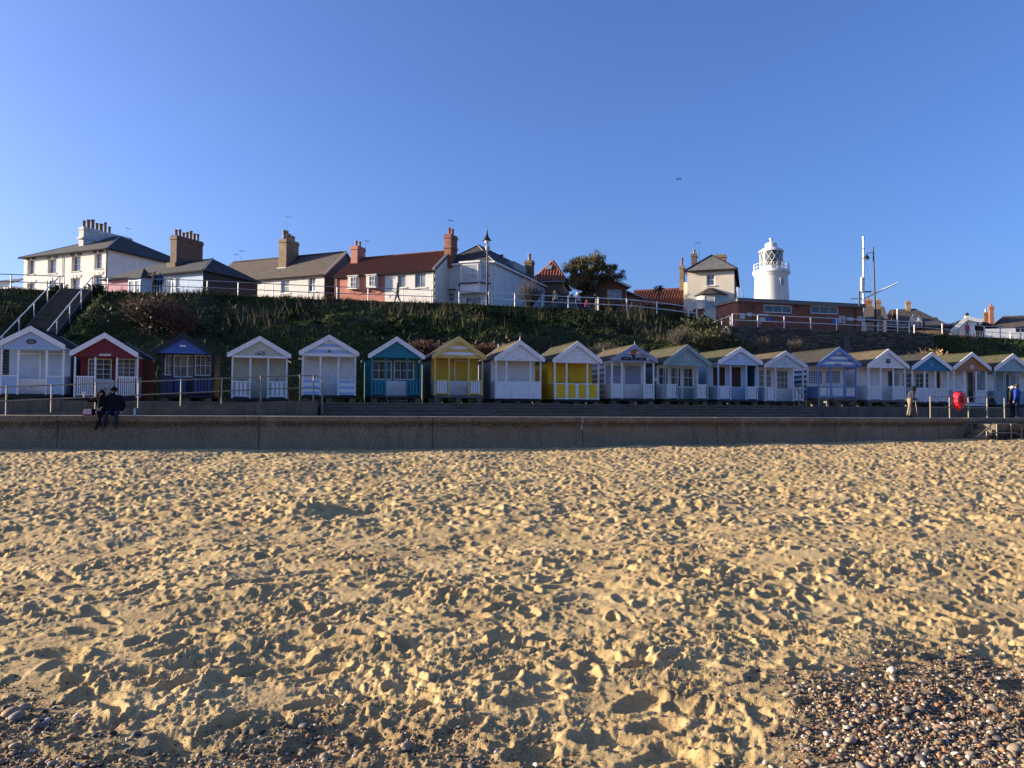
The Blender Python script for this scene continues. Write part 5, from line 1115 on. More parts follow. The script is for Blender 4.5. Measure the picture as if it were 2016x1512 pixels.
# ---- 9 cream house with the bay
P = at_Y(1445.5, 529.3, 76); zg = 9.0
h = House('cream two storey house with dark hipped roof and ground floor bay', (P.x, P.y), R(17.5), base=zg); E = P.z - zg; L9 = -h.px(1353, 560)[0]; D9 = 10.9
CRM = M('cream_render', (.78, .70, .55), (.68, .60, .46), scale=1.2, rough=.9, bp=.2, streak=(2.2, (.55, .48, .36), .56))
rc = h.rect(1391, 539, 1407.5, 562); facade(h, -L9, 0, E, [rc], CRM); window(h.root, rc, 0, .12, 2, 2, WH, GLASS, WH, .07)
mb = MB(); rs = []
for (xx0, yy0, xx1, yy1) in ((1448.5, 542, 1452, 568), (1456, 552, 1459, 578), (1462, 560, 1464.5, 582)):
    a = h.pside(xx0, (yy0 + yy1) / 2); b_ = h.pside(xx1, (yy0 + yy1) / 2); zz = (h.pside(xx0, yy1)[1], h.pside(xx0, yy0)[1]); rs.append((a[0], zz[0], b_[0], zz[1]))
MB().box(-.2, 0, .001, D9, -1.5, E).build('side_wall', CRM, h.root); MB().box(-L9, -L9 + .2, .001, D9, -1.5, E).build('side_wall', CRM, h.root)
for a, z0, b_, z1 in rs: MB().box(.001, .04, a, b_, z0, z1).build('window', GLASS, h.root)
ov = .3; ra_, rb_ = (-L9 / 2, 2.4, E + 2.0), (-L9 / 2, D9 - 2, E + 2.0); c = [(-L9 - ov, -ov, E), (ov, -ov, E), (ov, D9 + ov, E), (-L9 - ov, D9 + ov, E)]
SLP = brickmat('pale_slate', (.17, .16, .14), (.10, .095, .085), (.05, .05, .05), .3, .16, .006, .5)
slab('roof', h, [c[0], c[1], ra_], SLP); slab('roof', h, [c[1], c[2], rb_, ra_], SLATE); slab('roof', h, [c[3], c[0], ra_, rb_], SLATE); slab('roof', h, [c[2], c[3], rb_], SLATE)
for a_ in (c[0], c[1]): MB().bar(a_, ra_, .16, .1).build('hip_tile', GUT, h.root)
MB().box(-L9 - ov, ov, -ov - .06, -ov + .05, E - .16, E - .005).build('gutter', GUT, h.root); MB().box(ov - .06, ov + .05, -ov + .06, D9 + ov, E - .16, E - .005).build('gutter', GUT, h.root); MB().tube([(.06, .15, E), (.06, .15, -1)], .06, 6).build('downpipe', GUT, h.root)
b0, b1 = h.px(1372, 590)[0], h.px(1428, 590)[0]; zt_ = h.px(1397, 579, -.8)[1]; ply = [(b0, 0), (b0 + .7, -.85), (b1 - .9, -.85), (b1, 0)]
mb = MB(); mb.prism([(*p, -1.5) for p in ply], (0, 0, zt_ + 1.5)); by = mb.build('bay', CRM, h.root)
zw1, zw0 = zt_ - .12, h.px(1397, 609, -.85)[1]
for i in range(3): angled_window(by, ply[i], ply[i + 1], zw0 if i == 1 else zw0 + .8, zw1, glass=GLASSL)
ztop = h.px(1397, 567)[1]; ex = [(b0 - .3, 0), (b0 + .55, -1.15), (b1 - .75, -1.15), (b1 + .3, 0)]
for i in range(3): slab('bay_roof', h, [(*ex[i], zt_), (*ex[i + 1], zt_), (b1 - 1.2, -.02, ztop), (b0 + 1.1, -.02, ztop)], SLATE, .06)
xa, xb_ = h.px(1361, 510, 3)[0], h.px(1371, 510, 3)[0]; chimney(h, (xa + xb_) / 2, 3.6, xb_ - xa, 1.0, E + .2, h.px(1366, 499, 3)[1], BRICKD, 1, POT, poth=.6, potr=.16); aerial(h, (xb_ + .25, 3.6, E + 1.4), 2.3, 2.8, .5)
xa, xb_ = h.px(1408, 510, 4)[0], h.px(1429, 510, 4)[0]; chimney(h, (xa + xb_) / 2, 5, xb_ - xa, .9, E + .8, h.px(1418, 499, 4)[1], BRICKT, 0)
MB().box(-L9 - .45, -L9 - .002, 1.0, 6, -1.5, h.px(1350, 556, 1)[1]).build('annexe', CRM, h.root)

# ================================================================ TOILET BLOCK
P = at_Y(1452.5, 589, 66.0); tc_, sc_ = ts(P); te = on_s(1699, 594, sc_)[0]; LT = te - tc_; DT = 3.6; HT = P.z - ZRET
tb = thing('toilet_block', 'flat roofed red brick toilet block with two strip windows and brown doors', 'toilet block', W(tc_, sc_, ZRET), TH)
def bp_(x, y): a, z = on_s(x, y, sc_); return a - tc_, z - ZRET
def brect(x0, y0, x1, y1): xm = (x0 + x1) / 2; ym = (y0 + y1) / 2; return (bp_(x0, ym)[0], bp_(xm, y1)[1], bp_(x1, ym)[0], bp_(xm, y0)[1])
w1, w2 = brect(1504, 600.5, 1559, 616), brect(1596, 602.5, 1650, 618); d1, d2 = brect(1467, 601, 1484, 650), brect(1664, 605, 1684, 650)
d1 = (d1[0], 0.0, d1[2], d1[3]); d2 = (d2[0], 0.0, d2[2], d2[3])
BRK = brickmat('toilet_brick', (.27, .085, .045), (.14, .05, .035), (.13, .09, .07))
mb = MB(); holed(mb, 0, LT, 0, HT - .2, [w1, w2, d1, d2], .12); mb.build('front_wall', BRK, tb)
MB().box(0, .25, .002, DT, 0, HT - .2).build('side_wall', BRK, tb); MB().box(LT - .25, LT, .002, DT, 0, HT - .2).build('side_wall', BRK, tb)
mb = MB(); mb.prism([(-.18, -.22, HT - .22), (LT + .15, -.22, HT - .22), (LT + .15, -.22, HT + .06), (-.18, -.22, HT + .06)], (0, .05, 0)); mb.build('fascia', paint((.16, .155, .15)), tb)
MB().box(-.18, LT + .15, -.169, DT + .2, HT - .2, HT + .03).build('roof', M('flat_roof_felt', (.2, .19, .17), (.14, .13, .12)), tb); MB().box(-.2, LT + .16, -.24, -.1, HT + .061, HT + .1).build('roof_edge', GUT, tb)
for w in (w1, w2): window(tb, w, 0, .06, 3, 1, paint((.66, .68, .68)), glassmat('toilet_glass', (.035, .06, .075), .15, (.06, .09, .11)), None, .08)
DOORM = M('brown_door', (.16, .095, .045), (.12, .07, .035))
for d in (d1, d2):
    o = MB().box(d[0], d[2], .09, .13, 0.004, d[3]).build('door', DOORM, tb); MB().box(d[0] + .28, d[2] - .12, .075, .089, 1.25, 1.55).build('door_notice', paint((.6, .62, .72)), o)
for (x0, y0, x1, y1, c) in ((1456.5, 617, 1465.5, 627, (.62, .63, .66)), (1491, 618, 1513, 622, (.6, .58, .58)), (1495, 625, 1506.5, 632, (.5, .5, .53)), (1509, 626, 1518, 633.5, (.03, .12, .5)), (1637, 628.5, 1645, 636.5, (.03, .12, .5)), (1650, 628, 1657.5, 635.5, (.55, .55, .58)), (1651.5, 622, 1664, 626, (.55, .54, .54)), (1688, 623, 1697, 632, (.6, .63, .68)), (1659.5, 628, 1664, 640, (.4, .41, .39)), (1494, 632, 1499, 638, (.35, .35, .36))):
    a = brect(x0, y0, x1, y1); s_ = MB().box(a[0], a[2], -.04, -.003, a[1], a[3]).build('notice_board', paint(c), tb)
    if c[0] > .5: MB().box(a[0] + .06, a[2] - .06, -.043, -.0401, a[1] + (a[3] - a[1]) * .45, a[3] - .06).build('print', paint(tuple(v * .6 for v in c)), s_)
MB().tube([(LT + .05, -.06, HT - .2), (LT + .05, -.06, 0)], .05, 6).build('downpipe', paint((.6, .6, .6)), tb)
x_, z_ = bp_(1568, 603); MB().tube([(x_, -.03, z_), (x_, .05, z_)], .12, 10).build('vent', GUT, tb)
# small brick pier and low wall left of it
pr_ = thing('brick_pier', 'square red brick pier with a flat cap before the cream house', 'pier', at_Y(1376, 622, 70)); MB().box(-.35, .35, -.35, .35, -2, .5).build('shaft', BRICK, pr_); MB().box(-.42, .42, -.42, .42, .5, .6).build('cap', CONC, pr_)
o = MB(); a_ = at_Y(1383, 618, 70); b_ = at_Y(1412, 632, 69); o.prism([a_, b_, b_ - Vector((0, 0, 2.5)), a_ - Vector((0, 0, 2.5))], (0, .3, 0)); tag(o.build('garden_wall', BRICKD, None), 'dark brick garden wall stepping down beside the toilet block', 'wall')

# ================================================================ LIGHTHOUSE
P = at_Y(1519, 588, 130.0); lx, ly = P.x, P.y; LZ = 9.0
def lh(y): return at_Y(1519, y, 130.0).z - LZ
K = 130 / FPX
lt = thing('lighthouse', 'white round lighthouse tower with a glazed lantern above the rooftops', 'lighthouse', (lx, ly, LZ))
LW = M('lighthouse_white', (.70, .69, .66), (.62, .60, .57), scale=.4, rough=.6, bp=.05, streak=(.9, (.52, .5, .46), .56))
zg_ = lh(534); MB().lathe([(3.25, -8), (33.2 * K, lh(588)), (31.2 * K, lh(548)), (32 * K, lh(545)), (34.5 * K, lh(541)), (35 * K, lh(538)), (35 * K, zg_), (0, zg_)], n=64).build('tower', LW, lt)
MB().lathe([(35.6 * K, lh(540)), (36 * K, lh(539)), (36 * K, lh(537.5)), (35.2 * K, lh(537))], n=64).build('gallery_moulding', LW, lt)
MB().lathe([(22.5 * K, zg_), (22.5 * K, lh(527)), (22 * K, lh(526)), (0, lh(526))], n=40).build('lantern_base', LW, lt)
MB().lathe([(21.5 * K, lh(526)), (21.5 * K, lh(496))], n=40).build('lantern_glass', glassmat('lantern_glass', (.05, .065, .065), .12, (.13, .155, .15)), lt)
n = 12
for s_ in (-1, 1):
    for k in range(n):
        a0 = 2 * math.pi * k / n; mb = MB(); rr = 21.9 * K
        mb.tube([(rr * math.cos(a0 + s_ * f * 2 * math.pi / n * 1.7), rr * math.sin(a0 + s_ * f * 2 * math.pi / n * 1.7), lerp(lh(526), lh(496), f)) for f in np.linspace(0, 1, 7)], .045, 5); mb.build('lattice_bar', LW, lt)
MB().lathe([(23.8 * K, lh(497)), (24.2 * K, lh(495.5)), (23.4 * K, lh(494.5)), (17 * K, lh(490)), (12 * K, lh(487.8)), (11.6 * K, lh(487)), (11.6 * K, lh(481)), (11 * K, lh(480)), (8 * K, lh(478.4)), (3 * K, lh(477)), (2.2 * K, lh(476)), (2.2 * K, lh(472)), (3.6 * K, lh(471.5)), (3.6 * K, lh(469.5)), (0, lh(469))], n=40).build('roof', LW, lt)
gr = MB(); rr = 33.5 * K
for z in (.55, 1.1): gr.tube([(rr * math.cos(a), rr * math.sin(a), zg_ + z) for a in np.linspace(0, 2 * math.pi, 41)], .035, 5, cap=False)
g_ = gr.build('gallery_railing', LW, lt)
for k in range(20): a = 2 * math.pi * k / 20; MB().tube([(rr * math.cos(a), rr * math.sin(a), zg_), (rr * math.cos(a), rr * math.sin(a), zg_ + 1.15)], .04, 5).build('stanchion', LW, g_)
vdir = (Vector((0, 0)) - Vector((lx, ly))).normalized(); vside = Vector((-vdir.y, vdir.x))
for px_, py0, py1 in ((1538.5, 554, 566), (1495, 559, 568)):
    off = (px_ - 1519) * K; rr = 31.8 * K; q = -vside * -off if False else vside * (off); fwd = math.sqrt(max(.1, rr * rr - off * off)); c2 = q + vdir * fwd; nrm = c2.normalized()
    tn = Vector((-nrm.y, nrm.x)); z0, z1 = lh(py1), lh(py0); b3 = lambda a, bq, z: (c2.x + tn.x * a + nrm.x * bq, c2.y + tn.y * a + nrm.y * bq, z)
    w = MB(); w.prism([b3(-.28, -.1, z0), b3(.28, -.1, z0), b3(.28, .03, z0), b3(-.28, .03, z0)], (0, 0, z1 - z0)); w = w.build('window', GLASS if px_ > 1510 else LW, lt)
    for a0, a1, q0, q1 in ((-.42, -.28, z0 - .1, z1 + .14), (.28, .42, z0 - .1, z1 + .14), (-.28, .28, z1, z1 + .14), (-.28, .28, z0 - .1, z0)):
        f = MB(); f.prism([b3(a0, -.2, q0), b3(a1, -.2, q0), b3(a1, .10, q0), b3(a0, .10, q0)], (0, 0, q1 - q0)); f.build('surround', LW, w)

# ================================================================ MORE ROOFS ON THE RIGHT
P = at_Y(1745, 640, 96); h = House('dark brick house with a brown roof and two chimneys behind the black lamp post', (P.x, P.y), R(20), base=9.0); E = h.px(1742, 628)[1]
x0 = h.px(1696, 625)[0]; MB().box(x0, 0, 0, 8, -1, E).build('wall', BRICKD, h.root); zr_ = h.px(1722, 604, 4)[1]
slab('roof', h, [(x0 - 3, -.2, E), (.2, -.2, E), (.2, 4, zr_), (x0 - 3, 4, zr_)], SLATEB); slab('roof', h, [(x0 - 3, 8.2, E), (.2, 8.2, E), (.2, 4, zr_), (x0 - 3, 4, zr_)], SLATEB)
xa, xb_ = h.px(1703, 595, 4)[0], h.px(1717, 595, 4)[0]; chimney(h, (xa + xb_) / 2, 4.4, xb_ - xa, .9, E, h.px(1710, 590, 4)[1], BRICK, 2, POTR, poth=.4)
P = at_Y(1741, 640, 84); h = House('tan brick chimney breast standing on a low roof right of the lamp post', (P.x, P.y), R(20), base=9.0)
MB().box(-4, 0, 1.2, 6, -1, h.px(1730, 628, 1)[1]).build('wall', BRICKT, h.root); xa, xb_ = h.px(1725, 610)[0], h.px(1735, 610)[0]; slab('roof', h, [(-4.2, 1, h.px(1730, 628)[1]), (.2, 1, h.px(1730, 628)[1]), (.2, 3.5, h.px(1730, 622, 3)[1]), (-4.2, 3.5, h.px(1730, 622, 3)[1])], SLATE)
chimney(h, (xa + xb_) / 2, .8, xb_ - xa, 1.0, -.5, h.px(1731, 590)[1], BRICKT, 1, POT, cap=True, poth=.25)
P = at_Y(1868, 650, 100); h = House('house with a wide dark slate hipped roof and tan chimney above the bench', (P.x, P.y), R(22), base=9.0); E = h.px(1862, 644)[1]; x0 = h.px(1738, 632)[0]
MB().box(x0, 0, 0, 9, -1, E).build('wall', BRICKD, h.root); zr_ = h.px(1770, 609, 4.5)[1]; xr0, xr1 = h.px(1752, 609, 4.5)[0], h.px(1802, 612, 4.5)[0]
c = [(x0 - .4, -.4, E), (.4, -.4, E), (.4, 9.4, E), (x0 - .4, 9.4, E)]; ra_, rb_ = (xr0, 4.5, zr_), (xr1, 4.5, zr_)
slab('roof', h, [c[0], c[1], rb_, ra_], SLATE); slab('roof', h, [c[1], c[2], rb_], SLATE); slab('roof', h, [c[2], c[3], ra_, rb_], SLATE); slab('roof', h, [c[3], c[0], ra_], SLATE)
xa, xb_ = h.px(1784, 600, 4)[0], h.px(1793, 600, 4)[0]; chimney(h, (xa + xb_) / 2, 4.6, xb_ - xa, 1.3, E, h.px(1789, 593, 4)[1], BRICKT, 1, POT, poth=.2)
xa, xb_ = h.px(1829, 633, 2)[0], h.px(1846, 633, 2)[0]; chimney(h, (xa + xb_) / 2, 2.6, xb_ - xa, .9, E - .5, h.px(1838, 625, 2)[1], BRICKD, 0)
P = at_Y(1962, 660, 96); h = House('white gabled house with a black roof and small white chimney at the far right', (P.x, P.y), R(14), base=8.6)
xg0, xg1 = h.px(1876, 655)[0], h.px(1934, 655)[0]; xm, zm = h.px(1903, 628); ze = h.px(1905, 652)[1]
mb = MB(); mb.prism([(xg0, 0, -1), (xg1, 0, -1), (xg1, 0, ze + 1.0), (xm, 0, zm), (xg0, 0, ze)], (0, .3, 0)); mb.build('gable_wall', WH, h.root)
slab('roof', h, [(xm, -.2, zm + .15), (xg0 - .3, -.2, ze - .1), (xg0 - .3, 7, ze - .1), (xm, 7, zm + .15)], SLATE, .12); slab('roof', h, [(xm, -.2, zm + .15), (h.px(1996, 650)[0], -.2, ze + .1), (h.px(1996, 650)[0], 7, ze + .1), (xm, 7, zm + .15)], SLATE, .12)
MB().bar((xm, -.25, zm + .1), (xg0 - .3, -.25, ze - .1), .1, .45).build('barge_board', WH, h.root); MB().bar((xm, -.25, zm + .1), (xg1, -.25, ze + 1.2), .1, .45).build('barge_board', WH, h.root)
MB().box(xg1, h.px(1996, 650)[0], -.6, 5, -1, h.px(1960, 648)[1]).build('wall', WH, h.root)
xa, xb_ = h.px(1900, 625, .5)[0], h.px(1908, 625, .5)[0]; o = MB().box(xa, xb_, .3, .8, zm - .6, h.px(1904, 622, .5)[1]).build('chimney', WH, h.root); MB().ball(((xa + xb_) / 2, .55, h.px(1904, 619, .5)[1]), .24, .24, .22).build('cowl', IRON, o)
x0, x1 = h.px(1989, 650, -.7)[0], h.px(2060, 650, -.7)[0]; MB().box(x0, x1, -.7, 3, -1, h.px(2000, 654, -.7)[1]).build('garage_wall', WH, h.root)
P = at_Y(2050, 650, 104); h = House('house with a steep brown roof and red brick chimney stack at the right edge', (P.x, P.y), R(20), base=8.6); E = h.px(2010, 646)[1]; x0 = h.px(1940, 650)[0]
MB().box(x0, 1, 0, 8, -1, E).build('wall', BRICKD, h.root); zr_ = h.px(2010, 621, 4)[1]; slab('roof', h, [(x0 + 1, -.2, E), (1.2, -.2, E), (1.2, 4, zr_), (x0 + 3, 4, zr_)], SLATEB); slab('roof', h, [(x0 + 1, 8.2, E), (1.2, 8.2, E), (1.2, 4, zr_), (x0 + 3, 4, zr_)], SLATEB)
xa, xb_ = h.px(1949, 610, 1)[0], h.px(1957, 610, 1)[0]; chimney(h, (xa + xb_) / 2, 1.6, xb_ - xa, 1.0, E - 1, h.px(1953, 603, 1)[1], BRICK, 2, POTR, poth=.45); xa, xb_ = h.px(1938, 620, 2)[0], h.px(1946, 620, 2)[0]; chimney(h, (xa + xb_) / 2, 2.4, xb_ - xa, .8, E - 1, h.px(1942, 615, 2)[1], BRICKD, 1, paint((.6, .58, .55)), poth=.7)
# a far roof at the left edge behind the railing
P = at_Y(16, 562, 95); h = House('low dark roofed house peeping over the grass at the left edge', (P.x, P.y), R(23), base=9.0); MB().box(-9, 0, 0, 6, -1, h.px(10, 562)[1]).build('wall', WPAINT, h.root); slab('roof', h, [(-9.3, -.3, h.px(10, 561)[1]), (.3, -.3, h.px(10, 561)[1]), (-.8, 3, h.px(2, 552, 3)[1]), (-9.3, 3, h.px(2, 552, 3)[1])], SLATE)
GLASS = MC['window_glass']; GLASSL = MC['curtained_glass']
# ================================================================ TREES AND BUSHES
LEAF = attrmat('leaf', 'col', .7, .2); BARK = M('bark', (.12, .095, .07), (.06, .05, .04), scale=6, rough=.95, bp=.6, bs=25); TWIG = M('brown_twig', (.13, .085, .06), (.07, .045, .035), rough=.95, bp=.2); TWIGR = M('reddish_twig', (.15, .07, .05), (.08, .04, .03), rough=.95, bp=.2); TWIGG = M('grey_twig', (.11, .095, .07), (.065, .058, .045), rough=.95, bp=.2)
def leaves(cs, n, spread, size, pal, seed, up_=0.3, long=1.0):
    r = np.random.default_rng(seed); V = []; C = []; pal = np.array(pal)
    for c, sp in zip(cs, spread if hasattr(spread, '__len__') else [spread] * len(cs)):
        p = np.array(c) + np.clip(r.normal(0, 1, (n, 3)), -1.7, 1.7) * np.array([sp, sp, sp * .8]) * .55
        d = (p - np.array(c)); d[:, 2] += up_ * sp; d /= np.linalg.norm(d, axis=1)[:, None] + 1e-6
        q = np.cross(d, r.normal(0, 1, (n, 3))); q /= np.linalg.norm(q, axis=1)[:, None] + 1e-6
        sz = size * r.uniform(.6, 1.4, (n, 1)); a = p - q * sz * .5; b_ = p + q * sz * .5; e = p + d * sz * 1.6 * long
        V.append(np.stack([a, b_, e], 1)); base = pal[r.integers(len(pal))]; C.append(np.repeat((base * r.uniform(.65, 1.35, (n, 1)))[:, None], 3, 1))
    return np.concatenate(V).reshape(-1, 3), np.concatenate(C).reshape(-1, 3)
def twigs(mb, base, n, rx, rz, seed, r0=.03, fan=1.0, sub=3):
    r = random.Random(seed)
    for k in range(n):
        a = r.uniform(0, 6.28); f = r.uniform(.3, 1) * fan; tip = Vector((math.cos(a) * rx * f, math.sin(a) * rx * f * .8, rz * r.uniform(.6, 1.05) * (1.1 - .4 * f)))
        b0 = Vector((r.uniform(-.3, .3) * rx * .5, r.uniform(-.2, .2) * rx, 0)); mid = b0.lerp(tip, .5) + Vector((r.uniform(-.15, .15), r.uniform(-.15, .15), r.uniform(-.05, .2)))
        mb.tube([b0, mid, tip], [r0, r0 * .7, r0 * .25], 4, cap=False)
        for j in range(sub):
            q = mid.lerp(tip, r.uniform(0, .8)); t2 = q + Vector((r.uniform(-.4, .4) * rx, r.uniform(-.4, .4) * rx, r.uniform(.1, .5) * rz)) * .6; mb.tube([q, t2], [r0 * .5, r0 * .2], 3, cap=False)
def bush(label, loc, rx, rz, seed, twig=TWIG, nt=60, pal=None, nl=0, size=.12, name='bush', fan=1.0, r0=.025):
    root = thing(name, label, 'bush', loc); mb = MB(); twigs(mb, None, nt, rx, rz, seed, r0, fan); mb.build('stems', twig, root)
    if nl:
        r = np.random.default_rng(seed); cs = [(float(np.clip(r.normal(0, .45), -.8, .8)) * rx, float(np.clip(r.normal(0, .35), -.7, .7)) * rx, min(.85, abs(r.normal(.45, .25))) * rz) for _ in range(nl)]
        V, C = leaves(cs, 26, rx * .32, size, pal, seed); npmesh('foliage', V, np.arange(len(V)).reshape(-1, 3), LEAF, root, col=C)
    return root
def on_bank(x, y):
    d = ray(x, y); best = None
    for k in np.linspace(40, 80, 161):
        p = CAM + d * (k / d.y); t_, s_ = ts(p)
        if S_FOOT < s_ < S_TOP and p.z < float(bank_z(np.array([t_]), np.array([s_]))[0]): return p
    return CAM + d * (56 / d.y)
DKG = [(.025, .035, .014), (.04, .052, .02), (.055, .06, .025)]; BRN = [(.10, .065, .045), (.075, .05, .035), (.06, .055, .03)]
bush('large bare brown bush on the slope right of the cliff stairs', on_bank(300, 650), 2.4, 2.3, 1, TWIG, 190, BRN, 60, .12)
bush('dark reddish scrub behind the blue hut at the left', on_bank(352, 662), 1.7, 1.8, 2, TWIGR, 110, BRN, 20, .1)
bush('reddish bramble tangle above the yellow striped hut', on_bank(838, 700), 1.5, 1.0, 3, TWIGR, 120, [(.10, .055, .04), (.07, .05, .03)], 16, .1)
bush('reddish bramble tangle to the right of the yellow striped hut', on_bank(950, 702), 1.8, .9, 4, TWIGR, 120, [(.09, .055, .04), (.07, .05, .03)], 16, .1)
bush('pale dead weeds behind the bright yellow hut', on_bank(1190, 706), 1.2, 1.2, 5, TWIGG, 90)
bush('yellow green shrub at the foot of the stone wall corner', on_bank(1400, 690), 1.5, 1.5, 6, TWIGG, 80, [(.10, .10, .04), (.07, .08, .03), (.13, .11, .05)], 60, .12)
bush('tall pale dry stems left of the stone wall', on_bank(1340, 686), 1.3, 1.7, 7, TWIGG, 130)
bush('dark green ivy mass against the stone wall end', on_bank(1385, 664), 1.8, 1.3, 8, TWIG, 40, DKG, 80, .12)
gt_ = on_s(1834, 690, 12.5)[0]
bush('dry golden brown bush right of the stone wall', W(gt_, 12.5, float(bank_z(np.array([gt_]), np.array([12.5]))[0]) - .2), 2.2, 3.1, 9, M('golden_twig', (.46, .29, .15), (.30, .19, .10), rough=.95), 380, [(.40, .25, .12), (.3, .19, .09)], 26, .1)
bush('thin dry weeds in front of the stone wall between two hut roofs', on_bank(1502, 695), .9, 1.2, 10, TWIGG, 50); bush('dry weeds before the stone wall above the small pale hut', on_bank(1568, 696), .9, 1.1, 11, TWIGG, 50)
def gz(x, Y): p = at_Y(x, 600, Y); t_, s_ = ts(p); return Vector((p.x, p.y, float(top_z(np.array([t_]))[0])))
bush('bare spiky shrub against the white side wall behind the railing', gz(1042, 63), 1.35, 2.6, 12, M('dark_twig', (.05, .045, .05), (.03, .03, .03)), 110, r0=.03)
bush('dark evergreen bush below the pine tree', gz(1122, 72), 2.0, 2.6, 13, TWIG, 30, [(.03, .035, .016), (.055, .055, .025), (.09, .075, .035)], 120, .16)
bush('olive shrub under the wide white window', gz(1196, 71), 1.3, 1.7, 14, TWIG, 30, [(.05, .045, .022), (.075, .06, .03)], 70, .14)
bush('dark hedge below the cream house', gz(1330, 72), 2.4, 1.2, 15, TWIG, 30, DKG, 120, .14); bush('low dark shrub at the end of the white railing', gz(1285, 70), 1.6, 1.4, 16, TWIG, 40, DKG, 70, .14)
bush('low dark plant at the top of the cliff stairs on the right', gz(190, 54.5), .8, .55, 17, TWIG, 16, DKG, 30, .1); bush('dark rounded plant at the top of the cliff stairs on the left', gz(118, 55), .8, .7, 18, TWIG, 16, DKG, 30, .1)
# palm
p = gz(1297, 73); pal = thing('palm', 'small spiky palm standing against the red roof', 'palm tree', p); topz = at_Y(1297, 570, 73).z - p.z
MB().tube([(0, 0, -.5), (.04, 0, topz * .5), (0, 0, topz)], [.12, .09, .08], 8).build('trunk', BARK, pal); mb = MB()
for k in range(46):
    a = random.uniform(0, 6.28); e = random.uniform(-.5, 1.3); d = Vector((math.cos(a) * math.cos(e), math.sin(a) * math.cos(e), math.sin(e))); q = Vector((-d.y, d.x, 0)).normalized() * .025; l = random.uniform(.45, .75); t0 = Vector((0, 0, topz))
    mb.add([t0 - q, t0 + q, t0 + d * l * .6 + q * 1.4, t0 + d * l - Vector((0, 0, .12)), t0 + d * l * .6 - q * 1.4], [(0, 1, 2, 3, 4)])
mb.build('crown', M('palm_leaf', (.07, .06, .035), (.04, .04, .02)), pal)
# pine
p = gz(1168, 74); pine = thing('pine_tree', 'wind shaped pine tree with a rounded dark crown behind the white railing', 'pine tree', p)
def loc_(x, y, dy=0): q = at_Y(x, y, 74 + dy); return q - p
mb = MB(); base_ = Vector((0, 0, -.4)); fork = loc_(1166, 580)
mb.tube([base_, Vector((-.05, 0, .9)), fork], [.24, .2, .16], 8); mb.build('trunk', BARK, pine)
tips = [(1130, 545, -.6), (1145, 520, .3), (1165, 512, 0), (1188, 520, -.5), (1200, 540, .4), (1128, 560, .8), (1176, 540, -1.0), (1152, 545, 1.0), (1206, 527, .2), (1222, 548, 0)]
lim = []
for k, (x, y, dy) in enumerate(tips):
    t1 = loc_(x, y, dy); m1 = fork.lerp(t1, .5) + Vector((random.uniform(-.2, .2), random.uniform(-.2, .2), -.15)); mb = MB(); mb.tube([fork - Vector((0, 0, .3)), m1, t1], [.1, .07, .03], 6); mb.build('limb', BARK, pine)
cr = []; r_ = np.random.default_rng(22)
cc = loc_(1160, 542); RX, RZ = 50 * 74 / FPX, 42 * 74 / FPX
while len(cr) < 210:
    v = r_.normal(0, 1, 3); v /= np.linalg.norm(v); rad = r_.uniform(.35, 1.0) ** .5; q = np.array([v[0] * RX, v[1] * RX * .9, v[2] * RZ]) * rad * (1 + .18 * math.sin(5 * math.atan2(v[2], v[0]) + 1))
    if q[2] < -RZ * .75 or (q[0] > RX * .2 and q[2] < -RZ * .35): continue
    cr.append(tuple(cc[i] + q[i] for i in range(3)))
cr += [tuple(loc_(1222 + dx, 543 + dy_)) for dx, dy_ in ((0, 0), (6, 5), (-6, 6), (4, -6), (-10, 3), (-16, 8))]
V1, C1 = leaves(cr, 46, .30, .085, [(.06, .062, .026), (.08, .075, .03), (.10, .085, .038), (.125, .095, .045)], 23, 1.3, 1.9)
brown = np.clip((cc[0] - V1[:, 0]) / RX * .5 + (cc[2] - V1[:, 2]) / RZ * .5, 0, 1)[:, None]; C1 = C1 * (1 - brown * .7) + np.array([(.17, .105, .045)]) * brown * .7
npmesh('crown', V1, np.arange(len(V1)).reshape(-1, 3), LEAF, pine, col=C1)

# ================================================================ POSTS, MAST, LAMPS
p = gz(959, 61.0); lp = thing('street_lamp', 'tall black lamp post with a bell lantern in front of the white bay house', 'street lamp', p)
hz = lambda y, Y=61.0: at_Y(959, y, Y).z - p.z
MB().tube([(0, 0, -.4), (0, 0, .8), (0, 0, .85), (0, 0, hz(490)), (0, 0, hz(447))], [.11, .11, .075, .06, .03], 10).build('post', IRON, lp)
MB().lathe([(.09, 0), (.1, .04), (.09, .08)], (0, 0, hz(543)), 10).build('collar', IRON, lp); MB().bar((-.22, 0, hz(543)), (.22, 0, hz(543)), .05).build('ladder_bar', IRON, lp)
mb = MB(); mb.lathe([(.02, .75), (.06, .6), (.05, .5), (.12, .38), (.16, .22), (.30, .06), (.36, 0), (.34, -.03), (.1, .0)], (-.04, -.12, hz(473.5)), 14); ln = mb.build('lantern', IRON, lp); MB().lathe([(.2, 0), (.17, -.12), (.07, -.22), (0, -.24)], (-.04, -.12, hz(473.5) - .02), 12).build('lens', glassmat('lamp_lens', (.55, .53, .48), .2), ln)
mb = MB(); mb.ball((.02, -.12, hz(489)), .19, .05, .26, 16, 10); pl = mb.build('badge', paint((.6, .6, .56)), lp); mb = MB(); mb.ball((.02, -.165, hz(489)), .11, .03, .15, 14, 8); mb.build('emblem', paint((.3, .32, .3)), pl)
mb = MB(); mb.tube([(.0, -.06, hz(478)), (.12, -.1, hz(480)), (.16, -.1, hz(483))], .02, 6); mb.build('bracket', IRON, lp)
Y_ = 70.0; q0 = at_Y(1724, 640, Y_); lp = thing('street_lamp', 'slim black lamp post with a hanging lantern beside the white mast', 'street lamp', q0)
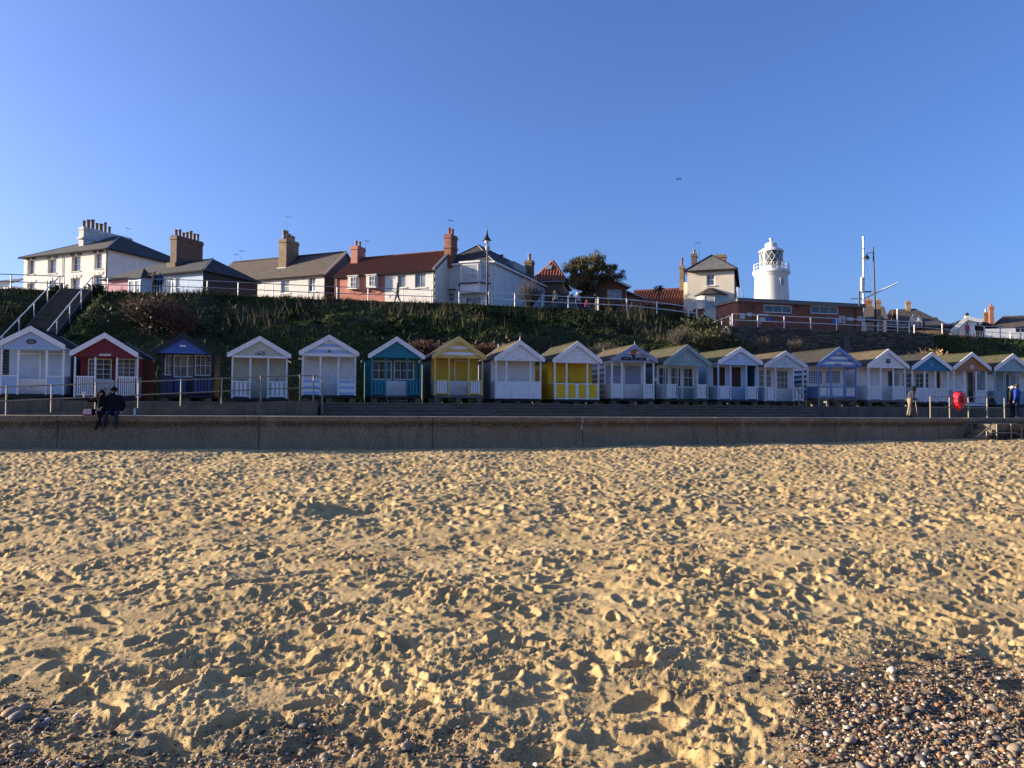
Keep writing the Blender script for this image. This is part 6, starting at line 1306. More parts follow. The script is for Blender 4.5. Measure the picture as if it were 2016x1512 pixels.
tq = at_Y(1719, 486, Y_) - q0; MB().tube([(0, 0, -.6), tq * .3, tq], [.12, .08, .06], 10).build('post', IRON, lp)
a1 = at_Y(1719, 496, Y_) - q0; a2 = at_Y(1705, 499.5, Y_) - q0; MB().bar(a1, a2, .05).build('arm', IRON, lp)
l0 = at_Y(1706.5, 508, Y_) - q0; mb = MB(); mb.lathe([(.02, .42), (.05, .3), (.12, .2), (.2, .03), (.3, 0), (.28, -.03), (.05, 0)], l0, 14); ln = mb.build('lantern', IRON, lp); MB().lathe([(.16, 0), (.12, -.12), (0, -.18)], l0 - Vector((0, 0, .03)), 12).build('lens', GLASSL, ln)
Y_ = 72.0; q0 = at_Y(1700, 640, Y_); ms = thing('flag_mast', 'white mast with a raised diagonal yard beside the toilet block', 'mast', q0); mz = lambda y, x=1700: at_Y(x, y, Y_) - q0
MB().tube([(0, 0, -.5), mz(546), mz(468)], [.12, .10, .08], 10).build('mast', WH, ms); MB().tube([mz(466), mz(470)], .13, 10).build('truck', WH, ms); mb = MB(); mb.tube([mz(575, 1696.5), mz(546, 1696.5)], .13, 8); mb.build('lower_mast', WH, ms)
for y in (489, 549, 508): MB().tube([mz(y), mz(y + 1.5)], .12, 10).build('band', IRON, ms)
mb = MB(); mb.tube([mz(589, 1700), mz(577, 1723), mz(557, 1768)], [.06, .09, .06], 8); mb.build('yard', WH, ms)
mb = MB(); mb.bar(mz(574.5, 1692), mz(574.5, 1715), .12); mb.bar(mz(588.5, 1675), mz(587.5, 1705), .06); mb.build('cross_tree', IRON, ms)
for a_, b_ in (((1700, 552), (1722, 578)), ((1699, 490), (1676, 590)), ((1701, 500), (1714, 560)), ((1757, 585), (1744, 610))): mb = MB(); mb.bar(mz(a_[1], a_[0]), mz(b_[1], b_[0]), .018); mb.build('stay', STEEL, ms)
o = MB(); q1 = at_Y(1692, 596, 68); o.tube([(0, 0, -.3), (0, 0, at_Y(1692, 574, 68).z - q1.z)], .08, 8); o = o.build('flue_post', IRON, None); o.location = q1; tag(o, 'short black post standing on the toilet block roof', 'post')
# tall white post at the upper right railing
q1 = at_Y(1767, 645, 72); o = MB(); o.tube([(0, 0, 0), (0, 0, at_Y(1767, 608, 72).z - q1.z)], .06, 8); o = o.build('white_post', WH, None); o.location = q1; tag(o, 'plain white post rising above the railing near the bench', 'post')

# ================================================================ RAILS ON RAMP, STEPS AND SEA WALL
def rpt(x, yb, s=S_RAMP + .1): t_, z_ = on_s(x, yb, s); return W(t_, s, z_)
pts = [rpt(-60, 818), rpt(12, 816), rpt(100.7, 812), rpt(187.7, 808), rpt(272, 803.5), rpt(355.8, 799.5), rpt(436, 795.5), rpt(513, 791.5), rpt(590, 788.7), rpt(617, 788.7)]
SSTEEL = M('stainless_rail', (.26, .225, .175), (.19, .165, .13), rough=.5, bp=.03, metal=.4, spec=.5)
rr = railing('ramp_railing', 'stainless steel railing rising along the ramp behind the seated couple', pts, 1.05, SSTEEL, .023, .032, (1.0, .5), ball=True)
o_ = Vector(pts[0]); e0 = Vector(pts[-1]) - o_; dA3 = W(1, 0, 0) - W(0, 0, 0); dB3 = W(0, 1, 0) - W(0, 0, 0)
for hgt, r1 in ((1.05, .35), (.53, .38)):
    mb = MB(); mb.tube([e0 + Vector((0, 0, hgt)), e0 + dA3 * .22 + Vector((0, 0, hgt - .02)), e0 + dA3 * .34 + dB3 * -.0 + Vector((0, 0, hgt - .14)), e0 + dA3 * .36 + Vector((0, 0, hgt - .4))], .023, 8); mb.build('rail_end', SSTEEL, rr)
mb = MB(); mb.tube([e0 + dA3 * .36 + Vector((0, 0, .7)), e0 + dA3 * .36 + Vector((0, 0, -.55))], .035, 8); mb.build('post', SSTEEL, rr)
pts = [W(on_s(x, 800, S_TER - .1)[0], S_TER + .1, TERR + .02) for x in (1614, 1629)]; tE = on_s(1590, 800, S_TER)[0]
rr = thing('step_rail', 'steel handrail at the right end of the terrace steps', 'railing', W(tE, S_TER, TERR)); 
def rl(x, y, s=S_TER + .05): t_, z_ = on_s(x, y, s); return W(t_, s, z_) - W(tE, S_TER, TERR)
for a_ in ([rl(1568, 762), rl(1612, 761), rl(1629, 762)], [rl(1568, 762), rl(1571, 770), rl(1587, 784)], ): mb = MB(); mb.tube(a_, .024, 8); mb.build('rail', SSTEEL, rr)
for x, y0, y1 in ((1612, 761, 800), (1629, 762, 800), (1573, 764, 803), (1587, 784, 818)): mb = MB(); mb.tube([rl(x, y0), rl(x, y1)], .028, 8); mb.build('post', SSTEEL, rr)
def wp(x, s=S_WALL + .15): return W(on_s(x, 822, s)[0], s, PROM)
pts = [wp(1832), wp(1870), wp(1907), wp(1944), wp(1978)]
railing('promenade_railing', 'short steel railing on the sea wall edge beside the red float case', pts, 1.02, SSTEEL, .022, .034, (1.0, .5))
# red rescue float case
p = W(on_s(1889, 800, S_WALL + .05)[0], S_WALL + .05, PROM + .42); fl = thing('float_case', 'bright red plastic rescue float case hung on the promenade railing', 'lifebuoy case', p, TH); fl.scale = (1.08, 1, .86)
REDP = M('red_plastic', (.62, .012, .025), (.55, .01, .02), rough=.35, bp=.03, spec=.5)
def shell(sc_, dep, y0):
    pr = [(-.20, 1.0), (.20, 1.0), (.27, .88), (.32, .62), (.33, .4), (.27, .18), (.12, .0), (.02, -.06), (-.12, .0), (-.27, .18), (-.33, .4), (-.32, .62), (-.27, .88)]
    c_ = Vector((0, y0, .48)); a = [Vector((x * sc_, y0, .48 + (z - .48) * sc_)) for x, z in pr]; b_ = [Vector((x * sc_ * .72, y0 - dep, .48 + (z - .48) * sc_ * .78)) for x, z in pr]; n = len(pr); mb = MB()
    mb.add(a + b_, [tuple(range(n - 1, -1, -1)), tuple(range(n, 2 * n))] + [(i, (i + 1) % n, n + (i + 1) % n, n + i) for i in range(n)]); return mb
shell(1.0, .2, .05).build('case', REDP, fl); shell(1.06, .03, .07).build('rim', REDP, fl); MB().ball((0, -.17, .55), .1, .06, .22, 12, 8).build('recess_knob', M('dark_red_plastic', (.3, .01, .015)), fl); MB().box(-.15, .15, -.17, -.152, .8, .9).build('handle', REDP, fl)
# stair rails down to the sand
S_ST = S_WALL - .25
def sr(x, y, s): t_, z_ = on_s(x, y, s); return W(t_, s, z_)
def stair_rail(label, path, posts, s, lower=None, mat=SSTEEL):
    o0 = sr(path[0][0], path[0][1], s); root = thing('beach_stair_rail', label, 'railing', o0)
    mb = MB(); mb.tube([sr(x, y, s) - o0 for x, y in path], .024, 8); mb.build('rail', mat, root)
    if lower: mb = MB(); mb.tube([sr(x, y, s) - o0 for x, y in lower], .028, 8); mb.build('rail', mat, root)
    for x, y0, y1 in posts: mb = MB(); mb.tube([sr(x, y0, s) - o0, sr(x, y1, s) - o0], .03, 8); mb.build('post', mat, root)
DST = M('dull_steel', (.22, .21, .19), (.15, .145, .13), rough=.5, metal=.6, bp=.05)
stair_rail('dull steel beach stair rail close against the sea wall', [(1872, 860), (1904, 834), (1950, 834), (1966, 846)], [(1893, 845, 872), (1913, 835, 855), (1940, 835, 855)], S_WALL - .1, [(1904, 852), (1965, 852)], DST)
stair_rail('bright steel beach stair rail standing out from the sea wall at the right', [(1917, 866), (1942, 845), (1955, 833.5), (2000, 833.5), (2011, 841)], [(1942.5, 843, 868), (1962.5, 834, 868), (1990.5, 834, 866), (2011, 841, 864)], S_WALL - 1.3, [(1945, 857), (1953, 852), (2000, 852), (2008, 858)])
stp = thing('beach_steps', 'small concrete steps from the promenade down to the sand between steel rails', 'steps'); 
for k in range(4): t0 = on_s(1958, 850, S_ST)[0]; rowbox('step', t0 - .9 - k * .32, t0 + 1.7, S_WALL - 1.2, S_WALL - .06, -.3, PROM - .02 - (k + 1) * .26, CONC, stp)

# ================================================================ PEOPLE
PEOPLE = []
SKIN = M('skin', (.52, .31, .22), (.45, .26, .18), scale=12, rough=.55, bp=.05)
def cloth(c):
    n = 'cloth_%02x%02x%02x' % tuple(int(v * 255) for v in c)
    return M(n, c, tuple(v * .7 for v in c), scale=7, rough=.9, bp=.25, bs=30, spec=.15)
BASEJ = dict(pel=(0, 0, .95), wst=(0, 0, 1.10), che=(0, 0, 1.28), nek=(0, 0, 1.46), jaw=(0, -.03, 1.545), hed=(0, -.015, 1.615), crn=(0, .0, 1.68))
for s_, n_ in ((1, 'L'), (-1, 'R')):
    BASEJ.update({'sh' + n_: (.175 * s_, 0, 1.40), 'el' + n_: (.225 * s_, .03, 1.12), 'wr' + n_: (.23 * s_, -.05, .88), 'ha' + n_: (.23 * s_, -.07, .80), 'hi' + n_: (.095 * s_, 0, .90), 'kn' + n_: (.105 * s_, -.015, .50), 'an' + n_: (.11 * s_, .02, .085), 'to' + n_: (.125 * s_, -.16, .04)})
RAD = dict(pel=.145, wst=.135, che=.155, nek=.06, jaw=.072, hed=.092, crn=.06, sh=.075, el=.052, wr=.038, ha=.03, hi=.098, kn=.066, an=.045, to=.04)
EDG = [('pel', 'wst', 0), ('wst', 'che', 0), ('che', 'nek', 0), ('nek', 'jaw', 2), ('jaw', 'hed', 2), ('hed', 'crn', 2)]
for n_ in 'LR': EDG += [('che', 'sh' + n_, 0), ('sh' + n_, 'el' + n_, 0), ('el' + n_, 'wr' + n_, 0), ('wr' + n_, 'ha' + n_, 2), ('pel', 'hi' + n_, 1), ('hi' + n_, 'kn' + n_, 1), ('kn' + n_, 'an' + n_, 1), ('an' + n_, 'to' + n_, 3)]
def person(label, loc, rz, top, legs, hair=(.05, .03, .02), shoes=(.03, .03, .03), H=1.72, pose=None, bulk=1.0, skin=None, hairstyle='short', hat=None, coat=0, group=None):
    J = {k: Vector(v) for k, v in BASEJ.items()}
    for k, v in (pose or {}).items(): J[k] = Vector(v)
    sc_ = H / 1.72; names = list(J); root = thing('person', label, 'person', loc, rz, group)
    me = bpy.data.meshes.new('body'); me.from_pydata([J[n] * sc_ for n in names], [(names.index(a), names.index(b_)) for a, b_, _ in EDG], [])
    o = bpy.data.objects.new('body', me); COL.objects.link(o); o.parent = root
    sk = o.modifiers.new('Skin', 'SKIN'); sk.use_smooth_shade = True; sb = o.modifiers.new('Sub', 'SUBSURF'); sb.levels = 2; sb.render_levels = 2
    for i, n in enumerate(names):
        key = n if n in RAD else n[:2]; r = RAD[key] * sc_ * (bulk if key in ('pel', 'wst', 'che', 'sh', 'el') else 1); me.skin_vertices[0].data[i].radius = (r, r * (.8 if key in ('che', 'wst', 'pel') else 1)); me.skin_vertices[0].data[i].use_root = n == 'pel'
    PEOPLE.append((o, J, sc_, [cloth(top), cloth(legs), skin or SKIN, cloth(shoes)]))
    hd = J['hed'] * sc_; jw = J['jaw'] * sc_; f = (jw - hd); f = Vector((f.x * 1.0, f.y, 0)); f = f.normalized() if f.length > 1e-3 else Vector((0, -1, 0)); u = Vector((0, 0, 1))
    HM = M('hair_%02x%02x%02x' % tuple(int(v * 255) for v in hair), hair, tuple(v * .6 for v in hair), scale=14, rough=.85, bp=.3, bs=50, spec=.1)
    hb = MB(); hc = hd - f * .02 * sc_ + u * .02 * sc_; hb.ball(hc, .1 * sc_, .108 * sc_, .095 * sc_, 14, 8)
    if hairstyle == 'long': hb.tube([hc + f * -.03 * sc_, hd - f * .09 * sc_ - u * .12 * sc_, hd - f * .1 * sc_ - u * .3 * sc_, hd - f * .08 * sc_ - u * .42 * sc_], [.09 * sc_, .1 * sc_, .085 * sc_, .04 * sc_], 10)
    if hairstyle == 'bun': hb.ball(hc - f * .09 * sc_ + u * .06, .05, .05, .05)
    hb.build('hair', HM, root)
    fb = MB(); fb.ball(hd + f * .088 * sc_ - u * .022 * sc_, .014 * sc_, .018 * sc_, .022 * sc_, 8, 6)
    sd_ = u.cross(f)
    for s_ in (-1, 1): fb.ball(hd + sd_ * .092 * s_ * sc_ - u * .01 * sc_, .012 * sc_, .018 * sc_, .03 * sc_, 6, 5)
    fb.build('nose_and_ears', skin or SKIN, root); eb = MB()
    for s_ in (-1, 1): eb.ball(hd + f * .083 * sc_ + sd_ * .034 * s_ * sc_, .012 * sc_, .01 * sc_, .009 * sc_, 6, 4)
    eb.build('eyes', paint((.03, .02, .02)), root); mo = MB(); mo.ball(jw + f * .07 * sc_ + u * .005, .026 * sc_, .01 * sc_, .007 * sc_, 8, 4); mo.build('mouth', M('lips', (.4, .16, .13)), root)
    if hat:
        hm = cloth(hat[1]); hb = MB()
        if hat[0] == 'cap': hb.ball(hc + u * .025 * sc_, .112 * sc_, .118 * sc_, .1 * sc_, 14, 8); q = hd + f * .05 * sc_ + u * .05 * sc_; hb.prism([q - sd_ * .085, q + sd_ * .085, q + sd_ * .05 + f * .125, q - sd_ * .05 + f * .125], (0, 0, .018))
        elif hat[0] == 'hood': hb.ball(hc - f * .02 + u * .0, .135 * sc_, .135 * sc_, .14 * sc_, 14, 8)
        else: hb.ball(hc + u * .03 * sc_, .112 * sc_, .116 * sc_, .1 * sc_, 14, 8)
        hb.build('hat', hm, root)
    if coat:
        pz = J['wst'] * sc_; hb = MB(); hb.lathe([(.165 * bulk * sc_, .0), (.18 * bulk * sc_, -.18 * sc_), (.2 * bulk * sc_, -coat * sc_)], pz, 14); hb.build('coat_skirt', cloth(top), root)
    return root, {k: v * sc_ for k, v in J.items()}
BLACK = (.012, .012, .014)
# the seated couple on the wall
tm_, _ = on_s(223, 817, S_WALL + .18); tf_, _ = on_s(197, 817, S_WALL + .18)
SEAT = dict(pel=(0, .06, .13), wst=(0, .05, .29), che=(0, .03, .47), nek=(0, 0, .66), jaw=(0, -.04, .745), hed=(0, -.02, .815), crn=(0, 0, .88))
for s_, n_ in ((1, 'L'), (-1, 'R')): SEAT.update({'sh' + n_: (.18 * s_, .03, .59), 'el' + n_: (.25 * s_, .06, .33), 'wr' + n_: (.17 * s_, -.14, .2), 'ha' + n_: (.13 * s_, -.22, .17), 'hi' + n_: (.10 * s_, 0, .09), 'kn' + n_: (.15 * s_, -.40, .08), 'an' + n_: (.15 * s_, -.40, -.36), 'to' + n_: (.18 * s_, -.55, -.42)})
man = dict(SEAT); man.update(nek=(-.02, -.01, .66), jaw=(-.075, -.055, .745), hed=(-.04, -.03, .815), crn=(-.03, 0, .88), elL=(.29, .05, .33), wrL=(.22, .0, .14), haL=(.2, -.06, .1), elR=(-.3, .06, .38), wrR=(-.36, -.05, .26), haR=(-.36, -.12, .25), knR=(-.13, -.4, .08), anR=(-.17, -.39, -.36), toR=(-.24, -.54, -.42))
rt_m, jm = person('seated man in navy jacket, jeans and dark cap on the sea wall', W(tm_, S_WALL + .3, PROM), TH, (.008, .010, .022), (.018, .030, .062), shoes=(.09, .075, .06), H=1.85, pose=man, bulk=1.5, hat=('cap', (.012, .012, .014)))
bd = MB(); bd.ball(jm['jaw'] + Vector((-.018, -.018, -.012)), .066, .066, .05, 12, 8); bd.build('beard', M('dark_beard', (.03, .02, .015)), rt_m)
gl = MB(); g0 = jm['hed'] + Vector((-.085, -.055, 0)); gl.bar(g0 + Vector((-.02, .06, 0)), g0 + Vector((.03, -.05, 0)), .03, .04); gl.build('sunglasses', GLASS, rt_m)
wom = dict(SEAT); wom.update(jaw=(-.01, -.05, .745), elR=(-.36, -.02, .5), wrR=(-.50, -.12, .62), haR=(-.51, -.16, .70), shR=(-.17, .02, .58), elL=(.21, .02, .35), wrL=(.05, -.2, .2), haL=(-.02, -.27, .17), knR=(-.02, -.42, .13), anR=(.10, -.50, -.30), toR=(.14, -.62, -.38), knL=(.10, -.42, .07), anL=(-.03, -.42, -.40), toL=(-.05, -.54, -.48), hiR=(-.1, 0, .09))
rt_w, jw_ = person('seated woman in a long black coat with sunglasses raising one arm on the sea wall', W(tf_, S_WALL + .3, PROM), TH, BLACK, BLACK, hair=(.022, .009, .007), shoes=(.01, .01, .01), H=1.72, pose=wom, bulk=1.25, hairstyle='long')
gl = MB(); g0 = jw_['hed'] + Vector((-.005, -.09, .0)); gl.box(g0.x - .07, g0.x - .008, g0.y - .012, g0.y + .004, g0.z - .024, g0.z + .02); gl.box(g0.x + .008, g0.x + .07, g0.y - .012, g0.y + .004, g0.z - .024, g0.z + .02); gl.box(g0.x - .008, g0.x + .008, g0.y - .01, g0.y + .002, g0.z + .005, g0.z + .015); gl.build('sunglasses', GLASS, rt_w)
sc_ = MB(); sc_.tube([jw_['nek'] + Vector((-.06, -.09, 0)), jw_['che'] + Vector((-.07, -.16, -.05)), jw_['wst'] + Vector((-.08, -.15, -.08))], [.03, .025, .02], 6); sc_.build('scarf', cloth((.15, .13, .12)), rt_w)
for sx in (-1, 1): hb = MB(); hb.tube([jw_['hed'] + Vector((sx * .085, -.03, .0)), jw_['jaw'] + Vector((sx * .1, -.05, -.08)), jw_['che'] + Vector((sx * .1, -.13, .0))], [.035, .045, .02], 8); hb.build('hair', cloth((.02, .009, .007)), rt_w)
ph = W(tf_, S_WALL + .3, PROM); phone = MB(); hp = jw_['haR'] + Vector((0, -.04, .06)); phone.box(-.036, .036, -.004, .004, -.075, .075); phone = phone.build('phone', paint((.75, .75, .76)), None)
phone.matrix_world = Matrix.Translation(ph) @ Matrix.Rotation(TH, 4, 'Z') @ Matrix.Translation(hp) @ Matrix.Rotation(.5, 4, 'Z'); tag(phone, 'pale phone held up in the raised hand of the seated woman', 'phone')
# handbags and bottle
bg_ = thing('tote_bag', 'small pale pink tote bag standing on the wall left of the woman', 'bag', W(on_s(172, 817, S_WALL + .15)[0], S_WALL + .15, PROM), TH + .15)
mb = MB(); mb.add([(-.15, -.07, 0), (.13, -.07, 0), (.13, .07, 0), (-.15, .07, 0), (-.11, -.05, .22), (.12, -.05, .24), (.12, .05, .24), (-.11, .05, .22)], [(0, 3, 2, 1), (4, 5, 6, 7), (0, 1, 5, 4), (1, 2, 6, 5), (2, 3, 7, 6), (3, 0, 4, 7)]); mb.build('bag_body', cloth((.85, .62, .56)), bg_)
mb = MB(); mb.tube([(-.06, -.055, .22), (-.03, -.055, .32), (.05, -.055, .33), (.08, -.055, .23)], .01, 6); mb.build('handle', cloth((.2, .05, .05)), bg_); MB().box(-.14, .12, -.074, -.0711, .0, .05).build('trim', cloth((.35, .06, .06)), bg_)
bg_ = thing('shoulder_bag', 'black shoulder bag beside the pale tote on the wall', 'bag', W(on_s(183, 817, S_WALL + .2)[0], S_WALL + .2, PROM), TH); mb = MB(); mb.ball((0, 0, .12), .16, .09, .12, 14, 8); mb.build('bag_body', cloth(BLACK), bg_); mb = MB(); mb.tube([(-.1, 0, .2), (0, 0, .42), (.12, .0, .6)], .012, 6); mb.build('strap', cloth(BLACK), bg_)
bo = thing('water_bottle', 'clear bluish plastic bottle standing on the wall right of the man', 'bottle', W(on_s(265, 817, S_WALL + .12)[0], S_WALL + .12, PROM)); MB().lathe([(0, 0), (.04, 0), (.045, .02), (.045, .15), (.04, .19), (.018, .235), (.016, .26)], n=14).build('bottle_body', M('pale_blue_plastic', (.35, .52, .52), (.28, .45, .46), rough=.15, spec=.6, bp=0), bo); MB().lathe([(.019, .245), (.019, .275), (0, .275)], n=12).build('cap', WH, bo)
# man with the walking stick
LEANW = dict(BASEJ); LEANW.update(wst=(0, -.03, 1.08), che=(0, -.11, 1.24), nek=(0, -.21, 1.38), jaw=(0, -.28, 1.44), hed=(0, -.25, 1.51), crn=(0, -.23, 1.58))
for s_, n_ in ((1, 'L'), (-1, 'R')): LEANW.update({'sh' + n_: (.17 * s_, -.14, 1.33), 'el' + n_: (.23 * s_, -.06, 1.06), 'wr' + n_: (.2 * s_, -.30, .93), 'ha' + n_: (.18 * s_, -.38, .90)})
LEANW.update(knL=(.1, -.1, .5), anL=(.1, -.02, .09), toL=(.11, -.2, .04), knR=(-.1, .06, .5), anR=(-.1, .18, .1), toR=(-.11, .02, .04))
tw_, _ = on_s(1791, 823, S_WALL + 1.3); rm, jw2 = person('stooped walker in a grey jacket and beige trousers leaning on a wooden stick', W(tw_, S_WALL + 1.3, PROM), TH + R(70), (.05, .05, .08), (.33, .25, .16), hair=(.02, .02, .02), H=1.62, pose=LEANW, bulk=1.25, hat=('hood', (.015, .015, .018)))
cs = MB(); q = W(tw_, S_WALL + 1.3, PROM) + Matrix.Rotation(TH + R(70), 3, 'Z') @ jw2['haL']; cs.tube([(0, 0, 0), (-.1, 0, q.z - PROM - .03), (-.1, .02, q.z - PROM + .05), (-.16, .02, q.z - PROM + .07)], .016, 8); cs = cs.build('walking_stick', M('pale_wood', (.42, .27, .14), (.34, .21, .11)), None); cs.location = (q.x + .1, q.y, PROM); tag(cs, 'straight wooden walking stick in the hand of the stooped walker', 'walking stick')
# two walkers at the right edge
t1, _ = on_s(2003, 823, S_WALL + 1.6); person('person in a bright blue jacket and navy trousers cut by the right edge', W(t1, S_WALL + 1.6, PROM), TH + R(200), (.02, .06, .34), (.012, .02, .07), H=1.74, bulk=1.25, shoes=(.25, .25, .25), hat=('beanie', (.06, .05, .05)), pose=dict(anL=(.11, .12, .1), toL=(.12, -.04, .04), knL=(.1, .04, .5)))
t1, _ = on_s(1994, 823, S_WALL + 2.3); person('person in dark clothes and a white cap behind the blue jacket', W(t1, S_WALL + 2.3, PROM), TH + R(190), (.03, .03, .035), (.015, .015, .02), H=1.68, bulk=1.15, hat=('cap', (.6, .58, .55)))
# on the cliff top
def cp(x, s=S_TOP + 1.0): t_ = on_s(x, 580, s)[0]; return W(t_, s, float(top_z(np.array([t_]))[0]) + .02)
HOLD = dict(elR=(-.2, -.16, 1.2), wrR=(-.1, -.22, 1.42), haR=(-.06, -.2, 1.52), elL=(.2, -.16, 1.2), wrL=(.1, -.22, 1.42), haL=(.06, -.2, 1.52))
person('person in a black jacket raising binoculars at the cliff railing', cp(303), TH + R(150), (.015, .015, .018), (.012, .012, .014), H=1.74, pose=HOLD, hair=(.3, .25, .2), bulk=1.15)
person('person in a blue jacket with a pale hood beside the one in black', cp(314), TH + R(185), (.02, .09, .22), (.014, .014, .018), H=1.7, hair=(.55, .5, .4), bulk=1.2)
STRIDE = dict(knL=(.1, -.16, .52), anL=(.1, -.26, .1), toL=(.11, -.42, .06), knR=(-.1, .08, .5), anR=(-.1, .33, .14), toR=(-.11, .2, .04), wrL=(.22, .06, .9), haL=(.22, .05, .82), wrR=(-.2, -.18, .93), haR=(-.2, -.24, .88))
person('bald man in a dark jacket striding left before the pink and white cottage', cp(783, S_TOP + 1.5), R(-80), (.035, .035, .045), (.04, .035, .03), hair=(.35, .25, .2), H=1.78, pose=STRIDE, bulk=1.12)
person('woman in a black and white striped coat at the white railing', cp(1093), TH + R(20), (.03, .03, .03), (.02, .02, .025), hair=(.2, .12, .07), H=1.7, bulk=1.2, coat=.3, hairstyle='long')
PEOPLE_LAST = COL.objects[-1]
sroot = [o for o in bpy.data.objects if o.get('label') == 'woman in a black and white striped coat at the white railing'][0]
for k in range(4): MB().lathe([(.188 + .012 * (3 - k), 0), (.192 + .012 * (3 - k), .07)], (0, 0, .92 + k * .135), 14).build('coat_stripe', cloth((.66, .64, .6)), sroot)
person('person in a pale hat and light grey jacket left of the child in red', cp(1138, S_TOP + 1.6), R(20), (.4, .42, .45), (.03, .03, .06), H=1.72, hat=('hood', (.55, .48, .36)), bulk=1.15)
person('small child in a red coat behind the white railing', cp(1155), R(-10), (.5, .03, .05), (.03, .03, .05), hair=(.4, .3, .2), H=1.02, bulk=1.3)
person('person in a dark blue jacket standing behind the child in beige', cp(1171, S_TOP + 2.2), R(40), (.02, .03, .07), (.02, .02, .03), hair=(.5, .4, .3), H=1.74, bulk=1.15)
person('small child in a beige and brown coat beside a railing post', cp(1174, S_TOP + .9), R(-30), (.38, .25, .13), (.3, .22, .14), hair=(.6, .55, .5), H=1.1, bulk=1.35, hat=('beanie', (.6, .56, .5)))
def cq(x, Y, z=None): q = at_Y(x, 650, Y); t_, s_ = ts(q); return Vector((q.x, q.y, z if z is not None else float(top_z(np.array([t_]))[0])))
person('woman in a dark jacket with auburn hair standing before the dark slate roof', cq(1758, 72.5, at_Y(1758, 642, 72.5).z - .25), R(170), (.02, .018, .02), (.22, .18, .14), hair=(.22, .09, .05), H=1.7, hairstyle='long', bulk=1.15)
# bench with two people
bz = at_Y(1803, 647, 71.5); bn = thing('bench', 'wooden bench with a slatted back at the grass edge', 'bench', bz, TH - R(35))
for k in range(4): MB().box(-.8, .8, -.2 + k * .11, -.11 + k * .11, .42, .455).build('seat_slat', GREYWOOD, bn)
for k in range(3): MB().box(-.8, .8, .24, .27, .55 + k * .12, .64 + k * .12).build('back_slat', GREYWOOD, bn)
for x in (-.7, .7): MB().box(x - .03, x + .03, -.18, -.12, -.3, .418).build('leg', GREYWOOD, bn); MB().box(x - .03, x + .03, .2, .239, -.3, .9).build('leg', GREYWOOD, bn)
SITB = {k: (v[0], v[1], v[2] + 0) for k, v in SEAT.items()}; SITB.update(jaw=(0, -.12, .70), hed=(0, -.11, .78), crn=(0, -.09, .85), nek=(0, -.06, .65), che=(0, -.0, .47))
mr = Matrix.Rotation(TH - R(35), 3, 'Z')
person('person in a white hooded coat bent forward on the bench', bz + mr @ Vector((-.22, 0, .46)), TH - R(35), (.62, .60, .56), (.5, .48, .45), H=1.68, pose=SITB, hat=('hood', (.62, .6, .56)), bulk=1.25)
person('dark haired person in a pale coat sitting right on the bench', bz + mr @ Vector((.3, 0, .46)), TH - R(35), (.55, .54, .52), (.52, .52, .53), hair=(.02, .015, .012), H=1.68, pose=SITB, hairstyle='long', bulk=1.2)
def cr_(x, s=S_TOP + .9): t_ = on_s(x, 655, s)[0]; return W(t_, s, float(top_z(np.array([t_]))[0]) - .1)
person('person in a pink jacket at the far right cliff railing', cr_(1904), R(10), (.65, .07, .16), (.1, .08, .2), hair=(.3, .2, .12), H=1.64, bulk=1.15, hairstyle='long')
person('person in a black coat left of the pair at the far right railing', cr_(1925), R(0), (.02, .02, .024), (.02, .02, .02), hair=(.45, .35, .25), H=1.74, bulk=1.2)
person('person in a dark maroon coat right of the pair at the far right railing', cr_(1933.5), R(-10), (.06, .02, .035), (.02, .02, .02), hair=(.5, .4, .3), H=1.76, bulk=1.2)
# evaluate the skinned bodies into plain meshes, colour them by limb
bpy.context.view_layer.update(); dg = bpy.context.evaluated_depsgraph_get()
for o, J, s_, mats in PEOPLE:
    nm = bpy.data.meshes.new_from_object(o.evaluated_get(dg))
    o.modifiers.clear(); old = o.data; 
    segs = [(J[a] * s_, J[b_] * s_, l, a, b_) for a, b_, l in EDG]
    bm = bmesh.new(); bm.from_mesh(nm)
    for n_ in 'LR':                                             # five fingers on each palm
        w_, h_ = J['wr' + n_] * s_, J['ha' + n_] * s_; d = (h_ - w_).normalized(); sid = d.cross(Vector((0, 1, 0)) if abs(d.y) < .8 else Vector((0, 0, 1))).normalized(); pn = d.cross(sid)
        for k in range(5):
            off = sid * (k - 1.5) * .017 if k < 4 else sid * -.038; b0 = h_ + off - d * (.01 if k < 4 else .05); ln_ = (.055, .068, .072, .06, .05)[k]; dd = (d + (sid * -.7 if k == 4 else Vector((0, 0, 0)))).normalized()
            mb = MB(); mb.tube([b0, b0 + dd * ln_ * .55, b0 + dd * ln_ * .85 + pn * .018], [.0095, .0085, .0065], 6)
            vs_ = [bm.verts.new(v) for v in mb.v]
            for f_ in mb.f:
                try: q_ = bm.faces.new([vs_[i] for i in f_]); q_.material_index = 2; q_.smooth = True
                except ValueError: pass
    bm.faces.ensure_lookup_table()
    for f_ in bm.faces:
        c = f_.calc_center_median(); best = 1e9; lab = 0
        for a, b_, l, na, nb in segs:
            ab = b_ - a; t_ = max(0, min(1, (c - a).dot(ab) / max(ab.length_squared, 1e-9))); d = (c - (a + ab * t_)).length / (RAD[na if na in RAD else na[:2]] + .02)
            if d < best:
                best = d; lab = l
        if f_.material_index != 2: f_.material_index = lab
    new = bpy.data.meshes.new('body'); bm.to_mesh(new); bm.free()
    for m_ in mats: new.materials.append(m_)
    o.data = new; bpy.data.meshes.remove(nm); bpy.data.meshes.remove(old)

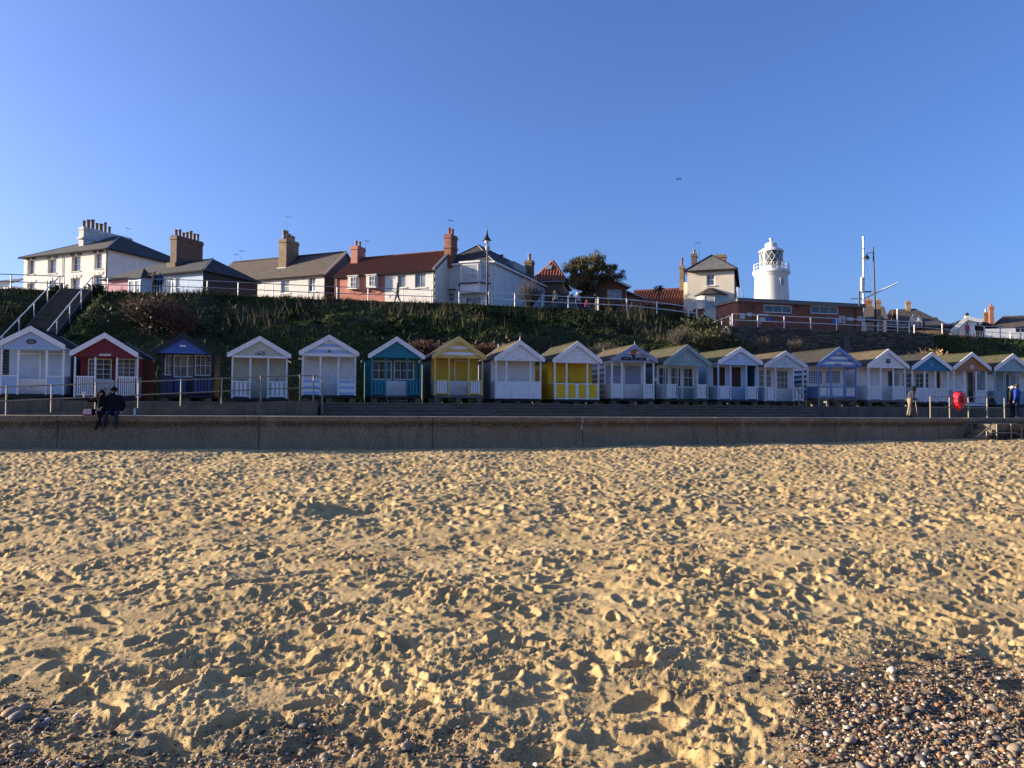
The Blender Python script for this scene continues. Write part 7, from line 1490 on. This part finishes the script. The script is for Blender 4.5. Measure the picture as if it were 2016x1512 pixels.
# ================================================================ SMALL THINGS
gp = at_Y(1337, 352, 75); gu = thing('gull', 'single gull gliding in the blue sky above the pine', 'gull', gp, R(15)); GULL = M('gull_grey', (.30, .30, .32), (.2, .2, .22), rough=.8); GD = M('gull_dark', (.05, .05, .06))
mb = MB(); mb.tube([(.18, 0, -.03), (.08, 0, 0), (-.06, 0, .01), (-.16, 0, .015), (-.2, 0, .0)], [.015, .05, .055, .03, .008], 10); mb.build('body', GULL, gu)
for sg_, pth in ((-1, [(-.02, 0, .02), (-.12, -.15, .03), (-.22, -.28, -.05), (-.34, -.4, -.26)]), (1, [(.0, 0, .02), (.12, .2, .06), (.22, .42, .03), (.32, .62, -.06)])):
    w = MB(); cw = [.09, .1, .08, .01]; vs_ = []
    for (x, y, z), c_ in zip(pth, cw): vs_ += [(x + c_, y * .3, z), (x - c_, y * .3, z - .01), (x - c_, y * .3, z + .006), (x + c_ * .6, y * .3, z + .018)]
    fs = []
    for k in range(3):
        for q in range(4): a, b_ = k * 4 + q, k * 4 + (q + 1) % 4; fs.append((a, b_, b_ + 4, a + 4))
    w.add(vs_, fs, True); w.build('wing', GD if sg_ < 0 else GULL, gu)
# dark sack beside the seafoam hut, parked car roof glints behind the railing are left out
sk_ = thing('rubbish_sack', 'black sack on the terrace between orange and seafoam huts', 'sack', W(on_s(1954, 800, -.6)[0], -.6, TERR), 0); mb = MB(); mb.ball((0, 0, .22), .26, .22, .26, 12, 8); mb.tube([(0, 0, .44), (.02, 0, .56)], [.07, .1], 8); mb.build('sack_body', M('black_plastic', (.015, .015, .018), rough=.4, bp=.5, bs=12), sk_)
# parked dark car beyond the railing near the pine
cp_ = at_Y(1120, 610, 68); cp_.z = gz(1120, 68).z; car = thing('parked_car', 'dark blue parked car half hidden behind the white railing and people', 'car', cp_, TH)
CB = M('dark_blue_car_paint', (.012, .016, .045), (.01, .013, .035), rough=.25, spec=.6, bp=0)
mb = MB(); mb.prism([(-2.1, -.8, .35), (2.1, -.8, .35), (2.15, -.8, .75), (1.95, -.8, .95), (1.15, -.8, 1.02), (.5, -.8, 1.45), (-1.0, -.8, 1.48), (-1.75, -.8, 1.05), (-2.12, -.8, .95)], (0, 1.6, 0)); mb.build('body', CB, car)
mb = MB(); mb.prism([(1.0, -.81, 1.03), (.45, -.81, 1.39), (-.95, -.81, 1.42), (-1.5, -.81, 1.05)], (0, .008, 0)); mb.build('side_window', GLASS, car)
for x in (-1.3, 1.35):
    for y in (-.82, .62): mb = MB(); mb.tube([(x, y, .32), (x, y + .2, .32)], .32, 18); w = mb.build('wheel', TARRED, car); mb = MB(); mb.tube([(x, y - .006 if y < 0 else y + .2, .32), (x, y + .0 if y < 0 else y + .206, .32)], .19, 14); mb.build('rim', STEEL, w)
for y in (-.6, .6): MB().box(2.1, 2.16, y - .15, y + .15, .72, .86).build('headlight', GLASSL, car)
